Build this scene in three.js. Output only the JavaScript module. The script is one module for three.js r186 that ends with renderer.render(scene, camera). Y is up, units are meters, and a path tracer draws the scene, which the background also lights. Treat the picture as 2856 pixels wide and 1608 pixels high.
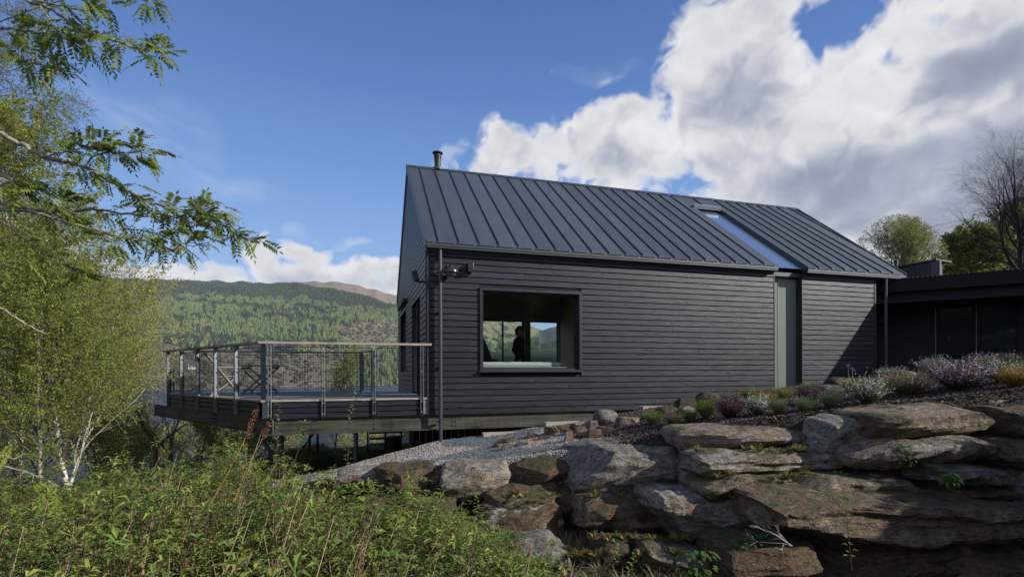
import * as THREE from 'three';
import { mergeVertices, toCreasedNormals, mergeGeometries } from 'three/addons/utils/BufferGeometryUtils.js';
import { MarchingCubes } from 'three/addons/objects/MarchingCubes.js';

// ------------------------------------------------------------------ camera, sky, sun, exposure
const scene = new THREE.Scene();
const EYE = new THREE.Vector3(-1.128, 1.6, 10.408), HEADING = 0.279;
const camera = new THREE.PerspectiveCamera(2 * Math.atan(804 / 1370) * 180 / Math.PI, 2856 / 1608, 0.1, 12000);
camera.position.copy(EYE);
camera.lookAt(EYE.x + Math.sin(HEADING), EYE.y, EYE.z - Math.cos(HEADING));
camera.rotateZ(-0.003);
camera.setViewOffset(2856, 1608, 0, -233.9, 2856, 1608);          // a rising-front lens: the horizon lies below the middle

const renderer = new THREE.WebGLRenderer({ antialias: true });
renderer.toneMapping = THREE.LinearToneMapping;
renderer.toneMappingExposure = 1.15;
renderer.shadowMap.enabled = true;

const TO_SUN = new THREE.Vector3(1.70, 0.97, 1).normalize();
const sun = new THREE.DirectionalLight(new THREE.Color().setRGB(1, 0.955, 0.89), 5);
sun.position.copy(TO_SUN).multiplyScalar(60);
sun.castShadow = true;
sun.shadow.mapSize.set(4096, 4096);
Object.assign(sun.shadow.camera, { left: -25, right: 25, top: 25, bottom: -25, near: 1, far: 140 });
scene.add(sun, sun.target);

// ------------------------------------------------------------------ numbers and noise
function rng(seed) { let a = seed >>> 0; return () => { a = (a + 0x6D2B79F5) | 0; let t = Math.imul(a ^ (a >>> 15), 1 | a); t = (t + Math.imul(t ^ (t >>> 7), 61 | t)) ^ t; return ((t ^ (t >>> 14)) >>> 0) / 4294967296; }; }
const PERM = new Uint8Array(512);
{ const r = rng(7), p = Array.from({ length: 256 }, (_, i) => i); for (let i = 255; i > 0; i--) { const j = (r() * (i + 1)) | 0; [p[i], p[j]] = [p[j], p[i]]; } for (let i = 0; i < 512; i++) PERM[i] = p[i & 255]; }
const fade = (t) => t * t * t * (t * (t * 6 - 15) + 10), mixf = (a, b, t) => a + (b - a) * t, clamp = (x, a = 0, b = 1) => x < a ? a : x > b ? b : x;
const sstep = (a, b, x) => { const t = clamp((x - a) / (b - a)); return t * t * (3 - 2 * t); };
function grad(h, x, y, z) { h &= 15; const u = h < 8 ? x : y, v = h < 4 ? y : h === 12 || h === 14 ? x : z; return (h & 1 ? -u : u) + (h & 2 ? -v : v); }
function noise(x, y, z = 0) {
  const xf = Math.floor(x), yf = Math.floor(y), zf = Math.floor(z), X = xf & 255, Y = yf & 255, Z = zf & 255; x -= xf; y -= yf; z -= zf;
  const u = fade(x), v = fade(y), w = fade(z), A = PERM[X] + Y, AA = PERM[A] + Z, AB = PERM[A + 1] + Z, B = PERM[X + 1] + Y, BA = PERM[B] + Z, BB = PERM[B + 1] + Z;
  return mixf(mixf(mixf(grad(PERM[AA], x, y, z), grad(PERM[BA], x - 1, y, z), u), mixf(grad(PERM[AB], x, y - 1, z), grad(PERM[BB], x - 1, y - 1, z), u), v),
    mixf(mixf(grad(PERM[AA + 1], x, y, z - 1), grad(PERM[BA + 1], x - 1, y, z - 1), u), mixf(grad(PERM[AB + 1], x, y - 1, z - 1), grad(PERM[BB + 1], x - 1, y - 1, z - 1), u), v), w);
}
function fbm(x, y, z, oct) { let s = 0, a = 0.5; for (let i = 0; i < oct; i++) { s += a * noise(x, y, z); x = x * 2.03 + 11.3; y = y * 2.03 + 5.7; z = z * 2.03 + 3.1; a *= 0.5; } return s; }
function lerpList(list, x) { if (x <= list[0][0]) return list[0][1]; for (let i = 1; i < list.length; i++) if (x <= list[i][0]) { const [a, b] = list[i - 1], [c, d] = list[i]; return b + (d - b) * (x - a) / (c - a); } return list[list.length - 1][1]; }

// ------------------------------------------------------------------ sky: clear air and cumulus, computed over the whole dome
{
  const W = 4096, H = 2048, data = new Float32Array(W * H * 4), D = Math.PI / 180;
  // cloud banks, gaps, thin veils, grey bellies and bright heads: azimuth and elevation of the middle, half width, half height (degrees), strength
  const banks = [[54.0, 22.1, 15.0, 11.8, 1.3], [40.7, 24.8, 9.4, 9.4, 1.15], [39.0, 30.8, 5.8, 5.0, 1.0], [44.1, 32.5, 4.7, 3.9, 1.0], [30.0, 23.6, 9.4, 5.8, 1.05], [24.4, 25.9, 7.0, 3.7, 0.95], [17.7, 23.7, 7.3, 3.3, 0.9], [13.4, 23.0, 4.6, 2.1, 0.72], [35.6, 30.0, 1.9, 1.9, 0.7], [60.6, 26.5, 6.3, 6.2, 1.2], [56.5, 14.8, 14.1, 7.7, 1.3], [45.4, 16.9, 10.6, 8.3, 1.15], [68.3, 18.2, 9.0, 13.8, 1.3], [-8.6, 11.7, 5.4, 3.1, 0.95], [-10.5, 13.4, 2.8, 1.8, 0.85], [-6.9, 14.0, 2.8, 1.6, 0.8], [-3.2, 10.7, 7.3, 2.9, 0.9], [2.1, 10.0, 5.8, 2.6, 0.85], [-14.5, 8.5, 6.8, 2.1, 0.8], [-19.0, 8.4, 5.3, 2.0, 0.7], [-23.5, 8.3, 5.4, 2.8, 0.7], [-28.1, 8.9, 5.3, 3.8, 0.75], [-33.1, 9.5, 6.2, 5.3, 0.8]] ;
  const gaps = [[49.9, 30.6, 3.5, 2.4, 0.95], [47.9, 28.6, 1.5, 1.5, 0.5], [55.1, 25.9, 2.7, 1.6, 0.8], [52.2, 28.7, 2.2, 1.6, 0.7], [58.9, 28.6, 2.4, 1.2, 0.5], [35.0, 27.0, 1.3, 1.3, 0.3]] ;
  const thin = [[8.7, 24.4, 1.6, 1.3, 0.5], [26.6, 30.8, 1.7, 0.6, 0.3], [-20.9, 22.2, 6.7, 3.4, 0.16], [-16.1, 18.7, 6.3, 1.9, 0.15], [-2.3, 14.9, 2.6, 0.6, 0.4], [-6.5, 15.7, 1.7, 0.6, 0.25], [24.8, 31.5, 5.2, 0.9, 0.12]] ;
  const shade = [[60.2, 23.6, 5.7, 3.3, 0.36], [53.5, 18.2, 12.0, 3.9, 0.22], [40.7, 26.1, 5.9, 3.7, 0.2], [58.9, 13.2, 11.4, 4.9, 0.26], [24.8, 22.3, 7.5, 2.5, 0.16], [-1.4, 9.4, 12.0, 1.9, 0.12], [63.0, 16.8, 6.1, 5.7, 0.22], [-7.9, 11.1, 5.5, 1.7, 0.08], [46.9, 16.7, 7.7, 3.6, 0.16], [35.0, 20.4, 7.0, 2.8, 0.12]] ;
  const light = [[49.3, 13.1, 2.8, 2.0, 0.22], [33.9, 23.9, 5.9, 3.0, 0.12], [46.3, 27.0, 3.1, 3.2, 0.1]] ;
  const air = [[-90, 0.28, 0.31, 0.34], [-4, 0.36, 0.44, 0.56], [0, 0.50, 0.64, 0.86], [5, 0.40, 0.575, 0.86], [10, 0.30, 0.495, 0.825], [16, 0.215, 0.395, 0.755], [22, 0.152, 0.305, 0.655], [30, 0.096, 0.210, 0.520], [37, 0.070, 0.158, 0.425], [48, 0.054, 0.125, 0.355], [90, 0.040, 0.094, 0.29]];
  const airAt = (el, c) => { for (let i = 1; i < air.length; i++) if (el <= air[i][0]) { const t = (el - air[i - 1][0]) / (air[i][0] - air[i - 1][0]); return mixf(air[i - 1][c], air[i][c], t); } return air[air.length - 1][c]; };
  for (let row = 0; row < H; row++) {
    const el = ((row + 0.5) / H - 0.5) * 180, ce = Math.cos(el * D), y = Math.sin(el * D), sky = [airAt(el, 1), airAt(el, 2), airAt(el, 3)];
    for (let col = 0; col < W; col++) {
      const th = ((col + 0.5) / W - 0.5) * 2 * Math.PI, x = Math.cos(th) * ce, z = Math.sin(th) * ce, o = (row * W + col) * 4;
      let r = sky[0], g = sky[1], b = sky[2];
      if (el > -1.5) {
        let az = Math.atan2(x, -z) / D;
        let field = 0, veil = 0, dim = 0;
        const w1 = fbm(x * 7 + 1, y * 7, z * 7, 3) , w2 = fbm(x * 7 - 5, y * 7 + 9, z * 7, 3), azw = az + w1 * 7, elw = el + w2 * 5;
        if (az > -78 && az < 125) {
          const sum = (list, f) => { for (const [a, e, ra, re, k] of list) { const dx = (azw - a) * ce / ra, dy = (elw - e) / re, d = dx * dx + dy * dy; if (d < 1) f(k * (1 - d), d); } };
          sum(banks, (v) => { field = Math.max(field, v) + 0.22 * v * v; }); sum(gaps, (v) => { field -= v; }); sum(thin, (v) => { veil += v; }); sum(shade, (v, d) => { dim += v * (1 - d) * 1.6; }); sum(light, (v) => { dim -= v; });
        }
        // the rest of the sky: scattered fair-weather cumulus of the same kind
        const front = sstep(78, 62, Math.abs(az - 25));
        if (front < 1) { const q = 1 / (Math.max(y, 0) + 0.16), n0 = noise(x * q * 1.1 + 9, z * q * 1.1 - 4, 3.3) + 0.4 * noise(x * q * 2.6, z * q * 2.6, 8.8); field = Math.max(field, (1 - front) * (n0 * 1.7 + 0.32) * sstep(80, 25, el)); }
        if (field > 0.01 || veil > 0.01) {
          const wx = fbm(x * 16, y * 16, z * 16 + 3, 3) * 0.05, X = x + wx, Y = y * 1.12 - wx * 0.8, Z = z + wx * 0.6;
          const mid = fbm(X * 13 + 3, Y * 14, Z * 13, 3), fine = fbm(X * 34, Y * 30, Z * 34 + 7, 6), puff = 0.5 - Math.abs(fbm(X * 20 + 2, Y * 21, Z * 20, 4));
          const fib = fbm(X * 22 - Y * 30, Y * 20 + X * 26, Z * 22, 5), body = field + mid * 0.40 + (puff - 0.36) * 0.42 + fine * 0.42 + fib * 0.42 - 0.27;
          let a = sstep(-0.06, 0.62, body + 0.10 * fine); a = a * (1.5 - 0.5 * a);
          const wisp = clamp(veil * (0.8 + 2.0 * fbm(X * 16, Y * 46 + X * 12, Z * 16, 5)), 0, 0.45);
          const inside = sstep(0.15, 1.0, body), soft = fbm(X * 6 + 4, Y * 9, Z * 6, 4), head = fbm(X * 20 + 2.2, Y * 21 - 0.5, Z * 20 + 0.1, 4) - fbm(X * 20 + 2, Y * 21, Z * 20, 4);
          let lum = 0.84 - inside * (0.14 + dim * 1.1) + soft * 0.30 * inside + head * 0.20 + (puff - 0.36) * 0.18 + fine * 0.08 + fib * 0.10;
          lum = lum < 0.56 ? 0.56 - 0.30 * (1 - Math.exp(-(0.56 - lum) / 0.30)) : Math.min(lum, 0.90); lum = lum > 0.74 ? 0.74 + (lum - 0.74) * 0.75 : lum;
          const grey = sstep(0.76, 0.34, lum), low = sstep(10, 3, el), cr = lum * mixf(1.0, 0.88, grey) * mixf(1, 0.92, low), cg = lum * mixf(1.0, 0.95, grey) * mixf(1, 0.965, low), cb = lum * mixf(1.025, 1.18, grey);
          a = clamp(a * 0.98); r = mixf(r, 0.66, wisp); g = mixf(g, 0.73, wisp); b = mixf(b, 0.87, wisp);
          r = mixf(r, cr, a); g = mixf(g, cg, a); b = mixf(b, cb, a);
        }
      }
      data[o] = r * 0.88; data[o + 1] = g * 0.88; data[o + 2] = b * 0.88; data[o + 3] = 1;
    }
  }
  const sky = new THREE.DataTexture(data, W, H, THREE.RGBAFormat, THREE.FloatType);
  sky.mapping = THREE.EquirectangularReflectionMapping; sky.magFilter = THREE.LinearFilter; sky.needsUpdate = true;
  scene.background = sky; scene.environment = sky;
}

// ------------------------------------------------------------------ building helpers
const V = (x, y, z) => new THREE.Vector3(x, y, z);
const FWD = V(Math.sin(HEADING), 0, -Math.cos(HEADING)), RGT = V(Math.cos(HEADING), 0, Math.sin(HEADING));
// a surveyed sight line (theodolite reading u, v on the survey sheet) at a given depth
const sight = (u, v, depth) => { const a = (u - 1428) / 1370, b = (1037.9 - v) / 1370, X = a + 0.003 * b, Y = b - 0.003 * a; return EYE.clone().addScaledVector(RGT, X * depth).addScaledVector(FWD, depth).add(V(0, Y * depth, 0)); };
const survey = (p) => { const d = p.clone().sub(EYE), z = d.dot(FWD); return [1428 + 1370 * d.dot(RGT) / z, 1037.9 - 1370 * d.y / z, z]; };
const used = {};
function numbered(name) { const n = used[name] = (used[name] ?? -1) + 1; return n ? name + '_' + String(n).padStart(3, '0') : name; }
function tag(o, label, category, group, kind) { if (label) o.userData.label = label; if (category) o.userData.category = category; if (group) o.userData.group = group; if (kind) o.userData.kind = kind; return o; }
function thing(name, label, category, group, pos) { const g = new THREE.Group(); g.name = numbered(name); if (pos) g.position.copy(pos); tag(g, label, category, group); scene.add(g); return g; }
function mesh(name, geo, mat, parent) { const m = new THREE.Mesh(geo, mat); m.name = parent ? name : numbered(name); m.castShadow = m.receiveShadow = true; (parent ?? scene).add(m); return m; }
function copyOf(src, label, group, pos, turn = 0, scale = 1) { const c = src.clone(); c.name = numbered(src.name.replace(/_\d{3}$/, '')); c.userData = { ...src.userData }; if (label) c.userData.label = label; if (group) c.userData.group = group; c.position.copy(pos); c.rotation.set(0, turn, 0); typeof scale === 'number' ? c.scale.setScalar(scale) : c.scale.set(...scale); scene.add(c); return c; }

class MB {
  constructor() { this.p = []; this.n = []; this.t = []; this.c = []; this.color = null; }
  v(a, n, u, w) { this.p.push(a.x, a.y, a.z); this.n.push(n.x, n.y, n.z); this.t.push(u, w); if (this.color) this.c.push(...this.color); }
  quad(a, b, c, d, uo = 0, vo = 0) {           // counter-clockwise seen from outside; uv in metres
    const e = b.clone().sub(a), f = d.clone().sub(a), n = e.clone().cross(c.clone().sub(a)).normalize(); if (!isFinite(n.x) || n.lengthSq() < 0.5) n.copy(f.clone().cross(e)).normalize();
    const L = e.length(), h = f.length();
    this.v(a, n, uo, vo); this.v(b, n, uo + L, vo); this.v(c, n, uo + L, vo + h); this.v(a, n, uo, vo); this.v(c, n, uo + L, vo + h); this.v(d, n, uo, vo + h); return this;
  }
  tri(a, b, c) { const n = b.clone().sub(a).cross(c.clone().sub(a)).normalize(); this.v(a, n, 0, 0); this.v(b, n, 1, 0); this.v(c, n, 0, 1); return this; }
  hexa(b, t, uo = 0, vo = 0) {                 // b: four bottom corners counter-clockwise seen from above, t: the four above them
    const q = (...k) => this.quad(...k.map((p) => p.clone()), uo, vo);
    q(t[0], t[1], t[2], t[3]); q(b[3], b[2], b[1], b[0]); q(b[0], b[1], t[1], t[0]); q(b[1], b[2], t[2], t[1]); q(b[2], b[3], t[3], t[2]); q(b[3], b[0], t[0], t[3]); return this;
  }
  obox(c, ax, ay, az, uo = 0, vo = 0) {        // middle and three half axes (right-handed)
    const P = (i, j, k) => c.clone().addScaledVector(ax, i).addScaledVector(ay, j).addScaledVector(az, k);
    return this.hexa([P(-1, -1, 1), P(1, -1, 1), P(1, -1, -1), P(-1, -1, -1)], [P(-1, 1, 1), P(1, 1, 1), P(1, 1, -1), P(-1, 1, -1)], uo, vo);
  }
  box(x0, y0, z0, x1, y1, z1, uo = 0, vo = 0) { return this.obox(V((x0 + x1) / 2, (y0 + y1) / 2, (z0 + z1) / 2), V((x1 - x0) / 2, 0, 0), V(0, (y1 - y0) / 2, 0), V(0, 0, (z1 - z0) / 2), uo, vo); }
  bar(p, q, w, h, up = V(0, 1, 0), uo = 0, vo = 0) { // a bar from p to q, w across, h along up
    const d = q.clone().sub(p), L = d.length(); d.normalize(); let s = d.clone().cross(up); if (s.lengthSq() < 1e-6) s = d.clone().cross(V(1, 0, 0)); s.normalize(); const u = s.clone().cross(d).normalize();
    return this.obox(p.clone().add(q).multiplyScalar(0.5), d.multiplyScalar(L / 2), u.multiplyScalar(h / 2), s.multiplyScalar(w / 2), uo, vo);
  }
  tube(pts, rad, sides = 6, cap = true) {
    const rings = []; let prev = null, len = 0;
    for (let i = 0; i < pts.length; i++) {
      const d = pts[Math.min(i + 1, pts.length - 1)].clone().sub(pts[Math.max(i - 1, 0)]).normalize(); let s = prev ? prev.clone().addScaledVector(d, -prev.dot(d)) : Math.abs(d.y) < 0.9 ? V(0, 1, 0).cross(d) : V(1, 0, 0).cross(d); if (s.lengthSq() < 1e-8) s = V(d.y, d.z, d.x); s.normalize(); prev = s; const t = d.clone().cross(s);
      if (i) len += pts[i].distanceTo(pts[i - 1]); const r = typeof rad === 'number' ? rad : rad[i], ring = [];
      for (let k = 0; k <= sides; k++) { const a = k / sides * 2 * Math.PI, n = s.clone().multiplyScalar(Math.cos(a)).addScaledVector(t, Math.sin(a)); ring.push([pts[i].clone().addScaledVector(n, r), n, k / sides * 2 * Math.PI * r, len]); } rings.push(ring);
    }
    for (let i = 0; i + 1 < rings.length; i++) for (let k = 0; k < sides; k++) { const A = rings[i][k], B = rings[i][k + 1], C = rings[i + 1][k + 1], Dd = rings[i + 1][k]; for (const q of [A, B, C, A, C, Dd]) this.v(q[0], q[1], q[2], q[3]); }
    if (cap) for (const [i, s] of [[0, -1], [rings.length - 1, 1]]) { const d = pts[i].clone().sub(pts[i ? i - 1 : 1]).normalize(), ring = rings[i]; for (let k = 0; k < sides; k++) { const tri = s > 0 ? [pts[i], ring[k][0], ring[k + 1][0]] : [pts[i], ring[k + 1][0], ring[k][0]]; for (const q of tri) this.v(q, d, 0, 0); } }
    return this;
  }
  lathe(profile, at, sides = 16) { const pr = profile.map(([r, y]) => [Math.max(r, 1e-4), y]); const pts = pr.map(([, y]) => V(at.x, at.y + y, at.z)); return this.tubeY(pr, at, sides); }
  tubeY(pr, at, sides) {
    for (let i = 0; i + 1 < pr.length; i++) { const [r0, y0] = pr[i], [r1, y1] = pr[i + 1]; if (r0 === r1 && y0 === y1) continue; const L = Math.hypot(r1 - r0, y1 - y0) || 1, nr = (y1 - y0) / L, ny = -(r1 - r0) / L;
      for (let k = 0; k < sides; k++) { const f = (j) => { const a = j / sides * 2 * Math.PI; return [Math.cos(a), -Math.sin(a)]; }, [c0, s0] = f(k), [c1, s1] = f(k + 1); const q = (r, y, c, s) => [V(at.x + r * c, at.y + y, at.z + r * s), V(nr * c, ny, nr * s)]; const A = q(r0, y0, c0, s0), B = q(r0, y0, c1, s1), C = q(r1, y1, c1, s1), Dd = q(r1, y1, c0, s0); for (const e of [A, B, C, A, C, Dd]) this.v(e[0], e[1], 0, 0); } }
    return this;
  }
  geo() {
    const g = new THREE.BufferGeometry(); g.setAttribute('position', new THREE.Float32BufferAttribute(this.p, 3)); g.setAttribute('normal', new THREE.Float32BufferAttribute(this.n, 3)); g.setAttribute('uv', new THREE.Float32BufferAttribute(this.t, 2));
    if (this.c.length) g.setAttribute('color', new THREE.Float32BufferAttribute(this.c, 3)); return g;
  }
  build(name, mat, parent) { return mesh(name, this.geo(), mat, parent); }
}

// ------------------------------------------------------------------ textures and materials
const toS = (x) => { x = clamp(x); return Math.round(255 * (x <= 0.0031308 ? x * 12.92 : 1.055 * Math.pow(x, 1 / 2.4) - 0.055)); };
function texture(w, h, f, srgb = true, metres = 1) {   // f(x, y) in pixels gives [r, g, b] linear, or a grey
  const d = new Uint8Array(w * h * 4);
  for (let y = 0; y < h; y++) for (let x = 0; x < w; x++) { const c = f(x, y), o = (y * w + x) * 4, a = Array.isArray(c) ? c : [c, c, c]; for (let k = 0; k < 3; k++) d[o + k] = srgb ? toS(a[k]) : Math.round(clamp(a[k]) * 255); d[o + 3] = 255; }
  const t = new THREE.DataTexture(d, w, h); t.wrapS = t.wrapT = THREE.RepeatWrapping; t.magFilter = THREE.LinearFilter; t.minFilter = THREE.LinearMipmapLinearFilter; t.generateMipmaps = true; if (srgb) t.colorSpace = THREE.SRGBColorSpace; t.repeat.set(1 / (Array.isArray(metres) ? metres[0] : metres), 1 / (Array.isArray(metres) ? metres[1] : metres)); t.needsUpdate = true; return t;
}
const tile = (f, w, h) => (x, y) => { const u = x / w, v = y / h, a = sstep(0.8, 1, u), b = sstep(0.8, 1, v); return mixf(mixf(f(x, y), f(x - w, y), a), mixf(f(x, y - h), f(x - w, y - h), a), b); };
const tileC = (f, w, h) => { const k = [0, 1, 2].map((i) => tile((x, y) => f(x, y)[i], w, h)); return (x, y) => k.map((g) => g(x, y)); };
const std = (o) => { const { rgb, ...r } = o, m = new THREE.MeshStandardMaterial({ roughness: 0.8, ...r }); if (rgb) m.color.setRGB(...rgb); return m; };
const phys = (o) => { const { rgb, ...r } = o, m = new THREE.MeshPhysicalMaterial({ roughness: 0.8, ...r }); if (rgb) m.color.setRGB(...rgb); return m; };

const M = {};
{
  // charred timber: long grain with a few knots and worn pale streaks (4 m by 1.07 m, eight boards high)
  const kn = []; { const r = rng(41); for (let i = 0; i < 46; i++) kn.push([r() * 1024, r() * 512, 3 + r() * 5]); }
  const grain = (x, y) => { let g = 0.5 + 0.9 * noise(x * 0.011, y * 0.30, 1) + 0.5 * noise(x * 0.03, y * 0.9, 5) + 0.35 * noise(x * 0.09, y * 1.7, 9); for (const [kx, ky, kr] of kn) { const dx = (x - kx) / (kr * 1.5), dy = (y - ky) / kr, d = dx * dx + dy * dy; if (d < 4) g -= 0.75 * (1 - d / 4); } return g; };
  const gt = tile(grain, 1024, 512);
  const G = new Float32Array(1024 * 512); for (let y = 0; y < 512; y++) for (let x = 0; x < 1024; x++) G[y * 1024 + x] = gt(x, y);
  const wood = (lo, hi) => texture(1024, 512, (x, y) => { const g = clamp(G[y * 1024 + x]), t = g * g * (0.85 + 0.3 * (noise(x * 0.006, y * 0.045, 21) + 0.5)); return [0, 1, 2].map((k) => mixf(lo[k], hi[k], clamp(t))); }, true, [4, 1.07]);
  const bump = texture(1024, 512, (x, y) => clamp(G[y * 1024 + x] * 0.7 + 0.15), false, [4, 1.07]);
  const black = wood([0.0085, 0.0095, 0.0142], [0.033, 0.0355, 0.050]);
  M.boards = [[1, 1, 1], [1.36, 1.34, 1.36], [0.70, 0.70, 0.72], [1.12, 1.06, 1.02]].map((c) => std({ map: black, bumpMap: bump, bumpScale: 0.0016, rgb: c, roughness: 0.46 }));
  M.gableBoards = M.boards;
  M.blackTrim = std({ rgb: [0.022, 0.022, 0.025], roughness: 0.55 });
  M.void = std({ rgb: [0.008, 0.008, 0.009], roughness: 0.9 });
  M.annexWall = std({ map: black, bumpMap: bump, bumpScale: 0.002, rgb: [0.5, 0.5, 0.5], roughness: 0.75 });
  M.greyWood = std({ map: wood([0.15, 0.14, 0.125], [0.42, 0.39, 0.35]), bumpMap: bump, bumpScale: 0.002, roughness: 0.85 });
  M.paleWood = std({ map: wood([0.26, 0.225, 0.18], [0.5, 0.44, 0.36]), bumpMap: bump, bumpScale: 0.002, roughness: 0.85 });
  M.deckWood = std({ map: wood([0.10, 0.098, 0.095], [0.27, 0.26, 0.245]), bumpMap: bump, bumpScale: 0.002, roughness: 0.7 });
  M.chairWood = std({ map: wood([0.34, 0.28, 0.21], [0.58, 0.50, 0.40]), roughness: 0.8 });
  M.darkWood = std({ map: wood([0.035, 0.028, 0.022], [0.11, 0.085, 0.065]), bumpMap: bump, bumpScale: 0.002, roughness: 0.8 });
  M.plywood = std({ map: wood([0.36, 0.24, 0.13], [0.55, 0.40, 0.25]), roughness: 0.6 });
  // standing-seam sheet: almost even, with faint clouding and a slight waviness of the sheet
  M.roof = [1, 0.90, 1.09].map((k) => std({ rgb: [0.080 * k, 0.092 * k, 0.108 * k], roughness: 0.5, metalness: 0.12, map: texture(256, 256, tile((x, y) => 0.86 + 0.22 * fbm(x * 0.02, y * 0.012, 2, 4) + 0.03 * noise(x * 0.6, y * 0.6, 1), 256, 256), true, [1.3, 2.2]), bumpMap: texture(128, 128, tile((x, y) => 0.5 + 0.5 * fbm(x * 0.05, y * 0.02, 6, 2), 128, 128), false, [1.1, 2.6]), bumpScale: 0.010 }));
  M.seam = std({ rgb: [0.05, 0.056, 0.068], roughness: 0.5, metalness: 0.15 });
  M.roofTrim = std({ rgb: [0.055, 0.06, 0.07], roughness: 0.45, metalness: 0.2 });
  M.pipe = std({ rgb: [0.06, 0.062, 0.07], roughness: 0.42, metalness: 0.25 });
  const zinc = texture(256, 256, tile((x, y) => 0.72 + 0.5 * fbm(x * 0.035, y * 0.035, 3, 4) + 0.14 * noise(x * 0.2, y * 0.2, 8), 256, 256), true, 0.6);
  M.galv = std({ rgb: [0.40, 0.43, 0.46], map: zinc, roughness: 0.45, metalness: 0.55 });
  M.steelPipe = std({ rgb: [0.13, 0.16, 0.19], map: zinc, roughness: 0.5, metalness: 0.4 });
  const patina = texture(512, 128, tile((x, y) => { const n = fbm(x * 0.013, y * 0.05, 4, 5), s = fbm(x * 0.12, y * 0.01, 12, 3); return 0.62 + 1.0 * n + 0.35 * s; }, 512, 128), true, [6, 0.6]);
  M.beam = std({ rgb: [0.10, 0.098, 0.075], map: patina, roughness: 0.55, metalness: 0.25 });
  M.wire = std({ rgb: [0.03, 0.034, 0.04], roughness: 0.5, metalness: 0.4 });
  M.glass = phys({ rgb: [0.93, 0.97, 0.95], transmission: 1, roughness: 0, thickness: 0, ior: 1.5 });
  M.darkGlass = phys({ rgb: [0.02, 0.025, 0.03], roughness: 0.03, ior: 1.5, specularIntensity: 1 });
  M.roofGlass = phys({ rgb: [0.30, 0.42, 0.58], roughness: 0.05, metalness: 0.7 });
  const flute = texture(256, 8, (x) => 0.5 + 0.5 * Math.cos(x / 256 * 2 * Math.PI * 16), false, [0.26, 1]);
  M.channelGlass = phys({ rgb: [0.38, 0.44, 0.37], roughness: 0.36, bumpMap: flute, bumpScale: 0.004, transmission: 0.45, thickness: 0 });
  M.plaster = std({ rgb: [0.42, 0.40, 0.36], roughness: 0.9 });
  M.interiorDark = std({ rgb: [0.36, 0.35, 0.30], roughness: 0.8 });
  M.floor = std({ map: wood([0.30, 0.22, 0.14], [0.45, 0.34, 0.23]), roughness: 0.5 });
  const tweed = texture(128, 128, (x, y) => { const v = (x % 8 < 2 ? 0.72 : 1) * (y % 8 < 2 ? 0.8 : 1); return [0.42 * v, 0.46 * v, 0.44 * v]; }, true, 0.5);
  M.cushion = std({ map: tweed, roughness: 0.95 });
  M.bark = std({ map: texture(128, 256, tileC((x, y) => { const n = fbm(x * 0.14, y * 0.03, 3, 4); return [0.11 + 0.12 * n, 0.088 + 0.1 * n, 0.07 + 0.08 * n]; }, 128, 256), true, [0.3, 0.6]), roughness: 0.95 });
  M.twig = std({ rgb: [0.085, 0.064, 0.05], roughness: 0.95 });
  M.greyTwig = std({ rgb: [0.30, 0.25, 0.21], roughness: 0.95 });
  M.blackTwig = std({ rgb: [0.026, 0.023, 0.021], roughness: 0.95 });
  M.birchBark = std({ map: texture(128, 256, tileC((x, y) => { const n = fbm(x * 0.05, y * 0.16, 3, 4), d = sstep(0.12, 0.3, n) , q = sstep(0.26, 0.4, fbm(x * 0.03, y * 0.04, 9, 3)); const k = 1 - 0.8 * Math.max(d * 0.8, q); return [0.62 * k, 0.58 * k, 0.52 * k]; }, 128, 256), true, [0.4, 0.8]), roughness: 0.8 });
  M.limbBark = std({ map: texture(64, 256, tileC((x, y) => { const n = fbm(x * 0.08, y * 0.07, 5, 4); const k = 0.8 + 1.3 * n; return [0.36 * k, 0.32 * k, 0.27 * k]; }, 64, 256), true, [0.3, 1]), roughness: 0.9 });
  M.leafV = phys({ vertexColors: true, roughness: 0.97, transmission: 0.5, thickness: 0, specularIntensity: 0.2, side: THREE.DoubleSide });
  M.leafDull = phys({ vertexColors: true, roughness: 0.98, transmission: 0.25, thickness: 0, specularIntensity: 0.2, side: THREE.DoubleSide });
  M.plainV = std({ vertexColors: true, roughness: 0.9, side: THREE.DoubleSide });
  // rock: speckle, cleavage lines and pale scars, laid over the vertex colours
  const rk = (x, y) => 0.62 + 0.95 * fbm(x * 0.016, y * 0.022, 2, 6) - 0.5 * sstep(0.05, 0.0, Math.abs(noise(x * 0.013 + 0.5 * noise(x * 0.03, y * 0.03, 2), y * 0.045, 31))) + 0.25 * sstep(0.22, 0.4, noise(x * 0.06, y * 0.06, 77)) + 0.30 * (0.5 - Math.abs(noise(x * 0.02 + noise(x * 0.01, y * 0.01) * 1.4, y * 0.09, 5))) + 0.30 * noise(x * 0.33, y * 0.33, 4) * (0.6 + noise(x * 0.03, y * 0.03, 9));
  const rt = tile(rk, 512, 512), RK = new Float32Array(512 * 512); for (let y = 0; y < 512; y++) for (let x = 0; x < 512; x++) RK[y * 512 + x] = rt(x, y);
  M.rock = std({ vertexColors: true, map: texture(512, 512, (x, y) => { const v = clamp(RK[y * 512 + x], 0.12, 1.2) * 0.85; return [v, v * 0.985, v * 0.96]; }, true, 0.9), bumpMap: texture(512, 512, (x, y) => clamp(RK[y * 512 + x] * 0.7), false, 0.9), bumpScale: 0.035, roughness: 0.9 });
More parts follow.
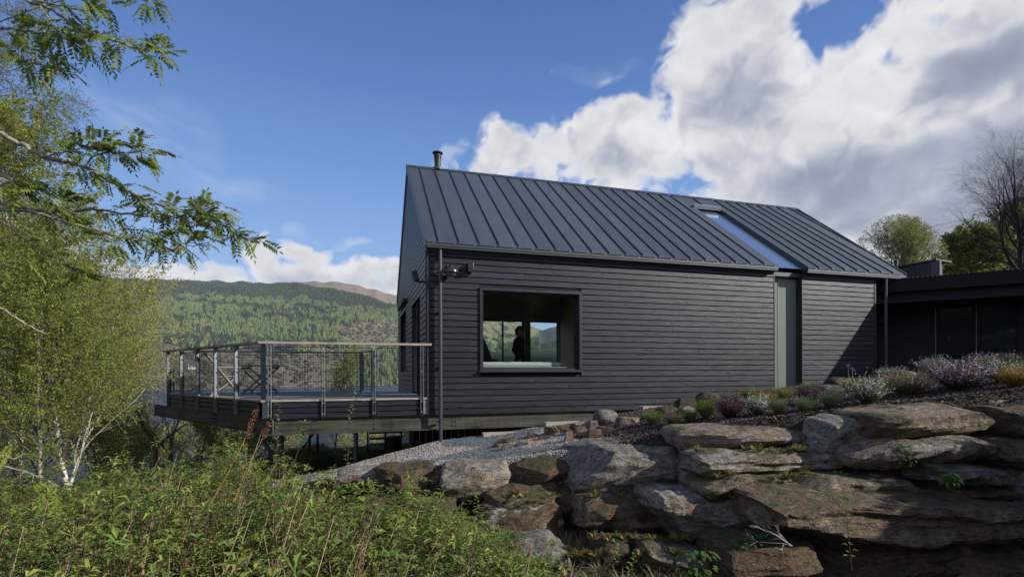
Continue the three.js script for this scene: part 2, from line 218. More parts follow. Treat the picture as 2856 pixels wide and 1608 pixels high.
  M.ground = std({ vertexColors: true, map: texture(512, 512, tile((x, y) => 0.74 + 0.5 * fbm(x * 0.05, y * 0.05, 2, 5) + 0.25 * noise(x * 0.5, y * 0.5, 5), 512, 512), true, 1.6), bumpMap: texture(256, 256, tile((x, y) => 0.5 + 0.8 * fbm(x * 0.12, y * 0.12, 7, 4), 256, 256), false, 0.8), bumpScale: 0.03, roughness: 0.95 });
  M.cloth = std({ rgb: [0.02, 0.018, 0.02], roughness: 0.9 });
  M.skin = std({ rgb: [0.36, 0.21, 0.15], roughness: 0.6 });
}
// ------------------------------------------------------------------ the near ground
// crest of the boulder wall: x along the house, z of the crest, height of the crest
const CREST = [[-9, -0.6, -1.25], [-6, 0.3, -0.95], [-3.5, 1.2, -0.6], [-1.6, 2.0, -0.22], [-0.2, 2.8, 0.02], [1.2, 3.5, 0.22], [2.6, 4.25, 0.5], [4.2, 4.95, 0.84], [6.2, 5.75, 1.12], [8.5, 6.7, 1.42], [13, 8.8, 2.0], [30, 17, 3.4]];
const crestZ = (x) => lerpList(CREST, x), crestY = (x) => lerpList(CREST.map(([a, , c]) => [a, c]), x);
const atHouse = (x) => lerpList([[-30, -4.5], [-9, -1.7], [-6, -1.15], [-3, -0.56], [-2, -0.40], [-1.4, -0.24], [-0.7, -0.07], [0, 0.10], [0.3, 0.15], [1.1, 0.22], [2.5, 0.38], [4, 0.54], [5.5, 0.74], [8.5, 1.10], [11, 1.30], [14, 1.62], [20, 2.3], [40, 4.2]], x);
const footY = (x) => lerpList([[-30, -5], [-12, -2.2], [-6, -1.25], [-3, -0.85], [0, -0.72], [2, -0.8], [5, -1.0], [9, -1.1], [14, -0.2], [24, 1.5]], x);
function groundY(x, z) {
  const zc = crestZ(x), yc = crestY(x); let y;
  if (z <= 0) { const d = -z, yh = atHouse(x), yb = Math.min(yh, lerpList([[-30, -4.5], [-6, -1.2], [-3, -0.62], [0, -0.55], [4, -0.5], [10, 0.4], [16, 1.4], [40, 5]], x)); y = mixf(yh, yb, sstep(0, 2.2, d)); const far = Math.max(0, d - 7); const fall = 0.05 * Math.min(d, 7) + Math.min(far * 0.24, 3 + far * 0.2); y += mixf(-fall, 0.03 * d, sstep(10, 34, x)); }
  else if (z <= zc - 0.62) { const t = z / Math.max(zc - 0.62, 0.01); y = mixf(atHouse(x), yc, t) + 0.10 * Math.sin(Math.PI * t) * sstep(2, 5, x); }
  else { const d = z - zc; y = mixf(yc - 0.02, footY(x), sstep(-0.56, -0.20, d) * sstep(-4.5, -0.5, x) + sstep(0, 1.6, d) * (1 - sstep(-4.5, -0.5, x))); const up = Math.max(0, z - 9); y += 0.16 * up * sstep(-20, 4, x) * 0.6; }
  return y + 0.05 * fbm(x * 0.9, z * 0.9, 1, 3) + (Math.abs(x) > 20 || z < -12 ? 1.2 * fbm(x * 0.03, z * 0.03, 4, 3) * sstep(12, 40, Math.hypot(x, z)) : 0);
}
const bankY = (x, z) => { const t = clamp((z - crestZ(x) + 0.64) / 0.70); return mixf(crestY(x) + 0.03, footY(x) - 0.05, sstep(0.05, 1, Math.pow(t, 1 / 0.9))); };
const gravelEdge = (z) => 3.62 - 0.54 * z;
const inGravel = (x, z) => x > -3.2 && x < gravelEdge(z) + 0.25 * noise(x * 2, z * 2, 3) && z < crestZ(x) - 0.05 && z > -0.9 - 0.2 * noise(x, z, 2) && (z > 0.02 || x < 0.6);
{
  const axis = (a, b, step, lo, hi) => { const s = []; for (let v = a; v <= b + 1e-6; v += step) s.push(v); let d = step, v = a; while (v > lo) { d *= 1.28; v -= d; s.unshift(v); } d = step; v = s[s.length - 1]; while (v < hi) { d *= 1.28; v += d; s.push(v); } return s; };
  const xs = axis(-9, 15, 0.14, -420, 420), zs = axis(-9, 11, 0.14, -330, 300), P = [], C = [], U = [], I = [], nx = xs.length;
  for (const z of zs) for (const x of xs) {
    const y = groundY(x, z); P.push(x, y, z); U.push(x + 0.3 * y, z + 0.8 * y);
    const n = fbm(x * 0.8, z * 0.8, 5, 4); let c;
    if (inGravel(x, z)) { const k = 0.9 + 0.8 * n; c = [0.13 * k, 0.13 * k, 0.135 * k]; }
    else if (z > 0 && z < crestZ(x) && x > 1) { const k = 0.8 + 0.9 * n; c = [0.042 * k, 0.032 * k, 0.03 * k]; }
    else if (z >= crestZ(x)) { const m = sstep(-0.05, 0.2, n); c = [mixf(0.05, 0.045, m), mixf(0.036, 0.05, m), mixf(0.022, 0.014, m)]; if (z < crestZ(x) + 0.8 && x > -1) c = [0.035 + 0.02 * n, 0.027 + 0.015 * n, 0.02]; if (x < 0.6) c = [0.045 + 0.03 * n, 0.04 + 0.02 * n, 0.022]; }
    else if (z < -1 && x > -5 && x < 0.5 && z > -12) { const k = 0.9 + 0.7 * n; c = [0.055 * k, 0.105 * k, 0.022 * k]; }
    else if (Math.abs(x) + Math.abs(z) > 60) { const k = 0.9 + 1.0 * n; c = [0.10 * k, 0.11 * k, 0.045 * k]; }
    else { const k = 0.9 + 0.8 * n; c = [0.075 * k, 0.072 * k, 0.035 * k]; }
    C.push(...c.map((v) => Math.max(v, 0.005)));
  }
  for (let j = 0; j + 1 < zs.length; j++) for (let i = 0; i + 1 < nx; i++) { const a = j * nx + i, b = a + 1, c = a + nx, d = c + 1; I.push(a, c, b, b, c, d); }
  const g = new THREE.BufferGeometry(); g.setAttribute('position', new THREE.Float32BufferAttribute(P, 3)); g.setAttribute('color', new THREE.Float32BufferAttribute(C, 3)); g.setAttribute('uv', new THREE.Float32BufferAttribute(U, 2)); g.setIndex(I); g.computeVertexNormals();
  tag(mesh('ground', g, M.ground), 'sloping hillside ground of earth, moss and grass under the house', 'ground', null, 'structure');
}

{ // the earth bank that the boulders are set in
  const P = [], C = [], U = [], I = [], N = 260, K = 16; for (let i = 0; i <= N; i++) for (let k = 0; k <= K; k++) { const x = mixf(-2.6, 12.5, i / N), t = k / K, zc = crestZ(x), dz = mixf(-0.64, 0.06, Math.pow(t, 0.9)), n = fbm(x * 1.4, t * 3, 3, 4), z = zc + dz + 0.16 * n * Math.sin(t * 3.14), y = mixf(crestY(x) + 0.03, footY(x) - 0.05, sstep(0.05, 1, t)) + 0.07 * fbm(x * 3, t * 5, 8, 3) * Math.sin(t * 3.14); P.push(x, y, z); const m = sstep(0.02, 0.25, fbm(x * 2.2, t * 4, 5, 3)); C.push(mixf(0.034, 0.045, m), mixf(0.025, 0.045, m), mixf(0.017, 0.014, m)); U.push(x, y - z); }
  for (let i = 0; i < N; i++) for (let k = 0; k < K; k++) { const a = i * (K + 1) + k, b = a + K + 1; I.push(a, a + 1, b, b, a + 1, b + 1); } const g = new THREE.BufferGeometry(); g.setAttribute('position', new THREE.Float32BufferAttribute(P, 3)); g.setAttribute('color', new THREE.Float32BufferAttribute(C, 3)); g.setAttribute('uv', new THREE.Float32BufferAttribute(U, 2)); g.setIndex(I); g.computeVertexNormals(); tag(mesh('earth_bank', g, M.ground), 'dark earth bank behind the boulders of the retaining wall', 'bank', null, 'structure'); }

// ------------------------------------------------------------------ the loch and the far side of it
const LOCH = -40, SHORE = 1520, RIDGE = 3500;
const polar = (az, r) => V(EYE.x + Math.sin(az) * r, 0, EYE.z - Math.cos(az) * r);
const DEG = Math.PI / 180;
// skyline: bearing (degrees) and height angle (tangent)
const SKYLINE = [[-70, 0.12], [-45, 0.13], [-30, 0.142], [-25, 0.145], [-20, 0.151], [-16, 0.156], [-12, 0.160], [-10, 0.1605], [-8.5, 0.1645], [-6, 0.1735], [-3.5, 0.1755], [-1, 0.169], [2.5, 0.1545], [9, 0.128], [15, 0.108], [16.2, 0.1035], [18.1, 0.0965], [19.3, 0.0855], [20, 0.088], [21.5, 0.094], [25, 0.105], [32, 0.13], [45, 0.14], [75, 0.12]];
const hillTan = (deg) => lerpList(SKYLINE, deg);
function hillY(az, r) {
  const deg = az / DEG, q = (r - SHORE) / (RIDGE - SHORE);
  if (q < 0) return LOCH - 8 * Math.min(1, -q * 20);
  const top = hillTan(deg + 0.35 * noise(deg * 0.5, 3)) * RIDGE + 12 * noise(deg * 0.9, 7) , qq = Math.min(q, 1);
  let y = LOCH + (top - LOCH) * Math.pow(qq, 0.93) + (26 * fbm(deg * 0.16, q * 3.5, 2, 4) + 7 * fbm(deg * 0.8, q * 14, 6, 3)) * sstep(0, 0.12, q) * sstep(1.02, 0.9, q);
  if (q > 1) y -= (q - 1) * 500;
  return y;
}
// what grows where on the hill, by bearing and by height angle (thousandths)
function cover(deg, t1000, q) {
  const n = fbm(deg * 0.33, t1000 * 0.028, 2, 4), n2 = fbm(deg * 0.5 + t1000 * 0.05, t1000 * 0.06 - deg * 0.2, 14, 4), m = fbm(deg * 1.1 + t1000 * 0.02, t1000 * 0.10, 9, 3), e = t1000 + 11 * n + 15 * n2 + 4 * m + 0.35 * (deg + 10), u = deg + 3.0 * n + 7 * n2 - (t1000 - 90) * 0.06, sk = hillTan(deg) * 1000;
  if (deg < 7) {
    const moorLine = lerpList([[-30, 200], [-12.3, 182], [-10.5, 166], [-8, 163], [-6, 160], [-3, 153], [0, 144], [3, 128], [7, 108]], deg);
    if (t1000 + 4 * m + 5 * n2 > moorLine) return 'moor';
    if (deg > -12 && deg < -6.5 && e > 103 && e < 111) return 'clear';
    if (deg > -3.6 && e < 98 + (deg + 3) * 1.6) return e < 60 && m > 0.0 ? 'larch' : m > 0.2 ? 'bush' : 'rough';
    if (deg > -6.4 && deg < -1.5 && e < 50) return 'rough';
    if (deg < -19 && e > 72 && e < 84 && m > 0) return 'clear';
    if (deg > -3.6) return e > 124 ? 'dark' : m > -0.25 ? 'larch' : 'dark';
    if (e > 133) return 'dark';
    if (e > 121) return u > -20 && u < -6 ? 'larch' : 'dark';
    if (e > 112) return m > 0.14 ? 'larch' : 'dark';
    if (e > 92 && e < 104 && deg > -13) return m > 0.12 ? 'larch' : 'dark';
    if (e > 62) return m > 0.26 ? 'dark' : 'larch';
    if (e > 40) return m > -0.06 ? 'dark' : 'larch';
    return m > 0.1 ? 'bush' : 'rough';
  }
  if (deg > 19.2 && sk - t1000 < 34 && deg > 18.6) return 'heath';
  if (t1000 > 76 + 10 * n) return m + 0.5 * noise(deg * 1.6 + t1000 * 0.09, t1000 * 0.03, 4) > 0.06 ? 'heath' : 'grass';
  if (u > 17.6 && t1000 < 64 && t1000 > 32 + (19.5 - u) * 7) return m > -0.25 ? 'dark' : 'larch';
  if (m > 0.22) return 'bush';
  return m > -0.05 ? 'green' : 'grass';
}
const COVER = { moor: [0.27, 0.205, 0.135], clear: [0.20, 0.185, 0.09], rough: [0.215, 0.18, 0.115], dark: [0.024, 0.032, 0.02], larch: [0.05, 0.062, 0.03], bush: [0.095, 0.088, 0.058], heath: [0.080, 0.068, 0.056], grass: [0.30, 0.29, 0.12], green: [0.17, 0.21, 0.07] };
{
  const A0 = -75, A1 = 80, NA = 620, NR = 150, P = [], C = [], I = [], U = [];
  for (let j = 0; j <= NR; j++) for (let i = 0; i <= NA; i++) {
    const deg = A0 + (A1 - A0) * i / NA, r = SHORE - 60 + (RIDGE * 1.12 - SHORE + 60) * j / NR, p = polar(deg * DEG, r), y = hillY(deg * DEG, r); P.push(p.x, y, p.z); U.push(p.x, p.z);
    const t = (y - EYE.y) / r * 1000, q = (r - SHORE) / (RIDGE - SHORE), c = COVER[cover(deg, t, q)], k = 0.95 + 0.9 * fbm(deg * 1.7, r * 0.012, 3, 4); C.push(...c.map((v) => Math.max(0.004, v * k)));
  }
  for (let j = 0; j < NR; j++) for (let i = 0; i < NA; i++) { const a = j * (NA + 1) + i, b = a + 1, c = a + NA + 1, d = c + 1; I.push(a, b, c, b, d, c); }
  const g = new THREE.BufferGeometry(); g.setAttribute('position', new THREE.Float32BufferAttribute(P, 3)); g.setAttribute('color', new THREE.Float32BufferAttribute(C, 3)); g.setAttribute('uv', new THREE.Float32BufferAttribute(U, 2)); g.setIndex(I); g.computeVertexNormals();
  const m = std({ vertexColors: true, roughness: 1, map: texture(256, 256, tile((x, y) => 0.75 + 0.8 * fbm(x * 0.06, y * 0.06, 2, 5), 256, 256), true, 130) });
  tag(mesh('hills', g, m), 'long brown and green hillside across the water with plantations on it', 'hillside', null, 'structure');

  const water = new THREE.PlaneGeometry(9000, 3200, 1, 1); water.rotateX(-Math.PI / 2);
  const wt = texture(256, 256, tile((x, y) => 0.5 + 0.9 * fbm(x * 0.10, y * 0.16, 3, 4), 256, 256), false, 1); wt.repeat.set(900, 420);
  const wm = std({ rgb: [0.03, 0.06, 0.11], roughness: 0.30, bumpMap: wt, bumpScale: 0.9 });
  const w = mesh('loch_water', water, wm); w.position.set(0, LOCH, -1300); tag(w, 'blue water of the loch between the near trees and the far shore', 'loch', null, 'structure');

  // plantations: each tree stands on the hill; they read as masses
  const rr = rng(5), cone = new MB(), bushes = new MB();
  for (const [y0, y1, r0, s] of [[0.10, 0.52, 0.22, 6], [0.34, 0.78, 0.165, 5], [0.6, 1.0, 0.10, 5]]) for (let k = 0; k < s; k++) { const a = k / s * 2 * Math.PI, b = (k + 1) / s * 2 * Math.PI; cone.tri(V(Math.cos(a) * r0, y0 + (k % 2) * 0.03, -Math.sin(a) * r0), V(Math.cos(b) * r0, y0 + ((k + 1) % 2) * 0.03, -Math.sin(b) * r0), V(0, y1, 0)); }
  cone.tube([V(0, -0.05, 0), V(0, 0.2, 0)], 0.02, 3, false);
  const cg = cone.geo(), bg = toCreasedNormals(new THREE.IcosahedronGeometry(0.5, 1), 0.2); { const p = bg.attributes.position; for (let i = 0; i < p.count; i++) { const k = 0.8 + 0.6 * noise(p.getX(i) * 4 + 3, p.getY(i) * 4, p.getZ(i) * 4); p.setXYZ(i, p.getX(i) * k, 0.42 + p.getY(i) * k, p.getZ(i) * k); } bg.computeVertexNormals(); }
  const sets = { dark: [], larch: [], bush: [] };
  for (let i = 0; i < 260000; i++) {
    const inWin = rr() < 0.16, deg = inWin ? mixf(11, 22, rr()) : mixf(-32, 4.6, rr()), r = Math.sqrt(mixf(SHORE * SHORE, RIDGE * RIDGE * 1.03, rr())), az = deg * DEG, y = hillY(az, r), t = (y - EYE.y) / r * 1000, q = (r - SHORE) / (RIDGE - SHORE), k = cover(deg, t, q), u = rr();
    let set = k === 'dark' || k === 'larch' ? k : k === 'bush' && u < 0.3 ? 'bush' : (k === 'rough' || k === 'green') && u < 0.04 ? 'bush' : k === 'clear' && u < 0.06 ? 'larch' : null;
    if (set === 'larch' && (rr() < 0.16 || noise(deg * 2.2, r * 0.006, 7) > 0.28)) set = 'dark'; else if (set === 'dark' && rr() < 0.05) set = 'larch';
    if (set) sets[set].push([deg, r, y, rr(), rr()]);
  }
  const put = (name, list, geo, mat, h0, h1, wide, col, label, cat) => {
    const im = new THREE.InstancedMesh(geo, mat, list.length), m4 = new THREE.Matrix4(), q = new THREE.Quaternion(), c = new THREE.Color();
    list.forEach(([deg, r, y, a, b], i) => { const p = polar(deg * DEG, r); p.y = y - 0.5; const h = mixf(h0, h1, a); q.setFromAxisAngle(V(0, 1, 0), b * 6.28); m4.compose(p, q, V(h * wide * (0.8 + 0.5 * b), h, h * wide * (0.8 + 0.5 * b))); im.setMatrixAt(i, m4); const k = 0.75 + 0.5 * ((a * 7.3 + b * 3.1) % 1), n = noise(deg * 0.8, r * 0.004, 3); c.setRGB(col[0] * k * (1 + 0.5 * n), col[1] * k * (1 + 0.2 * n), col[2] * k); im.setColorAt(i, c); });
    im.name = numbered(name); scene.add(im); tag(im, label, cat, null, 'stuff');
  };
  const fm = std({ roughness: 1, side: THREE.DoubleSide });
  put('spruce_forest', sets.dark, cg, fm, 9, 22, 0.8, [0.036, 0.050, 0.031], 'dark spruce plantation in bands across the far hillside', 'forest');
  put('larch_forest', sets.larch, cg, fm, 8, 23, 1.0, [0.135, 0.175, 0.06], 'bright green larch plantation across the far hillside', 'forest');
  put('scrub', sets.bush, bg, fm, 5, 11, 1.1, [0.078, 0.080, 0.045], 'scattered scrub and broadleaf trees low on the far hillside', 'scrub');
}
scene.fog = new THREE.FogExp2(new THREE.Color().setRGB(0.80, 0.88, 1.0), 0.000045);   // the air over the loch
// ------------------------------------------------------------------ the black house
const FLOOR = 1.077, EAVE = 4.288, RIDGE_Y = 7.559, HALF = 4.05, OVER = 0.2, PITCH = (RIDGE_Y - EAVE) / (HALF + OVER), SKEW = 0.02, DEPTH = 8.1;
const house = thing('house', 'black timber clad house with a dark standing seam roof, raised on a steel beam', 'house');
const gab = (w, y, out = 0) => V(-SKEW * w - out, y, -w + out * SKEW);    // a point on the gable wall: w metres back from the near corner
const endX = (z) => 12.42 - 0.13 * z;                                      // the splayed far end of the walls
const rb = rng(11), boardRows = 26, ROW = 0.134, ROW0 = 0.706;
// one weatherboard: rebated, with a small chamfer along its upper edge
function plank(o, along, out, L, h = ROW, bevel = true) {
  const mb = new MB(), uo = rb() * 4, vo = rb() * 1.07, T = 0.022, up = V(0, 1, 0), q = (a, y, z) => o.clone().addScaledVector(along, a).addScaledVector(up, y).addScaledVector(out, z), warp = (rb() - 0.5) * 0.003;
  const prof = [[0, 0.004], [0.002, T + warp], [h - 0.023, T - 0.001 + warp], [h - 0.017, T - 0.007], [h - 0.017, 0.001]];
  for (let i = 0; i + 1 < prof.length; i++) mb.quad(q(0, prof[i][0], prof[i][1]), q(L, prof[i][0], prof[i][1]), q(L, prof[i + 1][0], prof[i + 1][1]), q(0, prof[i + 1][0], prof[i + 1][1]), uo, vo + prof[i][0]);
  mb.quad(q(0, 0, 0.001), q(0, 0.002, T), q(0, h - 0.025, T), q(0, h - 0.017, 0.001)); mb.quad(q(L, h - 0.017, 0.001), q(L, h - 0.025, T), q(L, 0.002, T), q(L, 0, 0.001));
  return mb;
}
const X1 = V(1, 0, 0), Z1 = V(0, 0, 1), GA = V(-SKEW, 0, -1).normalize(), GO = V(-1, 0, SKEW).normalize();
const boardMat = () => { const u = rb(); return M.boards[u < 0.5 ? 0 : u < 0.72 ? 1 : u < 0.88 ? 2 : 3]; };
function layBoards(parent, spans, o, along, out, maxL) {
  for (const [y, a, b] of spans) { let x = a; while (x < b - 0.02) { let L = Math.min(b - x, 2.0 + rb() * 3.0); if (b - x - L < 0.9) L = b - x; plank(o.clone().addScaledVector(along, x + 0.002).add(V(0, y, 0)), along, out, L - 0.004).build('plank', boardMat(), parent); x += L; } }
}
// walls: a dark backing with the openings cut, boards nailed on it
const WIN = { x0: 1.185, x1: 3.445, y0: 1.655, y1: 3.375 }, SLOT = { x0: 8.96, x1: 9.842 };
function wallSlab(outline, holes, depth) { const s = new THREE.Shape(outline.map(([a, b]) => new THREE.Vector2(a, b))); for (const h of holes) s.holes.push(new THREE.Path(h.map(([a, b]) => new THREE.Vector2(a, b)))); return new THREE.ExtrudeGeometry(s, { depth, bevelEnabled: false }); }
const rect = (a, b, c, d) => [[a, b], [a, d], [c, d], [c, b]];
{
  const g = wallSlab([[0, ROW0], [SLOT.x0 - 0.01, ROW0], [SLOT.x0 - 0.01, 4.25], [0, 4.25]], [rect(WIN.x0, WIN.y0, WIN.x1, WIN.y1)], 0.24); g.translate(0, 0, -0.242);
  const g2 = wallSlab([[SLOT.x1 + 0.01, ROW0], [endX(0), ROW0], [endX(0), 4.25], [SLOT.x1 + 0.01, 4.25]], [], 0.24); g2.translate(0, 0, -0.242);
  const wall = mesh('wall', mergeGeometries([g, g2]), M.void, house);
  const spans = [];
  for (let n = 0; n < boardRows; n++) { const y = ROW0 + n * ROW; const cut = y + ROW > 1.60 && y < 3.47; if (cut) spans.push([y, 0.062, 1.125], [y, 3.505, SLOT.x0 - 0.03]); else spans.push([y, 0.062, SLOT.x0 - 0.03]); spans.push([y, SLOT.x1 + 0.03, endX(0) - 0.05]); }
  layBoards(wall, spans, V(0, 0, 0), X1, Z1);
  const c = new MB(); c.box(-0.005, ROW0 - 0.005, -0.06, 0.058, 4.2, 0.034); c.build('corner_trim', M.blackTrim, wall);
  const c2 = new MB(); c2.box(endX(0) - 0.046, ROW0, -0.05, endX(0) + 0.01, 4.2, 0.034); c2.build('corner_trim', M.blackTrim, wall);
  // the gable
  const top = (w) => Math.min(EAVE + PITCH * (w + OVER), EAVE + PITCH * (DEPTH - w + OVER)) - 0.10;
  const D = { a: 1.10, b: 2.98, y0: FLOOR, y1: 3.37 }, W2 = { a: 4.75, b: 6.85, y0: 1.635, y1: 3.43 };
  const sh = wallSlab([[0.03, ROW0], [DEPTH, ROW0], [DEPTH, top(DEPTH)], [DEPTH / 2, top(DEPTH / 2)], [0.03, top(0)]], [rect(D.a, D.y0, D.b, D.y1), rect(W2.a, W2.y0, W2.b, W2.y1)], 0.24);
  sh.applyMatrix4(new THREE.Matrix4().makeBasis(GA, V(0, 1, 0), GO)); sh.translate(0.24, 0, -0.004);
  const gable = mesh('gable_wall', sh, M.void, house), gs = [];
  for (let y = ROW0; y < top(DEPTH / 2) - 0.08; y += ROW) {
    const reach = Math.max(0, (y + ROW - top(0)) / PITCH), a = 0.03 + reach, b = DEPTH - 0.03 - reach; if (b - a < 0.1) continue;
    let parts = [[a, b]]; for (const o of [D, W2]) if (y + ROW > o.y0 + 0.02 && y < o.y1 - 0.02) parts = parts.flatMap(([p, q]) => [[p, Math.min(q, o.a)], [Math.max(p, o.b), q]].filter(([s, t]) => t - s > 0.05));
    for (const [p, q] of parts) gs.push([y, p, q]);
  }
  // boards run from the near corner back; the long axis is turned so that faces look outwards
  layBoards(gable, gs.map(([y, p, q]) => [y, -q, -p]), V(-0.001, 0, 0), GA.clone().negate(), GO);
  const vt = new MB(); for (const s of [0, 1]) { const w0 = s ? DEPTH + OVER : -OVER, p = gab(w0, EAVE - 0.16, 0.03), q = gab(DEPTH / 2, RIDGE_Y - 0.16, 0.03); const up = V(0, 0.20, 0); const o = GO.clone().multiplyScalar(0.028); const b = [p, q, q.clone().add(up), p.clone().add(up)]; const f = b.map((v) => v.clone().add(o)); if (!s) { vt.quad(f[3], f[2], f[1], f[0]); } else vt.quad(f[0], f[1], f[2], f[3]); vt.quad(b[0], f[0], f[1], b[1]); vt.quad(b[3], b[2], f[2], f[3]); }
  vt.build('verge_trim', M.roofTrim, gable);
  // glazed door behind a louvred shutter, and the narrow window
  const door = new MB(); door.obox(gab((D.a + D.b) / 2, (D.y0 + D.y1) / 2, -0.13), GA.clone().multiplyScalar((D.b - D.a) / 2), V(0, (D.y1 - D.y0) / 2, 0), GO.clone().multiplyScalar(0.012)); const dm = door.build('glazed_door', M.glass, house);
  for (const [w, hw] of [[D.a + 0.04, 0.04], [D.b - 0.04, 0.04], [2.05, 0.035]]) { const f = new MB(); f.obox(gab(w, (D.y0 + D.y1) / 2, -0.085), GA.clone().multiplyScalar(hw), V(0, (D.y1 - D.y0) / 2, 0), GO.clone().multiplyScalar(0.03)); f.build('frame', M.blackTrim, dm); }
  const lv = new MB(); for (let y = D.y0 + 0.05; y < D.y1 - 0.04; y += 0.06) lv.obox(gab(2.5, y, -0.03), GA.clone().multiplyScalar(0.42), V(0, 0.02, 0).addScaledVector(GO, -0.018), GO.clone().multiplyScalar(0.004).add(V(0, 0.004, 0)));
  for (const w of [2.06, 2.94]) lv.obox(gab(w, (D.y0 + D.y1) / 2, -0.02), GA.clone().multiplyScalar(0.025), V(0, (D.y1 - D.y0) / 2 - 0.02, 0), GO.clone().multiplyScalar(0.02)); lv.build('louvre', M.blackTrim, dm);
  const w2 = new MB(); w2.obox(gab((W2.a + W2.b) / 2, (W2.y0 + W2.y1) / 2, -0.12), GA.clone().multiplyScalar((W2.b - W2.a) / 2), V(0, (W2.y1 - W2.y0) / 2, 0), GO.clone().multiplyScalar(0.012)); const wm = w2.build('window', M.glass, house);
  const wf = new MB(); for (const w of [W2.a + 0.03, W2.b - 0.03, (W2.a + W2.b) / 2]) wf.obox(gab(w, (W2.y0 + W2.y1) / 2, -0.08), GA.clone().multiplyScalar(0.03), V(0, (W2.y1 - W2.y0) / 2, 0), GO.clone().multiplyScalar(0.03)); wf.build('frame', M.blackTrim, wm);
  const bar = new MB(); bar.bar(gab(4.3, 3.74, 0.1), gab(6.6, 3.74, 0.1), 0.10, 0.09); bar.build('canopy_bar', M.blackTrim, gable);
}
// the back wall with its wide openings to the view, the far end, inner partition, floor
{
  const z = -DEPTH, bw = wallSlab([[0.05, ROW0], [endX(-8), ROW0], [endX(-8), 4.25], [0.05, 4.25]], [rect(1.0, FLOOR + 0.03, 4.62, 3.62), rect(4.86, FLOOR + 0.03, 6.06, 3.62)], 0.24); bw.translate(0, 0, z); mesh('wall', bw, M.interiorDark, house);
  const win = new MB(); win.box(1.0, FLOOR + 0.03, z + 0.09, 4.62, 3.62, z + 0.094); win.box(4.86, FLOOR + 0.03, z + 0.09, 6.06, 3.62, z + 0.094); const ww = win.build('window', M.glass, house);
  for (const [a, b] of [[1.0, 1.06], [2.75, 2.79], [3.75, 3.80], [4.56, 4.62], [4.86, 4.90], [6.02, 6.06]]) { const f = new MB(); f.box(a, FLOOR + 0.03, z + 0.05, b, 3.62, z + 0.14); f.build('frame', M.blackTrim, ww); }
  for (const [a, b] of [[1.06, 2.75], [2.79, 3.75], [3.80, 4.56], [4.90, 6.02]]) { const f = new MB(); f.box(a, 3.57, z + 0.05, b, 3.62, z + 0.139); f.build('frame', M.blackTrim, ww); }
  const post = new MB(); post.box(4.64, FLOOR + 0.01, z + 0.24, 4.84, 3.75, z + 0.30); post.build('post', std({ rgb: [0.16, 0.19, 0.2], roughness: 0.6 }), house);
  const band = new MB(); band.box(0.30, 3.64, z + 0.25, 6.08, 4.5, z + 0.32); band.build('roller_blind', std({ rgb: [0.45, 0.44, 0.34], roughness: 0.9 }), house);
  const fl = new MB(); fl.box(0.05, FLOOR - 0.3, z + 0.02, endX(-4), FLOOR, -0.25); fl.build('floor', M.floor, house);
  const part = new MB(); { const pr = [[-0.26, 1.078], [-0.26, 4.3], [-2.2, 5.75], [-5.9, 5.75], [-7.84, 4.3], [-7.84, 1.078]], q = (x, k) => V(x, pr[k][1], pr[k][0]); for (let k = 0; k < 6; k++) part.quad(q(6.1, k), q(6.1, (k + 1) % 6), q(6.2, (k + 1) % 6), q(6.2, k)); for (const x of [6.1, 6.2]) { part.quad(q(x, 0), q(x, 5), q(x, 4), q(x, 1)); part.quad(q(x, 1), q(x, 4), q(x, 3), q(x, 2)); } } part.build('partition', M.plywood, house);
  const seat = new MB(); seat.box(0.30, FLOOR + 0.002, -0.75, 6.08, 1.70, -0.262); seat.build('window_seat', M.plywood, house);
  const ga = wallSlab([[0, FLOOR], [DEPTH - 0.5, FLOOR], [DEPTH - 0.5, 4.4], [DEPTH / 2 - 0.25, 7.2], [0, 4.4]], [], 0.02); ga.applyMatrix4(new THREE.Matrix4().makeBasis(V(0, 0, 1), V(0, 1, 0), V(-1, 0, 0)));
  const endG = new MB(), xe = (zz) => endX(zz) - 0.02; const q = (zz, y) => V(xe(zz), y, zz), q2 = (zz, y) => V(xe(zz) - 0.22, y, zz); const pts = [[-0.02, ROW0], [-0.02, 4.3], [-HALF, 7.3], [-DEPTH + 0.02, 4.3], [-DEPTH + 0.02, ROW0]];
  for (let i = 0; i < 5; i++) { const a = pts[i], b = pts[(i + 1) % 5]; endG.quad(q(...a), q2(...a), q2(...b), q(...b)); if (i) { } } for (const f of [q, q2]) { endG.quad(f(...pts[0]), f(...pts[4]), f(...pts[3]), f(...pts[1])); endG.tri(f(...pts[1]), f(...pts[3]), f(...pts[2])); }
  endG.build('end_wall', M.blackTrim, house);
}
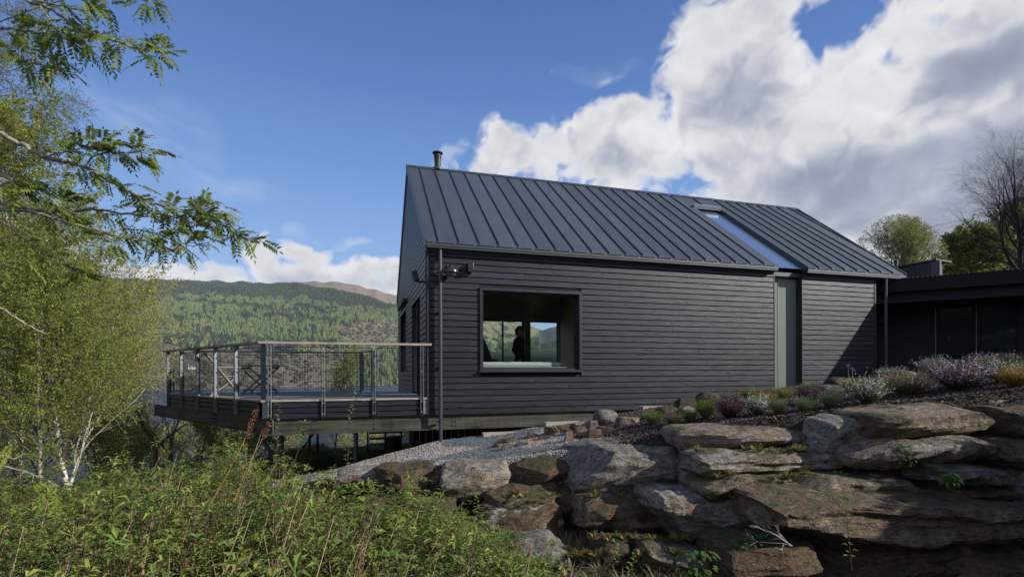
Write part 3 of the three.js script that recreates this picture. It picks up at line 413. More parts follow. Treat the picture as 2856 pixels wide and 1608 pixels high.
// the steel beam under the boards, and the dark wall set back beneath the house
{
  const b = new MB(); b.box(-3.02, 0.415, -0.075, 12.3, 0.695, -0.055); b.box(-3.0, 0.395, -0.17, 12.3, 0.413, 0.035); b.box(-3.0, 0.697, -0.17, 12.3, 0.7045, 0.0);
  b.build('steel_beam', M.beam, house);
  const bo = new MB(); for (const [x, n] of [[-2.93, 1], [-1.06, 1], [0.55, 2], [0.62, 2], [3.9, 2]]) for (let k = 0; k < 3; k++) bo.tubeY([[0, 0], [0.016, 0], [0.016, 0.02], [0, 0.02]].map(([r, y]) => [r, y]), V(x, 0.46 + k * 0.09, -0.05), 6);
  bo.build('bolt', M.beam, house);
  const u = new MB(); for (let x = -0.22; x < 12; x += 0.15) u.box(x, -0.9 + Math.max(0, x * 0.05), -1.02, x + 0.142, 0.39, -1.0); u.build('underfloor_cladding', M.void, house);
  const s = new MB(); for (let k = 0; k < 6; k++) { const z = -1.05 - k * 0.15; s.box(-0.24, -0.95, z - 0.142, -0.22, 0.39, z); } s.build('underfloor_cladding', M.darkWood, house);
  const bm = new MB(); for (const x of [-0.1, 3, 6, 9]) bm.box(x - 0.05, 0.42, -8, x + 0.05, 0.69, -0.2); bm.build('floor_joist', M.darkWood, house);
}
// roof: trays of sheet between standing seams
{
  const N = V(0, 1, PITCH).normalize(), R = (x, z, off = 0) => V(x, EAVE + PITCH * (OVER - z), z).addScaledVector(N, off), verge = (z) => -0.03 - SKEW * Math.max(0, -z), rEnd = (z) => 13.33 - 0.13 * (z - OVER), zr = -HALF, ST = -3.2;
  const core = new MB(), slab = (xa, xb, z0, z1, t = 0.22) => { const top = [R(xa(z0), z0), R(xb(z0), z0), R(xb(z1), z1), R(xa(z1), z1)], bot = [R(xa(z0), z0, -t), R(xb(z0), z0, -t), R(xb(z1), z1, -t), R(xa(z1), z1, -t)]; core.hexa(bot, top); };
  const k = (v) => () => v; slab((z) => verge(z) + 0.02, k(SLOT.x0 - 0.06), OVER - 0.02, zr); slab(k(SLOT.x1 + 0.02), (z) => rEnd(z) - 0.02, OVER - 0.02, zr); slab(k(SLOT.x0 - 0.06), k(SLOT.x1 + 0.02), ST, zr);
  const fb = [[-0.12, zr], [14.0, zr], [14.5, -DEPTH - OVER], [-0.19, -DEPTH - OVER]], B = (x, z, off) => V(x, EAVE + PITCH * (DEPTH + OVER + z), z).add(V(0, off, 0)); core.hexa(fb.map(([x, z]) => B(x, z, -0.26)), fb.map(([x, z]) => B(x, z, 0.0)));
  const cl0 = new MB(), C = (x, z, o) => R(x, z, o); cl0.quad(C(6.05, -0.3, -0.235), C(0.3, -0.3, -0.235), C(0.35, zr, -0.235), C(6.05, zr, -0.235)); const CB = (x, z, off) => V(x, EAVE + PITCH * (DEPTH + OVER + z) + off, z); cl0.quad(CB(0.45, -DEPTH + 0.3, -0.275), CB(6.05, -DEPTH + 0.3, -0.275), CB(6.05, zr, -0.275), CB(0.35, zr, -0.275)); cl0.build('ceiling', M.plaster, house);
  const roof = core.build('roof', M.roofTrim, house), mats = M.roof, rm = rng(3);
  const tray = (xa, xb, z0, z1) => { const mb = new MB(), uo = rm() * 5, vo = rm() * 5, n = 6, cup = 0.0; for (let i = 0; i < n; i++) { const a = mixf(z0, z1, i / n), b = mixf(z0, z1, (i + 1) / n); mb.quad(R(xa(a), a, 0.012), R(xb(a), a, 0.012), R(xb(b), b, 0.012), R(xa(b), b, 0.012), uo, vo + i * 0.8); } mb.quad(R(xa(z0), z0, -0.03), R(xb(z0), z0, -0.03), R(xb(z0), z0, 0.012), R(xa(z0), z0, 0.012)); mb.build('roof_panel', mats[(rm() * 3) | 0], roof); };
  const seam = (x0, x1, z0, z1) => { const mb = new MB(), p = R(x0, z0 - 0.01, 0.012), q = R(x1, z1, 0.012), hh = 0.030, w = 0.009, a = N.clone().multiplyScalar(hh), s = V(w, 0, 0), lo = N.clone().multiplyScalar(0.0); const p2 = p.clone().addScaledVector(q.clone().sub(p).normalize(), 0.03);
    mb.hexa([p.clone().sub(s), p.clone().add(s), q.clone().add(s), q.clone().sub(s)], [p2.clone().sub(s).add(a), p2.clone().add(s).add(a), q.clone().add(s).add(a), q.clone().sub(s).add(a)]); mb.build('seam', M.seam, roof); };
  const line = (xs, right) => { for (let i = 0; i + 1 < xs.length; i++) { const a = xs[i], b = xs[i + 1]; tray(typeof a === 'number' ? k(a) : a, typeof b === 'number' ? k(b) : b, OVER, zr + 0.06); if (typeof b === 'number' && i + 2 < xs.length) seam(b, b, OVER, zr + 0.08); } };
  const xs = [verge]; for (let x = 0.225; x < 8.6; x += 0.4355) xs.push(x); xs.push(SLOT.x0 - 0.06); line(xs);
  const xr = [SLOT.x1 + 0.02]; for (let x = SLOT.x1 + 0.43; x < 13.1; x += 0.4355) xr.push(x); xr.push(rEnd); line(xr);
  for (const x of [13.48, 13.72]) { const zz = OVER - (x - 13.33) / 0.13; if (zz > zr + 0.4) seam(x, x, zz - 0.1, zr + 0.08); }
  { const xm = (SLOT.x0 + SLOT.x1) / 2 - 0.02; tray(k(SLOT.x0 - 0.06), k(xm), ST, zr + 0.06); tray(k(xm), k(SLOT.x1 + 0.02), ST, zr + 0.06); seam(xm, xm, ST, zr + 0.08); }
  const rc = new MB(); { const a = V(-0.15, RIDGE_Y + 0.012, zr), b = V(13.93, RIDGE_Y + 0.012, zr), d = 0.11, dn = V(0, -PITCH * d, d).addScaledVector(N, 0.02), db = V(0, -PITCH * d + 0.02, -d), up = V(0, 0.035, 0); rc.quad(a.clone().add(dn), b.clone().add(dn), b.clone().add(up), a.clone().add(up)); rc.quad(a.clone().add(up), b.clone().add(up), b.clone().add(db), a.clone().add(db)); const lip = N.clone().multiplyScalar(-0.03); rc.quad(a.clone().add(dn).add(lip), b.clone().add(dn).add(lip), b.clone().add(dn), a.clone().add(dn)); rc.tri(a.clone().add(dn), a.clone().add(up), a.clone().add(db)); }
  rc.build('ridge_cap', M.roofTrim, roof);
  const cl = new MB(); for (let x = 0.2; x < 13.8; x += 0.4355) cl.box(x - 0.03, RIDGE_Y - 0.062, zr + 0.105, x - 0.006, RIDGE_Y - 0.045, zr + 0.135); tag(cl.build('ridge_clip', M.galv, roof), null, null, null, 'stuff');
  // eave: folded edge trim, with a recessed gutter board in its shade
  for (const [a, b] of [[-0.03, SLOT.x0 - 0.06], [SLOT.x1 + 0.02, 13.33]]) { const e = new MB(), s = V(0, EAVE - 0.055, OVER - 0.004); e.box(a, EAVE - 0.06, OVER - 0.03, b, EAVE - 0.012, OVER + 0.006); e.box(a, EAVE - 0.10, 0.03, b, EAVE - 0.062, OVER - 0.006); e.build('eave_trim', M.roofTrim, roof); }
  const ec = new MB(); for (let x = 0.1; x < 13.2; x += 0.435) if (x < 8.8 || x > 9.9) ec.box(x, EAVE - 0.012, OVER - 0.01, x + 0.025, EAVE + 0.004, OVER + 0.012); tag(ec.build('eave_clip', M.galv, roof), null, null, null, 'stuff');
  const fd = new MB(); fd.box(0.06, 4.12, 0.0, SLOT.x0 - 0.03, EAVE - 0.1, 0.03); fd.box(SLOT.x1 + 0.03, 4.12, 0.0, 12.4, EAVE - 0.1, 0.03); fd.build('fascia', M.blackTrim, roof);
  const ve = new MB(); ve.bar(R(13.34, OVER, 0.015), R(rEnd(zr) + 0.01, zr + 0.05, 0.015), 0.05, 0.05, N); ve.build('verge_trim', M.roofTrim, roof);
  // the glazed slot: rooflight, then channel glass down the wall between dark reveals
  const gl = new MB(); gl.quad(R(SLOT.x0 - 0.05, 0.12, -0.07), R(SLOT.x1 + 0.01, 0.12, -0.07), R(SLOT.x1 + 0.01, ST, -0.07), R(SLOT.x0 - 0.05, ST, -0.07)); const rl = gl.build('rooflight', M.roofGlass, house);
  const up = new MB(); up.hexa([R(SLOT.x1 + 0.012, 0.14, -0.22), R(SLOT.x1 + 0.03, 0.14, -0.22), R(SLOT.x1 + 0.03, ST, -0.22), R(SLOT.x1 + 0.012, ST, -0.22)], [R(SLOT.x1 + 0.012, 0.19, 0.04), R(SLOT.x1 + 0.03, 0.19, 0.04), R(SLOT.x1 + 0.03, ST, 0.04), R(SLOT.x1 + 0.012, ST, 0.04)]); up.build('upstand', M.seam, rl);
  const tp = new MB(); tp.hexa([R(SLOT.x0 - 0.14, ST + 0.10, 0.005), R(SLOT.x1 + 0.02, ST + 0.10, 0.005), R(SLOT.x1 + 0.02, ST - 0.06, 0.005), R(SLOT.x0 - 0.14, ST - 0.06, 0.005)], [R(SLOT.x0 - 0.14, ST + 0.08, 0.10), R(SLOT.x1 + 0.02, ST + 0.08, 0.10), R(SLOT.x1 + 0.02, ST - 0.04, 0.10), R(SLOT.x0 - 0.14, ST - 0.04, 0.10)]); tp.build('blind_box', M.galv, rl);
  const eb = new MB(); eb.box(SLOT.x0 - 0.02, 4.10, -0.17, SLOT.x1, 4.20, -0.02); eb.build('head_flashing', M.roofTrim, rl);
  const cg = new MB(); cg.quad(V(SLOT.x0, 1.13, -0.17), V(SLOT.x1, 1.13, -0.17), V(SLOT.x1, 4.11, -0.17), V(SLOT.x0, 4.11, -0.17)); const cgm = cg.build('channel_glass', M.channelGlass, house);
  const bk = new MB(); bk.box(SLOT.x0 - 0.02, 0.9, -0.62, SLOT.x1 + 0.02, 4.4, -0.6); bk.build('reveal', std({ rgb: [0.52, 0.55, 0.50], roughness: 0.9 }), cgm);
  const ab = new MB(); ab.box(SLOT.x0 + 0.03, 3.40, -0.22, SLOT.x0 + 0.45, 3.66, -0.19); ab.build('wall_box', M.void, cgm);
  for (const [a, b] of [[SLOT.x0 - 0.026, SLOT.x0 - 0.006], [SLOT.x1 + 0.004, SLOT.x1 + 0.026]]) { const r = new MB(); r.box(a, 0.95, -0.24, b, 4.2, 0.028); r.build('reveal', M.blackTrim, cgm); }
  for (const x of [SLOT.x0 + 0.294, SLOT.x0 + 0.588]) { const j = new MB(); j.box(x - 0.004, 1.131, -0.166, x + 0.004, 4.1, -0.160); j.build('glass_joint', M.galv, cgm); }
  const sill = new MB(); sill.box(SLOT.x0 - 0.003, 1.06, -0.2, SLOT.x1 + 0.003, 1.13, 0.03); sill.build('sill', M.galv, cgm);
  // flue
  const fu = new MB(); fu.tubeY([[0.095, -0.15], [0.095, 0.34], [0.105, 0.345], [0.105, 0.36], [0.095, 0.365], [0.095, 0.40], [0.112, 0.41], [0.112, 0.455], [0.09, 0.46], [0.09, 0.475], [0.15, 0.505], [0.155, 0.525], [0.11, 0.545], [0.0, 0.56]], V(0.76, 7.52, zr), 20); const fm = fu.build('flue', M.blackTrim, house);
  const fl = new MB(); fl.tubeY([[0.16, -0.02], [0.15, 0.05], [0.096, 0.09]], V(0.76, 7.55, zr), 16); fl.build('flashing', M.roofTrim, fm);
}
// the picture window: projecting surround, deep reveal, one pane
{
  const s = new MB(), a = 1.125, b = 3.505, y0 = 1.615, y1 = 3.435; s.box(a, y0, 0.0, WIN.x0, y1, 0.055); s.box(WIN.x1, y0, 0.0, b, y1, 0.055); s.box(WIN.x0, WIN.y1, 0.0, WIN.x1, y1, 0.0548); s.box(WIN.x0 + 0.001, y0 + 0.02, 0, WIN.x1 - 0.001, WIN.y0, 0.054);
  const w = s.build('window', M.boards[0], house);
  const fr = new MB(); fr.box(WIN.x0, WIN.y0, -0.20, WIN.x0 + 0.02, WIN.y1, 0.0); fr.box(WIN.x1 - 0.02, WIN.y0, -0.20, WIN.x1, WIN.y1, 0.0); fr.box(WIN.x0 + 0.02, WIN.y1 - 0.02, -0.2, WIN.x1 - 0.02, WIN.y1, 0); fr.box(WIN.x0 + 0.02, WIN.y0, -0.2, WIN.x1 - 0.02, WIN.y0 + 0.03, 0.0);
  for (const [p, q] of [[WIN.x0 + 0.02, WIN.x0 + 0.045], [WIN.x1 - 0.05, WIN.x1 - 0.02]]) fr.box(p, WIN.y0 + 0.03, -0.17, q, WIN.y1 - 0.02, -0.11); fr.box(WIN.x0 + 0.045, WIN.y0 + 0.03, -0.17, WIN.x1 - 0.05, WIN.y0 + 0.055, -0.11); fr.build('frame', M.blackTrim, w);
  const gd = new MB(); gd.box(WIN.x0 + 0.05, WIN.y0 + 0.055, -0.112, WIN.x1 - 0.06, WIN.y0 + 0.067, -0.10); gd.build('glazing_bead', M.galv, w);
  const p = new MB(); p.quad(V(WIN.x0 + 0.03, WIN.y0 + 0.05, -0.14), V(WIN.x1 - 0.03, WIN.y0 + 0.05, -0.14), V(WIN.x1 - 0.03, WIN.y1 - 0.01, -0.14), V(WIN.x0 + 0.03, WIN.y1 - 0.01, -0.14)); p.build('pane', M.glass, w);
  const si = new MB(); si.hexa([V(a - 0.02, y0 - 0.01, 0.0), V(a - 0.02, y0 - 0.01, 0.11), V(b + 0.02, y0 - 0.01, 0.11), V(b + 0.02, y0 - 0.01, 0)].reverse(), [V(a - 0.02, y0 + 0.035, 0), V(a - 0.02, y0 + 0.015, 0.11), V(b + 0.02, y0 + 0.015, 0.11), V(b + 0.02, y0 + 0.035, 0)].reverse()); si.build('sill', M.blackTrim, w);
}
// rainwater pipes
function downpipe(x, y0, y1, ys) {
  const p = new MB(), z = 0.13; p.tube([V(x, y0, z), V(x, y1, z)], 0.038, 14); const m = p.build('downpipe', M.pipe, house);
  for (const y of ys) { const c = new MB(); c.tubeY([[0.038, 0], [0.045, 0.003], [0.045, 0.022], [0.04, 0.027], [0.04, 0.05], [0.045, 0.053], [0.045, 0.07], [0.038, 0.073]], V(x, y, z), 14); c.build('collar', M.pipe, m); }
  const b = new MB(); for (let y = y0 + 0.6; y < y1; y += 1.15) { b.box(x - 0.055, y, 0.02, x + 0.055, y + 0.03, z - 0.036); } b.build('bracket', M.pipe, m);
}
downpipe(0.262, -0.05, EAVE - 0.1, [0.83, 2.08]); downpipe(12.66, 1.25, EAVE - 0.1, [2.4]);
// lamp and sensor on the long wall, floodlight on the gable
{
  const l = thing('wall_lamp', 'black dish shaped lamp on the boards beside the left downpipe', 'wall lamp', null, V(0.47, 3.72, 0.02));
  let m = new MB(); m.box(-0.05, 0.02, 0, 0.05, 0.16, 0.035); m.tube([V(0, 0.1, 0.02), V(0, 0.13, 0.12), V(0, 0.12, 0.2), V(0, 0.07, 0.22)], 0.02, 8); m.build('bracket', M.blackTrim, l);
  m = new MB(); m.tubeY([[0.155, -0.05], [0.165, -0.04], [0.16, -0.01], [0.12, 0.03], [0.06, 0.06], [0.035, 0.10], [0.0, 0.105]], V(0, 0, 0.22), 24); m.build('lamp_shade', std({ rgb: [0.05, 0.052, 0.06], roughness: 0.3, metalness: 0.3 }), l);
  m = new MB(); m.tubeY([[0.0, -0.12], [0.08, -0.11], [0.12, -0.06], [0.125, -0.03]], V(0, 0, 0.22), 18); m.build('diffuser', std({ rgb: [0.10, 0.10, 0.11], roughness: 0.25 }), l);
  const s = thing('motion_sensor', 'small black box sensor with a pale end on the boards right of the lamp', 'motion sensor', null, V(0.90, 3.84, 0.02));
  m = new MB(); m.obox(V(0, 0, 0.09), V(0.055, 0.008, 0), V(-0.012, 0.085, 0.02), V(0, -0.012, 0.08)); m.box(-0.04, -0.12, 0, 0.04, -0.06, 0.08); m.build('body', M.blackTrim, s);
  m = new MB(); m.box(0.056, -0.05, 0.03, 0.066, 0.085, 0.15); m.build('end_cap', std({ rgb: [0.5, 0.5, 0.5], roughness: 0.4, metalness: 0.5 }), s);
  const f = thing('floodlight', 'black floodlight on a short arm at the gable corner', 'floodlight', null, gab(0.35, 3.56, 0.02));
  m = new MB(); m.tube([V(0.02, 0, 0.05), V(-0.1, 0, 0), V(-0.16, 0.04, 0)], 0.022, 8); m.build('arm', M.blackTrim, f);
  m = new MB(); m.obox(V(-0.19, 0.12, 0), V(0.05, 0.02, 0), V(-0.03, 0.10, 0), V(0, 0, 0.12)); m.build('lamp_head', M.blackTrim, f);
}
// inside: cushion along the window seat, a figure, a chair back, things on a table
{
  const c = new MB(); const P = []; const L0 = 0.6, L1 = 3.17; for (let i = 0; i <= 40; i++) P.push(i / 40); const prof = []; for (let k = 0; k <= 16; k++) { const a = k / 16 * 2 * Math.PI; prof.push([Math.sign(Math.cos(a)) * Math.pow(Math.abs(Math.cos(a)), 0.5) * 0.22, Math.sign(Math.sin(a)) * Math.pow(Math.abs(Math.sin(a)), 0.55) * 0.066]); }
  const at = (t, k) => { const x = mixf(L0, L1, t), e = Math.pow(Math.min(1, Math.min(t, 1 - t) * 26 + 0.15), 0.5), w = 0.012 * noise(x * 5, k * 0.4, 2); return V(x, 1.772 + prof[k][1] * e + w, -0.49 + prof[k][0] * (0.85 + 0.15 * e)); };
  for (let i = 0; i < 40; i++) for (let k = 0; k < 16; k++) c.quad(at(P[i], k), at(P[i + 1], k), at(P[i + 1], k + 1), at(P[i], k + 1), P[i] * 2.6, k * 0.06);
  tag(c.build('seat_cushion', M.cushion), 'long grey green checked cushion on the window seat behind the glass', 'cushion');
  const t = thing('dining_table', 'low dining table seen just above the cushion through the big window', 'table', null, V(2.15, FLOOR, -3.0));
  let m = new MB(); m.box(-0.7, 0.70, -0.4, 0.7, 0.74, 0.4); m.build('table_top', M.plywood, t); for (const sx of [-0.64, 0.64]) for (const sz of [-0.34, 0.34]) { m = new MB(); m.bar(V(sx, 0, sz), V(sx, 0.7, sz), 0.05, 0.05); m.build('leg', M.plywood, t); }
  const b = thing('table_bag', 'red and pale blue soft bag on the table behind the window', 'bag', null, V(2.17, FLOOR + 0.742, -2.95));
  m = new MB(); const bag = (cx, w, h, mb) => mb.tubeY([[0, h], [w * 0.5, h * 0.94], [w * 0.9, h * 0.6], [w, h * 0.25], [w * 0.8, 0], [0, 0]], V(cx, 0, 0), 14); bag(0, 0.15, 0.16, m); m.build('body', std({ rgb: [0.25, 0.05, 0.05], roughness: 0.8 }), b); m = new MB(); bag(0.16, 0.10, 0.12, m); m.build('pouch', std({ rgb: [0.30, 0.5, 0.58], roughness: 0.7 }), b);
  const ch = thing('armchair', 'dark purple high backed chair at the left edge of the big window', 'chair', null, V(1.60, FLOOR, -2.05));
  const back = new THREE.Shape(); back.moveTo(-0.30, 0.35); back.lineTo(0.30, 0.35); back.bezierCurveTo(0.28, 0.8, 0.16, 1.15, 0.02, 1.38); back.bezierCurveTo(-0.1, 1.46, -0.26, 1.40, -0.30, 1.2); const bg = new THREE.ExtrudeGeometry(back, { depth: 0.14, bevelSize: 0.03, bevelThickness: 0.03, bevelSegments: 3 }); const pm = std({ rgb: [0.07, 0.02, 0.06], roughness: 0.95 });
  mesh('backrest', bg, pm, ch); m = new MB(); m.box(-0.32, 0.26, 0.1, 0.32, 0.44, 0.7); m.build('seat', pm, ch); for (const sx of [-0.26, 0.26]) for (const sz of [0.08, 0.62]) { m = new MB(); m.bar(V(sx, 0, sz), V(sx, 0.26, sz), 0.04, 0.04); m.build('leg', M.darkWood, ch); }
}
// a figure standing inside, seen dark against the far windows
{
  const capsules = (list, lo, hi, cell, kb = 0.035) => {
    const size = Math.max(hi.x - lo.x, hi.y - lo.y, hi.z - lo.z), res = Math.ceil(size / cell), mc = new MarchingCubes(res, std({}), false, false, 400000), mid = lo.clone().add(hi).multiplyScalar(0.5), half = size / 2; mc.isolation = 0;
    for (let k = 0; k < res; k++) for (let j = 0; j < res; j++) for (let i = 0; i < res; i++) {
      const p = V((i - res / 2) / (res / 2) * half, (j - res / 2) / (res / 2) * half, (k - res / 2) / (res / 2) * half).add(mid); let d = 9;
      for (const [a, b, ra, rb2, sz] of list) { const ab = b.clone().sub(a), ap = p.clone().sub(a); if (sz) { ab.z *= 1; ap.z /= sz; const bb = ab.clone(); bb.z /= sz; const t = clamp(ap.dot(bb) / bb.lengthSq()); const q = ap.addScaledVector(bb, -t).length() - mixf(ra, rb2, t); const h = clamp(0.5 + 0.5 * (d - q) / kb); d = mixf(d, q, h) - kb * h * (1 - h); continue; } const t = clamp(ap.dot(ab) / Math.max(ab.lengthSq(), 1e-9)), q = ap.addScaledVector(ab, -t).length() - mixf(ra, rb2, t), h = clamp(0.5 + 0.5 * (d - q) / kb); d = mixf(d, q, h) - kb * h * (1 - h); }
      mc.field[i + j * res + k * res * res] = -d;
    }
    mc.update(); const n = mc.count, g = new THREE.BufferGeometry(), pos = new Float32Array(mc.positionArray.subarray(0, n * 3)), nor = new Float32Array(mc.normalArray.subarray(0, n * 3)); for (let i = 0; i < n; i++) { pos[i * 3] = pos[i * 3] * half + mid.x; pos[i * 3 + 1] = pos[i * 3 + 1] * half + mid.y; pos[i * 3 + 2] = pos[i * 3 + 2] * half + mid.z; }
    g.setAttribute('position', new THREE.BufferAttribute(pos, 3)); g.setAttribute('normal', new THREE.BufferAttribute(nor, 3)); g.setAttribute('uv', new THREE.BufferAttribute(new Float32Array(n * 2), 2)); return g;
  };
  const who = thing('person', 'person in a dark shirt standing indoors with hands in pockets behind the big window', 'person', null, V(2.76, FLOOR, -2.42)); who.rotation.y = 0.9;
  // own axes: x to the figure's left, z the way it faces
  const body = [[V(0, 1.40, 0), V(0, 1.52, 0.01), 0.055, 0.052], [V(0, 1.58, 0.015), V(0, 1.67, 0.0), 0.082, 0.092], [V(0, 1.55, 0.05), V(0, 1.60, 0.06), 0.045, 0.06], [V(0, 1.60, 0.10), V(0, 1.585, 0.125), 0.014, 0.016], [V(0.09, 1.61, 0.0), V(0.093, 1.63, -0.01), 0.012, 0.018], [V(-0.09, 1.61, 0), V(-0.093, 1.63, -0.01), 0.012, 0.018],
    [V(0.19, 0.86, 0.06), V(0.15, 0.80, 0.10), 0.036, 0.04], [V(-0.19, 0.86, 0.06), V(-0.15, 0.80, 0.10), 0.036, 0.04], [V(0, 1.0, 0), V(0, 1.4, 0), 0.11, 0.10], [V(0.1, 0.9, 0), V(0.11, 0.07, -0.02), 0.07, 0.045], [V(-0.1, 0.9, 0), V(-0.11, 0.07, -0.02), 0.07, 0.045], [V(0.11, 0.05, -0.03), V(0.13, 0.04, 0.16), 0.045, 0.035], [V(-0.11, 0.05, -0.03), V(-0.13, 0.04, 0.16), 0.045, 0.035]];
  mesh('body', capsules(body, V(-0.35, 0, -0.35), V(0.35, 1.8, 0.35), 0.017, 0.02), M.skin, who);
  const shirt = [[V(-0.14, 1.38, -0.01), V(0.14, 1.38, -0.01), 0.085, 0.085], [V(0, 1.30, 0), V(0, 0.98, 0.01), 0.185, 0.165, 0.72], [V(0, 0.98, 0.01), V(0, 0.80, 0.01), 0.17, 0.185, 0.72], [V(0.19, 1.38, -0.01), V(0.27, 1.12, -0.05), 0.068, 0.056], [V(0.27, 1.12, -0.05), V(0.21, 0.90, 0.05), 0.054, 0.046], [V(-0.19, 1.38, -0.01), V(-0.27, 1.12, -0.05), 0.068, 0.056], [V(-0.27, 1.12, -0.05), V(-0.21, 0.90, 0.05), 0.054, 0.046], [V(0, 1.44, 0), V(0, 1.47, 0), 0.075, 0.07]];
  mesh('shirt', capsules(shirt, V(-0.4, 0.7, -0.4), V(0.4, 1.55, 0.4), 0.014, 0.05), M.cloth, who);
  const tr = [[V(0, 0.93, 0), V(0, 0.84, 0), 0.165, 0.165, 0.75], [V(0.09, 0.84, 0), V(0.105, 0.48, 0.01), 0.10, 0.078], [V(0.105, 0.48, 0.01), V(0.11, 0.10, -0.02), 0.076, 0.068], [V(-0.09, 0.84, 0), V(-0.105, 0.48, 0.01), 0.10, 0.078], [V(-0.105, 0.48, 0.01), V(-0.11, 0.10, -0.02), 0.076, 0.068]];
  mesh('trousers', capsules(tr, V(-0.5, 0, -0.5), V(0.5, 1.02, 0.5), 0.02, 0.03), std({ rgb: [0.02, 0.02, 0.026], roughness: 0.95 }), who);
  const hair = [[V(0, 1.66, -0.03), V(0, 1.70, 0.0), 0.092, 0.088], [V(0, 1.58, -0.055), V(0, 1.65, -0.04), 0.06, 0.08], [V(0, 1.74, 0.02), V(0, 1.735, 0.05), 0.05, 0.035]]; mesh('hair', capsules(hair, V(-0.15, 1.48, -0.16), V(0.15, 1.84, 0.16), 0.012), std({ rgb: [0.02, 0.014, 0.01], roughness: 0.9 }), who);
}
// ------------------------------------------------------------------ the deck, cantilevered over the slope
const deck = thing('deck', 'raised timber deck with mesh railings and a grey handrail at the gable end', 'deck');
const DA = V(-3.149, FLOOR, 0), DB = V(-6.293, FLOOR, -4.609), DC = V(-1.42, FLOOR, -4.609), SIDE = DB.clone().sub(DA).normalize(), SOUT = V(SIDE.z, 0, -SIDE.x);  // SOUT points away from the deck
{
  const edge = (z) => -3.149 + z * (DB.x - DA.x) / (DB.z - DA.z), rd = rng(8);
  // planks run parallel to the house front
  for (let z = -0.125, i = 0; z > -4.6; z -= 0.15, i++) { const z1 = z - 0.144, x1 = z1 < -3.55 ? -1.42 : -0.03 - SKEW * -z, mb = new MB(), y0 = FLOOR - 0.03, y1 = FLOOR + (rd() - 0.5) * 0.003; mb.hexa([V(edge(z) + 0.03, y0, z), V(x1, y0, z), V(x1, y0, z1), V(edge(z1) + 0.03, y0, z1)], [V(edge(z) + 0.03, y1, z), V(x1, y1, z), V(x1, y1, z1), V(edge(z1) + 0.03, y1, z1)], rd() * 3, rd()); mb.build('plank', M.deckWood, deck); }
  const nose = new MB(); nose.hexa([V(DA.x - 0.02, FLOOR - 0.034, 0.035), V(-0.01, FLOOR - 0.034, 0.035), V(-0.01, FLOOR - 0.034, -0.12), V(DA.x - 0.02 - 0.07, FLOOR - 0.034, -0.12)], [V(DA.x - 0.02, FLOOR + 0.002, 0.035), V(-0.01, FLOOR + 0.002, 0.035), V(-0.01, FLOOR + 0.002, -0.12), V(DA.x - 0.02 - 0.07, FLOOR + 0.002, -0.12)]); nose.build('edge_board', M.paleWood, deck);
  { const a = DA.clone().addScaledVector(SOUT, 0.03), b = DB.clone().addScaledVector(SOUT, 0.03), c = DB.clone().addScaledVector(SOUT, -0.1), d = DA.clone().addScaledVector(SOUT, -0.1).addScaledVector(SIDE, 0.09); const lo = (p) => p.clone().setY(FLOOR - 0.036), hi = (p) => p.clone().setY(FLOOR - 0.001); const m = new MB(); m.hexa([lo(a.addScaledVector(SIDE, 0.06)), lo(d), lo(c), lo(b)], [hi(a), hi(d), hi(c), hi(b)]); m.build('edge_board', M.greyWood, deck); }
  // fascia boards between the post plates
  const posts = [-3.012, -2.042, -1.072, -0.112];
  for (let i = 0; i < 3; i++) for (let k = 0; k < 3; k++) plank(V(posts[i] + 0.05, 0.712 + k * 0.109, -0.006), X1, Z1, posts[i + 1] - posts[i] - 0.10, 0.109).build('fascia_board', M.boards[k === 1 ? 2 : 0], deck);
  for (let k = 0; k < 3; k++) { const L = 5.5; plank(DB.clone().setY(0.735 + k * 0.102).addScaledVector(SIDE, 0.02), SIDE.clone().negate(), SOUT, L, 0.10).build('fascia_board', M.boards[2], deck); }
  const bkb = new MB(); bkb.box(DA.x + 0.02, 0.715, -0.05, -0.06, FLOOR - 0.05, -0.02); bkb.bar(V(-3.13, 0.88, -0.05), V(-6.25, 0.88, -4.6), 0.03, 0.30); bkb.bar(V(-6.2, 0.9, -4.58), V(-1.42, 0.9, -4.58), 0.03, 0.28); for (let x = -5.6; x < -0.2; x += 0.6) { const z0 = (x - DA.x) / (DB.x - DA.x) * DB.z; bkb.box(x, 0.82, -4.55, x + 0.05, FLOOR - 0.04, Math.min(-0.06, z0 - 0.1)); } bkb.build('joist', M.void, deck);
  // steel: the beam on the splayed side runs on past the deck; flat ends and bolts
  const sb = new MB(), s0 = V(-2.96, 0.555, 0.0).addScaledVector(SOUT, 0.0), s1 = V(-2.96, 0.555, 0).addScaledVector(SIDE, 7.55); sb.bar(s0, s1, 0.02, 0.28); for (const y of [-0.15, 0.148]) { const p = s0.clone().add(V(0, y, 0)), q = s1.clone().add(V(0, y, 0)); sb.bar(p.addScaledVector(SOUT, y < 0 ? 0 : -0.04), q.addScaledVector(SOUT, y < 0 ? 0 : -0.04), y < 0 ? 0.16 : 0.18, 0.018); } sb.build('steel_beam', M.beam, deck);
  const bl = new MB(); for (const t of [0.28, 2.85, 3.02]) for (let k = 0; k < 3; k++) bl.obox(s0.clone().addScaledVector(SIDE, t).add(V(0, -0.08 + k * 0.08, 0)).addScaledVector(SOUT, 0.016), SIDE.clone().multiplyScalar(0.016), V(0, 0.016, 0), SOUT.clone().multiplyScalar(0.008)); bl.build('bolt', M.void, deck);
  const fl = new MB(); fl.obox(s1.clone().add(V(0, 0.158, 0)).addScaledVector(SIDE, -0.7).addScaledVector(SOUT, -0.25), SIDE.clone().multiplyScalar(0.7), V(0, 0.008, 0), SOUT.clone().multiplyScalar(0.3)); fl.build('steel_plate', M.galv, deck);
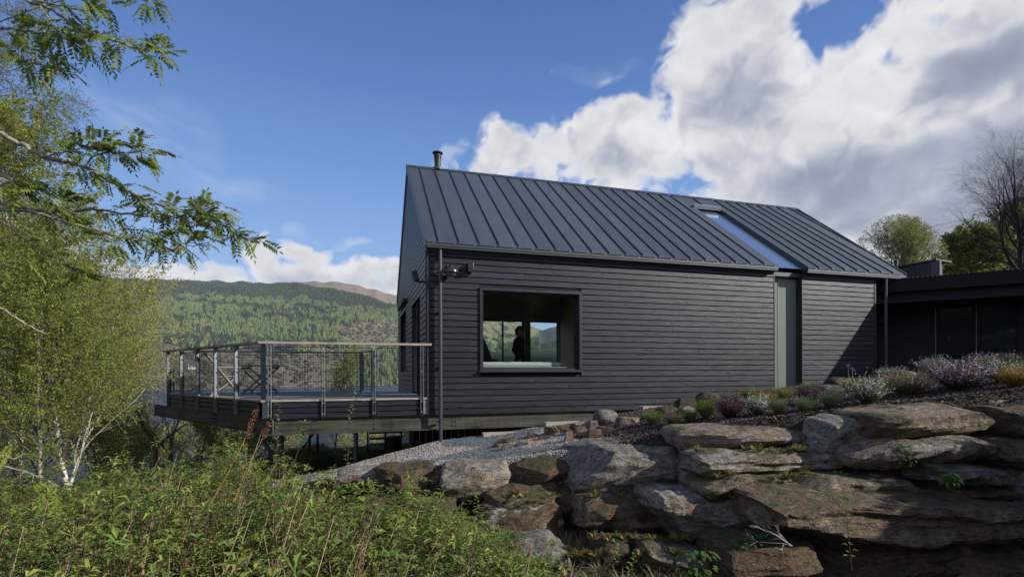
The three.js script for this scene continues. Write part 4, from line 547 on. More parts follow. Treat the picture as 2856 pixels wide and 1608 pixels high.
  // railings: pairs of galvanised flats, framed weld mesh, timber rail
  const RAIL = 2.208, flat = (mb, c, along, out, y0, y1, w = 0.05) => { for (const s of [-1, 1]) mb.obox(c.clone().setY((y0 + y1) / 2).addScaledVector(along, s * 0.026), along.clone().multiplyScalar(0.004), V(0, (y1 - y0) / 2, 0), out.clone().multiplyScalar(w / 2)); };
  const clipM = M.wire;
  function post(c, along, out, y0 = 0.735, y1 = RAIL - 0.046, w = 0.05) { const m = new MB(); flat(m, c, along, out, y0, y1, w); for (const y of [y0 + 0.05, y0 + 0.27, FLOOR + 0.55]) m.obox(c.clone().setY(y), along.clone().multiplyScalar(0.024), V(0, 0.012, 0), out.clone().multiplyScalar(0.012)); const p = m.build('post', M.galv, deck); for (const y of [1.30, 1.62, 1.94]) { const cm = new MB(); cm.obox(c.clone().setY(y).addScaledVector(out, -0.012), along.clone().multiplyScalar(0.05), V(0, 0.014, 0), out.clone().multiplyScalar(0.016)); cm.build('clamp', clipM, p); } return p; }
  function panel(p, q, y0 = 1.125, y1 = 2.105) { // p, q: foot points; frame wire and a 50 mm grid
    const d = q.clone().sub(p).setY(0), L = d.length(); d.normalize(); const o = V(d.z, 0, -d.x), m = new MB(), at = (t, y) => p.clone().setY(y).addScaledVector(d, t); const w = (a, b, r) => m.bar(a, b, r, r, o);
    w(at(0, y0), at(L, y0), 0.011); w(at(0, y1), at(L, y1), 0.011); const pm = (w(at(0, y0), at(0, y1), 0.011), w(at(L, y0), at(L, y1), 0.011), m.build('panel_frame', M.wire, deck));
    const g = new MB(), nv = Math.max(1, Math.round(L / 0.05)), nh = Math.round((y1 - y0) / 0.05); for (let i = 1; i < nv; i++) g.bar(at(L * i / nv, y0), at(L * i / nv, y1), 0.0038, 0.0038, o); for (let i = 1; i < nh; i++) { const y = y0 + (y1 - y0) * i / nh; g.bar(at(0, y), at(L, y), 0.0038, 0.0038, o); } g.build('wire_mesh', M.wire, pm);
  }
  for (const x of posts) post(V(x, 0, 0.04), X1, Z1, 0.735); 
  for (let i = 0; i < 3; i++) panel(V(posts[i] + 0.045, 0, 0.0), V(posts[i + 1] - 0.045, 0, 0.0));
  const plate = new MB(); plate.box(-0.075, 0.735, 0.004, 0.0 - 0.012, 1.03, 0.012); plate.build('end_plate', M.galv, deck);
  const cp = new MB(); cp.obox(V(-3.135, 1.62, -0.045), V(0.036, 0, 0), V(0, 0.54, 0), V(0, 0, 0.036)); cp.build('post', M.steelPipe, deck); const cp2 = new MB(); cp2.box(-3.15, 0.72, -0.05, -3.055, 1.035, 0.0); cp2.build('corner_plate', M.galv, deck);
  const ts = [1.139, 2.246, 3.354, 4.471, 5.5]; const sp = (t, o = 0.015) => DA.clone().addScaledVector(SIDE, t).addScaledVector(SOUT, o);
  for (const t of ts) { post(sp(t, 0.03), SIDE, SOUT, 0.74, RAIL - 0.046, 0.075); }
  for (let i = 0; i < ts.length; i++) panel(sp(i ? ts[i - 1] + 0.045 : 0.06, 0.0), sp(ts[i] - 0.045, 0.0));
  // back railing and the gate posts at the head of the steps
  const bx = [-6.2, -5.1, -4.0, -2.9, -1.85]; for (const x of bx) post(V(x, 0, -4.56), X1, Z1, FLOOR); for (let i = 0; i + 1 < bx.length; i++) panel(V(bx[i] + 0.045, 0, -4.56), V(bx[i + 1] - 0.045, 0, -4.56)); panel(V(-1.80, 0, -4.56), V(-1.52, 0, -4.56));
  const gp = new MB(); gp.obox(V(-1.40, 1.635, -4.12), V(0.05, 0, 0), V(0, 0.55, 0), V(0, 0, 0.05)); gp.build('post', M.steelPipe, deck); const gp2 = new MB(); gp2.obox(V(-1.09, 1.635, -3.6), V(0.04, 0, 0), V(0, 0.55, 0), V(0, 0, 0.04)); gp2.build('post', M.steelPipe, deck); panel(V(-1.34, 0, -4.02), V(-1.13, 0, -3.68));
  const rail = (a, b, ta, tb, mat = M.greyWood) => { const m = new MB(); m.hexa([a[0], a[1], b[1], b[0]].map((p) => p.clone().setY(RAIL - 0.045)), [a[0], a[1], b[1], b[0]].map((p) => p.clone().setY(RAIL))); m.build('handrail', mat, deck); };
  rail([V(-3.20, 0, 0.085), V(-3.14, 0, -0.055)].reverse(), [V(0.085, 0, 0.085), V(0.085, 0, -0.055)].reverse(), 0, 0, M.paleWood);
  { const a = DA.clone().addScaledVector(SOUT, 0.085), b = DA.clone().addScaledVector(SOUT, -0.055), L = 5.78; rail([a.clone().addScaledVector(SIDE, 0.001), b.clone().addScaledVector(SIDE, 0.05)], [a.clone().addScaledVector(SIDE, L), b.clone().addScaledVector(SIDE, L)]); }
  rail([V(-6.3, 0, -4.50), V(-6.3, 0, -4.63)].reverse(), [V(-1.36, 0, -4.50), V(-1.36, 0, -4.63)].reverse()); rail([V(-1.46, 0, -4.2), V(-1.35, 0, -4.1)], [V(-1.14, 0, -3.5), V(-1.03, 0, -3.52)]);
  // what carries it
  const leg = (name, p, q, r, mat) => { const m = new MB(); m.tube([p, q], r, 14); m.build(name, mat, deck); };
  leg('raking_strut', V(-3.42, 0.42, -0.72), V(-2.92, -0.52, -1.08), 0.042, M.steelPipe); leg('steel_post', V(-2.985, 0.42, -1.05), V(-2.985, -0.85, -1.05), 0.048, M.steelPipe); leg('steel_post', V(-1.5, 0.45, -2.18), V(-1.5, -0.9, -2.18), 0.055, M.galv);
  for (const x of [-2.83, -2.62]) { const m = new MB(); m.bar(V(x, 0.5, -4.62), V(x + 0.02, -1.3, -4.62), 0.06, 0.06, X1); m.build('timber_post', M.darkWood, deck); } { const m = new MB(); m.bar(V(-2.66, -0.05, -4.55), V(-3.3, -0.95, -4.4), 0.05, 0.05); m.build('timber_brace', M.darkWood, deck); }
  // steps down from the gap in the railing
  const st = new MB(); const n = 10; for (let k = 0; k < n; k++) { const y = FLOOR - 0.21 * (k + 1), z = -3.75 - 0.25 * k; const t = new MB(); t.box(-1.2, y - 0.045, z - 0.13, -0.26, y, z + 0.13); t.build('tread', M.darkWood, deck); } for (const x of [-1.24, -0.72, -0.24]) { const m = new MB(); m.bar(V(x, FLOOR - 0.12, -3.6), V(x, FLOOR - 0.12 - 0.21 * n, -3.6 - 0.25 * n), 0.05, 0.22); m.build('stringer', M.darkWood, deck); }
}
// folding chair and table on the deck
{
  const t = thing('folding_table', 'weathered folding table with crossed legs on the deck', 'table', null, V(-3.90, FLOOR, -3.62)); t.rotation.y = -0.15;
  for (let k = 0; k < 8; k++) { const m = new MB(); m.box(-0.52, 0.70, -0.34 + k * 0.085, 0.52, 0.722, -0.34 + k * 0.085 + 0.077); m.build('slat', M.darkWood, t); }
  for (const s of [-1, 1]) { const z = s * 0.27; let m = new MB(); m.bar(V(-0.40, 0.69, z), V(0.34, 0.0, z + s * 0.02), 0.024, 0.055, V(0, 0, 1)); m.build('leg', M.darkWood, t); m = new MB(); m.bar(V(0.40, 0.69, z - s * 0.03), V(-0.34, 0.0, z - s * 0.03), 0.024, 0.055, V(0, 0, 1)); m.build('leg', M.darkWood, t); }
  for (const [x, y] of [[-0.30, 0.09], [0.30, 0.09], [-0.36, 0.66], [0.36, 0.66]]) { const m = new MB(); m.box(x - 0.012, y - 0.025, -0.27, x + 0.012, y + 0.025, 0.27); m.build('rail', M.darkWood, t); }
  const c = thing('folding_chair', 'weathered wooden folding armchair with a woven back on the deck', 'chair', null, V(-4.42, FLOOR, -2.50)); c.rotation.y = 1.9; // faces the table
  // own axes: z forward
  for (const s of [-1, 1]) { const x = s * 0.25; let m = new MB(); m.bar(V(x, 1.02, -0.42), V(x, 0.0, 0.30), 0.024, 0.045, X1); m.build('leg', M.chairWood, c); m = new MB(); m.bar(V(x - s * 0.03, 0.44, 0.22), V(x - s * 0.03, 0, -0.32), 0.024, 0.045, X1); m.build('leg', M.chairWood, c); m = new MB(); m.bar(V(x + s * 0.02, 0.665, -0.20), V(x + s * 0.02, 0.66, 0.30), 0.055, 0.024); m.build('armrest', M.chairWood, c); m = new MB(); m.bar(V(x, 0.65, 0.24), V(x, 0.43, 0.14), 0.024, 0.035, X1); m.build('arm_support', M.chairWood, c); }
  for (let k = 0; k < 6; k++) { const m = new MB(), z = -0.2 + k * 0.082; m.box(-0.23, 0.43 + k * 0.006, z, 0.23, 0.448 + k * 0.006, z + 0.07); m.build('slat', M.chairWood, c); }
  const top = new MB(); top.bar(V(-0.24, 1.0, -0.405), V(0.24, 1.0, -0.405), 0.03, 0.07, V(0, 1, -0.5)); top.build('top_rail', M.chairWood, c); const wv = new MB(); for (let k = 0; k < 12; k++) { const x = -0.22 + k * 0.04; wv.bar(V(x, 0.97, -0.39), V(x, 0.52, -0.075), 0.016, 0.008, V(0, 0, 1)); } for (let k = 0; k < 14; k++) { const t2 = k / 13; wv.bar(V(-0.23, mixf(0.95, 0.53, t2), mixf(-0.375, -0.08, t2)), V(0.23, mixf(0.95, 0.53, t2), mixf(-0.375, -0.08, t2)), 0.008, 0.016); } wv.build('woven_back', M.darkWood, c);
  const b = thing('water_butt', 'dark rounded bin standing by the steps under the deck', 'bin', null, V(-0.46, -1.02, -5.35)); const m = new MB(); m.tubeY([[0.0, 0], [0.22, 0.0], [0.25, 0.2], [0.255, 0.5], [0.24, 0.58]], V(0, 0, 0), 18); m.build('body', M.blackTrim, b); const l = new MB(); l.tubeY([[0.26, 0.56], [0.26, 0.60], [0.18, 0.66], [0.0, 0.68]], V(0, 0, 0), 18); l.build('lid', M.blackTrim, b);
}
// ------------------------------------------------------------------ the low flat-roofed link at the far end
{
  const L = thing('flat_roofed_annex', 'low black annex with a flat roof and dark glazed doors beside the house', 'annex');
  const P0 = V(12.957, 0, 0.003), d = V(0.905, 0, 1).normalize(), o = V(-d.z, 0, d.x), at = (t, q, y) => P0.clone().addScaledVector(d, t).addScaledVector(o, q).setY(y); // t along the roof edge, q outwards (towards the view)
  const m = new MB(); m.hexa([at(-0.4, 0, 3.83), at(9, 0, 3.83), at(9, -7, 3.83), at(-0.4, -7, 3.83)], [at(-0.4, 0, 4.2), at(9, 0, 4.2), at(9, -7, 4.2), at(-0.4, -7, 4.2)]); m.build('roof', M.void, L);
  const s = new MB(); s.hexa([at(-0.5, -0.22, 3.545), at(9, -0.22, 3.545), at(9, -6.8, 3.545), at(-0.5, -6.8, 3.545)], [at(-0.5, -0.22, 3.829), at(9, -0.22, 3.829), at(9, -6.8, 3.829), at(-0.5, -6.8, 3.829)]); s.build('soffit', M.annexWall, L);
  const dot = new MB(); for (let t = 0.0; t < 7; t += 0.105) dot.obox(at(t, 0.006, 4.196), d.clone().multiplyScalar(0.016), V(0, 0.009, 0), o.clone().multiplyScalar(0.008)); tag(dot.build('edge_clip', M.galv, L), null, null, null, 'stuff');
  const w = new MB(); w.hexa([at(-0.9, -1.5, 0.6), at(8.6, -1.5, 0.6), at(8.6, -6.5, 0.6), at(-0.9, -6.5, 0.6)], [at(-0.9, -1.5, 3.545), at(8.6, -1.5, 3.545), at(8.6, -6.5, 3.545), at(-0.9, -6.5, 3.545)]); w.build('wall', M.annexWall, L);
  for (const [a, b] of [[1.25, 2.1], [2.14, 3.0], [3.2, 4.3], [4.34, 5.6]]) { const g = new MB(); g.obox(at((a + b) / 2, -1.485, 2.45), d.clone().multiplyScalar((b - a) / 2 - 0.05), V(0, 1.03, 0), o.clone().multiplyScalar(0.006)); const gm = g.build('glazed_door', M.darkGlass, L); const f = new MB(); for (const t of [a + 0.03, b - 0.03]) f.obox(at(t, -1.47, 2.45), d.clone().multiplyScalar(0.025), V(0, 1.06, 0), o.clone().multiplyScalar(0.025)); for (const y of [1.4, 3.5]) f.obox(at((a + b) / 2, -1.47, y), d.clone().multiplyScalar((b - a) / 2 - 0.056), V(0, 0.03, 0), o.clone().multiplyScalar(0.0248)); f.build('frame', M.void, gm); }
  for (const t of [1.23, 2.12]) { const e = new MB(); e.obox(at(t, -1.435, 2.45), d.clone().multiplyScalar(0.008), V(0, 1.05, 0), o.clone().multiplyScalar(0.008)); e.build('door_edge', std({ rgb: [0.22, 0.2, 0.18], roughness: 0.5 }), L); }
  // roof box with standing seams and a recessed pale end, and a vent pipe
  const a0 = sight(2520, 757, 19), a1 = sight(2594, 757, 18.2), dx = a1.clone().sub(a0).setY(0).normalize(), dz = V(-dx.z, 0, dx.x), W = a1.distanceTo(a0); const bx = (t, q, y) => a0.clone().addScaledVector(dx, t).addScaledVector(dz, -q).setY(y);
  const box = new MB(), yb = 4.15, yt = a0.y + 0.14; box.hexa([bx(-0.3, 0, yb), bx(W - 0.05, 0, yb), bx(W - 0.05, 0.9, yb), bx(-0.3, 0.9, yb)], [bx(-0.3, 0, yt), bx(W - 0.05, 0, yt + 0.05), bx(W - 0.05, 0.9, yt + 0.05), bx(-0.3, 0.9, yt)]); const v = box.build('roof_box', M.blackTrim, L);
  for (let t = -0.1; t < W - 0.1; t += 0.21) { const e = new MB(); e.obox(bx(t, -0.012, (yb + yt) / 2), dx.clone().multiplyScalar(0.012), V(0, (yt - yb) / 2, 0), dz.clone().multiplyScalar(0.012)); e.build('seam', M.seam, v); }
  const cap = new MB(); cap.hexa([bx(-0.35, -0.06, yt + 0.045), bx(W + 0.22, -0.06, yt + 0.065), bx(W + 0.22, 0.95, yt + 0.065), bx(-0.35, 0.95, yt + 0.045)], [bx(-0.35, -0.06, yt + 0.08), bx(W + 0.22, -0.06, yt + 0.12), bx(W + 0.22, 0.95, yt + 0.12), bx(-0.35, 0.95, yt + 0.08)]); cap.build('cap', M.blackTrim, v);
  const end = new MB(); end.obox(bx(W + 0.14, 0.02, (yb + yt) / 2 + 0.04), dx.clone().multiplyScalar(0.15), V(0, (yt - yb) / 2 + 0.03, 0), dz.clone().multiplyScalar(0.02)); end.build('end_panel', std({ rgb: [0.10, 0.105, 0.11], roughness: 0.5, metalness: 0.3 }), v); const ef = new MB(); for (const t of [W - 0.03, W + 0.30]) ef.obox(bx(t, 0, (yb + yt) / 2), dx.clone().multiplyScalar(0.025), V(0, (yt - yb) / 2, 0), dz.clone().multiplyScalar(0.06)); ef.build('end_frame', M.roofTrim, v);
  const vp = new MB(), p = sight(2500, 757, 19.5); vp.tubeY([[0.055, 0], [0.055, p.y - 4.1 + 0.32], [0.065, p.y - 4.1 + 0.33], [0.065, p.y - 4.1 + 0.4], [0, p.y - 4.1 + 0.41]], V(p.x, 4.15, p.z), 12); vp.build('vent_pipe', M.blackTrim, L);
}
// stepped timber edging along the foot of the house
{
  const sl = [[1.15, 2.75, 0.19, 0.315, 'pale timber edging sleeper at the house foot beside the gravel, nearest the downpipe'], [2.55, 4.25, 0.36, 0.50, 'pale timber edging sleeper at the house foot, the middle of the three'], [4.95, 6.2, 0.66, 0.79, 'short timber edging sleeper at the house foot beside the mossy mound']];
  for (const [a, b, y0, y1, label] of sl) { const t = thing('edging_sleeper', label, 'sleeper', 'stepped timber sleepers at the foot of the house', V(a, y0, 0)), m = new MB(); m.box(0, -0.25, 0.10, b - a, y1 - y0, 0.27); m.build('timber', M.paleWood, t); }
}
// two white cottages on the far shore
{
  const white = std({ rgb: [0.75, 0.74, 0.70], roughness: 0.9 }), slate = std({ rgb: [0.10, 0.10, 0.11], roughness: 0.7 });
  for (const [u, v, w, label] of [[538, 1025, 26, 'larger white cottage on the far shore, seen between the left railing posts'], [962, 1003, 15, 'small white cottage on the far shore, seen above the gate posts']]) {
    const az = HEADING + Math.atan((u - 1428) / 1370); let r = SHORE; while (r < 2600 && survey(polar(az, r).setY(hillY(az, r)))[1] > v + 2) r += 4; const p = polar(az, r).setY(hillY(az, r) - 0.5), t = thing('cottage', label, 'cottage', null, p); t.rotation.y = -az + 0.2; const L = w / 1370 * survey(p)[2], D = L * 0.35, H = L * 0.28;
    let m = new MB(); m.box(-L / 2, 0, -D / 2, L / 2, H, D / 2); m.build('wall', white, t); m = new MB(); m.hexa([V(-L / 2 - 0.4, H, D / 2 + 0.4), V(L / 2 + 0.4, H, D / 2 + 0.4), V(L / 2 + 0.4, H, -D / 2 - 0.4), V(-L / 2 - 0.4, H, -D / 2 - 0.4)], [V(-L / 2 - 0.4, H * 1.7, 0.05), V(L / 2 + 0.4, H * 1.7, 0.05), V(L / 2 + 0.4, H * 1.7, -0.05), V(-L / 2 - 0.4, H * 1.7, -0.05)]); m.build('roof', slate, t);
    for (const x of [-0.42, 0.42]) { m = new MB(); m.box(L * x - 0.8, H * 1.4, -0.7, L * x + 0.8, H * 2.0, 0.7); m.build('chimney', white, t); } for (const x of [-0.28, 0, 0.28]) { m = new MB(); m.box(L * x - 0.9, H * 0.3, D / 2 + 0.02, L * x + 0.9, H * 0.75, D / 2 + 0.08); m.build(x ? 'window' : 'door', slate, t); }
  }
}
// ------------------------------------------------------------------ stone
const TONE = { tan: [0.31, 0.24, 0.17], grey: [0.27, 0.245, 0.215], brown: [0.155, 0.10, 0.06], dark: [0.085, 0.068, 0.052], pale: [0.38, 0.34, 0.29] };
// a quarried boulder of size w, h, d: squared off, broken along planes, split in layers, mossy where it faces up
function boulderGeo(w, h, d, seed, o = {}) {
  const { cuts = 9, round = 8, strata = 0.032, rough = 0.05, moss = 0.3, tone = TONE.tan, tone2 = TONE.brown, tilt = 0, peak = 0, res = 0.045, lichen = 0, under = 0, slope = 0 } = o, r = rng(seed * 977 + 13), S = seed * 13.7;
  const seg = (x) => Math.max(4, Math.min(44, Math.round(x / res))); let g = new THREE.BoxGeometry(2, 2, 2, seg(w), seg(h), seg(d)); g.deleteAttribute('uv'); g.deleteAttribute('normal'); g = mergeVertices(g, 1e-4);
  const p = g.attributes.position, planes = [], nc = cuts + (under ? 9 : 3); for (let i = 0; i < nc; i++) { const n = V(r() * 2 - 1, (r() * 2 - 1) * (under ? 1.0 : 0.8), under ? 0.15 + r() * 1.2 : r() * 2 - 0.8).normalize(); planes.push([n, (0.60 + r() * 0.34) * (Math.abs(n.x) + Math.abs(n.y) + Math.abs(n.z)) * 0.86]); }
  const steps = Array.from({ length: 12 }, () => r() - 0.5), lo = V(9, 9, 9), hi = V(-9, -9, -9), Q = [];
  for (let i = 0; i < p.count; i++) {
    const q = V(p.getX(i), p.getY(i), p.getZ(i)), L = Math.pow(Math.pow(Math.abs(q.x), round) + Math.pow(Math.abs(q.y), round) + Math.pow(Math.abs(q.z), round), 1 / round); q.divideScalar(L);
    if (peak) q.multiply(V(1 - peak * 0.5 * (q.y + 1) * Math.abs(q.x) * 0.9, 1, 1 - peak * 0.4 * (q.y + 1)));
    if (under) { const fr = Math.max(0, q.z), yt = (q.y + 1) / 2; q.y *= 1 + 0.16 * noise(q.x * 1.1 * w + S, 3.3) + 0.08 * noise(q.x * 3.7 * w + S, 7.1); q.y -= slope * 0.9 * fr * yt; q.z -= under * (1 - yt) * (1 - yt * 0.4) * fr; q.z += 0.16 * noise(q.x * 1.5 * w + S, q.y * 0.8, 5) * fr; }
    for (let k = 0; k < 2; k++) for (const [n, c] of planes) { const e = q.dot(n) - c; if (e > 0) q.addScaledVector(n, -e * 0.98); }
    Q.push(q); lo.min(q); hi.max(q);
  }
  for (let i = 0; i < p.count; i++) {
    const q = Q[i], W = V(((q.x - lo.x) / (hi.x - lo.x) - 0.5) * w, ((q.y - lo.y) / (hi.y - lo.y) - 0.5) * h, ((q.z - lo.z) / (hi.z - lo.z) - 0.5) * d);
    const n1 = fbm(W.x * 1.7 + S, W.y * 2.6, W.z * 1.7, 3), n2 = fbm(W.x * 8 + S, W.y * 12, W.z * 8 + 4, 3), fl = (W.y + 0.10 * noise(W.x * 1.1 + S, W.z)) * 13, si = Math.floor(fl), sf = sstep(0.35, 0.65, fl - si), lay = mixf(steps[((si % 12) + 12) % 12], steps[(((si + 1) % 12) + 12) % 12], sf) + 0.4 * noise(W.x * 2 + si * 5.1, S, W.z);
    const f = 1 + rough * 0.9 * n1; W.multiply(V(f, 1 + rough * 1.2 * n1, f)); const out = q.clone().normalize(), side = 1 - Math.abs(out.y) ** 3; W.addScaledVector(V(out.x, out.y * 0.6, out.z), rough * 0.55 * n2 + strata * 1.5 * lay * side);
    W.y += tilt * W.x; p.setXYZ(i, W.x, W.y, W.z);
  }
  g = g.toNonIndexed(); g.computeVertexNormals(); g = toCreasedNormals(g, 0.34);
  const P = g.attributes.position, N = g.attributes.normal, U = new Float32Array(P.count * 2), C = new Float32Array(P.count * 3);
  for (let i = 0; i < P.count; i++) {
    const t = i - (i % 3), ax = Math.abs(N.getX(t)), ay = Math.abs(N.getY(t)), az = Math.abs(N.getZ(t)), x = P.getX(i), y = P.getY(i), z = P.getZ(i); U[i * 2] = (ay > ax && ay > az ? x : ax > az ? z : x) + seed * 0.37; U[i * 2 + 1] = (ay > ax && ay > az ? z : y) + seed * 0.71;
    const n = fbm(x * 2.1 + S, y * 3.2, z * 2.1 + 3, 4), m = fbm(x * 5.5 + S + 9, y * 5.5, z * 5.5, 3), l = fbm(x * 4 + S + 31, y * 4, z * 4, 3), t2 = sstep(-0.15, 0.22, n), k = 1 + 0.55 * m; let c = [0, 1, 2].map((j) => mixf(tone[j], tone2[j], t2) * k);
    const up = N.getY(i), mo = sstep(0.45, 0.85, up + 0.7 * m) * sstep(0.28 - moss * 0.6, 0.42 - moss * 0.55, n * 0.6 + 0.18 + 0.4 * l); const mc = m > 0.02 ? [0.135, 0.085, 0.032] : [0.075, 0.085, 0.022]; c = c.map((v, j) => mixf(v, mc[j], mo * 0.85));
    if (lichen && l > 0.24 - lichen) c = c.map((v, j) => mixf(v, [0.5, 0.52, 0.46][j], 0.75)); C[i * 3] = Math.max(c[0], 0.01); C[i * 3 + 1] = Math.max(c[1], 0.01); C[i * 3 + 2] = Math.max(c[2], 0.008);
  }
  g.setAttribute('uv', new THREE.BufferAttribute(U, 2)); g.setAttribute('color', new THREE.BufferAttribute(C, 3)); return g;
}
// the dry retaining wall: each boulder by the corners surveyed on it, its depth from the camera, its own thickness
{
  const wall = thing('boulder_wall', 'dry stone retaining wall of big split boulders below the planting bed', 'stone wall'); wall.userData.kind = 'thing';
  // u0, v0, u1, v1, depth of the face, thickness, options
  const list = [
    [940, 1318, 1070, 1372, 7.75, 0.7, { tone: TONE.pale }], [1050, 1311, 1205, 1416, 7.5, 0.9, { tone: TONE.brown, tone2: TONE.dark, cuts: 12 }], [1170, 1318, 1255, 1400, 7.7, 0.7, { tone: TONE.brown, tone2: TONE.tan }],
    [1246, 1303, 1451, 1412, 7.35, 0.85, { tone: TONE.pale, tone2: TONE.tan, moss: 0, cuts: 10 }], [1443, 1284, 1640, 1380, 7.35, 0.95, { tone: TONE.brown, tone2: TONE.brown, moss: 0.6, tilt: 0.16 }], [1628, 1250, 1970, 1398, 7.0, 1.4, { tone: TONE.grey, tone2: TONE.pale, moss: 0.05, cuts: 11, tilt: 0.06 }],
    [1365, 1372, 1560, 1470, 6.95, 1.0, { tone: TONE.brown, tone2: TONE.tan, moss: 0.45, tilt: 0.12 }], [1355, 1432, 1572, 1552, 6.6, 0.9, { tone: TONE.brown, tone2: TONE.brown, moss: 0.05, lichen: 0.1, cuts: 12 }], [1555, 1374, 1662, 1475, 7.1, 0.8, { tone: TONE.brown, tone2: TONE.dark, moss: 0.8, round: 4 }],
    [1640, 1402, 1905, 1508, 6.55, 1.2, { tone: TONE.tan, tone2: TONE.brown, moss: 0.4, tilt: 0.0 }], [1858, 1392, 2205, 1538, 6.2, 1.3, { tone: TONE.pale, tone2: TONE.tan, moss: 0.3, tilt: -0.10, cuts: 11 }], [1420, 1528, 1600, 1625, 5.7, 0.9, { tone: TONE.grey, tone2: TONE.grey, moss: 0.15, round: 3.4 }], [1680, 1522, 1765, 1590, 5.9, 0.5, { tone: TONE.brown, tone2: TONE.dark, moss: 0.3 }],
    [1935, 1197, 2300, 1262, 6.8, 1.1, { tone: TONE.tan, tone2: TONE.pale, moss: 0.25, strata: 0.03, cuts: 8 }], [2290, 1165, 2480, 1262, 6.6, 1.0, { tone: TONE.pale, tone2: TONE.grey, moss: 0.1, tilt: 0.2, peak: 0.5, cuts: 12 }], [2470, 1139, 2828, 1226, 6.35, 1.1, { tone: TONE.tan, tone2: TONE.brown, moss: 0.05, cuts: 12, tilt: 0.05 }],
    [1985, 1262, 2450, 1332, 6.45, 1.1, { tone: TONE.pale, tone2: TONE.tan, moss: 0.2, strata: 0.045, cuts: 7 }], [2440, 1224, 2838, 1308, 6.1, 1.0, { tone: TONE.tan, tone2: TONE.grey, moss: 0, strata: 0.035, tilt: 0.04, cuts: 8 }], [1980, 1328, 2252, 1393, 6.25, 1.0, { tone: TONE.tan, tone2: TONE.brown, moss: 0.25, strata: 0.04, cuts: 6 }], [2250, 1338, 2632, 1394, 6.05, 1.0, { tone: TONE.tan, tone2: TONE.grey, moss: 0.35, strata: 0.03, peak: 0.5, cuts: 9, tilt: -0.05 }],
    [2615, 1305, 2880, 1362, 6.0, 1.0, { tone: TONE.grey, tone2: TONE.brown, moss: 0.3, strata: 0.035, tilt: -0.10 }], [2200, 1402, 2960, 1530, 5.55, 1.5, { tone: [0.17, 0.115, 0.07], tone2: TONE.tan, moss: 0.3, cuts: 12, strata: 0.06, rough: 0.06, tilt: -0.06, under: 0.5, slope: 0.55 }], [2230, 1500, 2960, 1690, 5.62, 1.4, { tone: [0.16, 0.105, 0.062], tone2: [0.09, 0.062, 0.042], moss: 0.1, cuts: 14, strata: 0.075, rough: 0.07, under: 0.3, slope: 0.1 }], [2055, 1530, 2350, 1640, 5.35, 1.0, { tone: TONE.brown, tone2: TONE.brown, moss: 0.8, cuts: 9 }], [1836, 1556, 2010, 1640, 5.6, 0.8, { tone: TONE.tan, tone2: TONE.brown, moss: 0.3, tilt: -0.2 }],
    [2825, 1142, 2960, 1230, 6.35, 1.0, { tone: TONE.brown, tone2: TONE.dark }], [2838, 1232, 2990, 1312, 6.1, 1.0, { tone: TONE.grey, tone2: TONE.brown, moss: 0.4 }], [1010, 1405, 1120, 1470, 7.2, 0.7, { tone: TONE.brown, tone2: TONE.dark, moss: 0.4 }], [1130, 1400, 1270, 1500, 7.0, 0.8, { tone: TONE.brown, tone2: TONE.dark, moss: 0.5 }], [1660, 1498, 1850, 1560, 6.4, 0.9, { tone: TONE.dark, tone2: TONE.brown, moss: 0.7 }], [1820, 1530, 2080, 1600, 6.2, 0.9, { tone: TONE.dark, tone2: TONE.brown, moss: 0.6 }],
    [2950, 1130, 3250, 1250, 6.3, 1.1, { tone: TONE.tan }], [2960, 1240, 3280, 1340, 6.1, 1.1, { tone: TONE.brown }], [2930, 1330, 3260, 1450, 5.9, 1.2, { tone: TONE.grey }], [3240, 1100, 3560, 1260, 6.4, 1.2, { tone: TONE.brown, tone2: TONE.tan }], [3200, 1250, 3560, 1460, 6.1, 1.3, { tone: TONE.tan }],
    [2690, 1560, 3000, 1700, 5.5, 1.2, { tone: TONE.brown, tone2: TONE.dark, moss: 0.3 }], [2160, 1300, 2300, 1345, 6.75, 0.8, { tone: TONE.dark, tone2: TONE.brown, moss: 0.5 }], [2400, 1300, 2640, 1350, 6.5, 0.9, { tone: TONE.dark, tone2: TONE.brown, moss: 0.5 }], [1950, 1255, 2030, 1340, 6.9, 0.8, { tone: TONE.dark, tone2: TONE.brown }], [2330, 1205, 2500, 1270, 6.9, 0.8, { tone: TONE.dark, tone2: TONE.brown, moss: 0.5 }], [1880, 1380, 2010, 1440, 6.7, 0.8, { tone: TONE.dark, tone2: TONE.brown, moss: 0.7 }], [2640, 1355, 2900, 1420, 6.1, 1.0, { tone: TONE.brown, tone2: TONE.dark, moss: 0.5 }], [2040, 1385, 2260, 1440, 6.6, 0.9, { tone: TONE.dark, tone2: TONE.brown, moss: 0.8 }],
  ];
  list.forEach(([u0, v0, u1, v1, Z, t, o], i) => {
    const c = sight((u0 + u1) / 2, (v0 + v1) / 2, Z), w = (u1 - u0) / 1370 * Z * 1.12, h = (v1 - v0) / 1370 * Z * 1.08, g = boulderGeo(w, h * 1.04, t, i + 3, { under: 0.68, slope: 0.34, ...o }), turn = -HEADING + 0.16 + 0.10 * noise(i * 3.3, 1); const m = mesh('boulder', g, M.rock, wall); m.rotation.y = turn; m.position.copy(c).add(V(Math.sin(turn), 0, Math.cos(turn)).multiplyScalar(-t * 0.42)); m.position.y -= 0.0;
  });
}
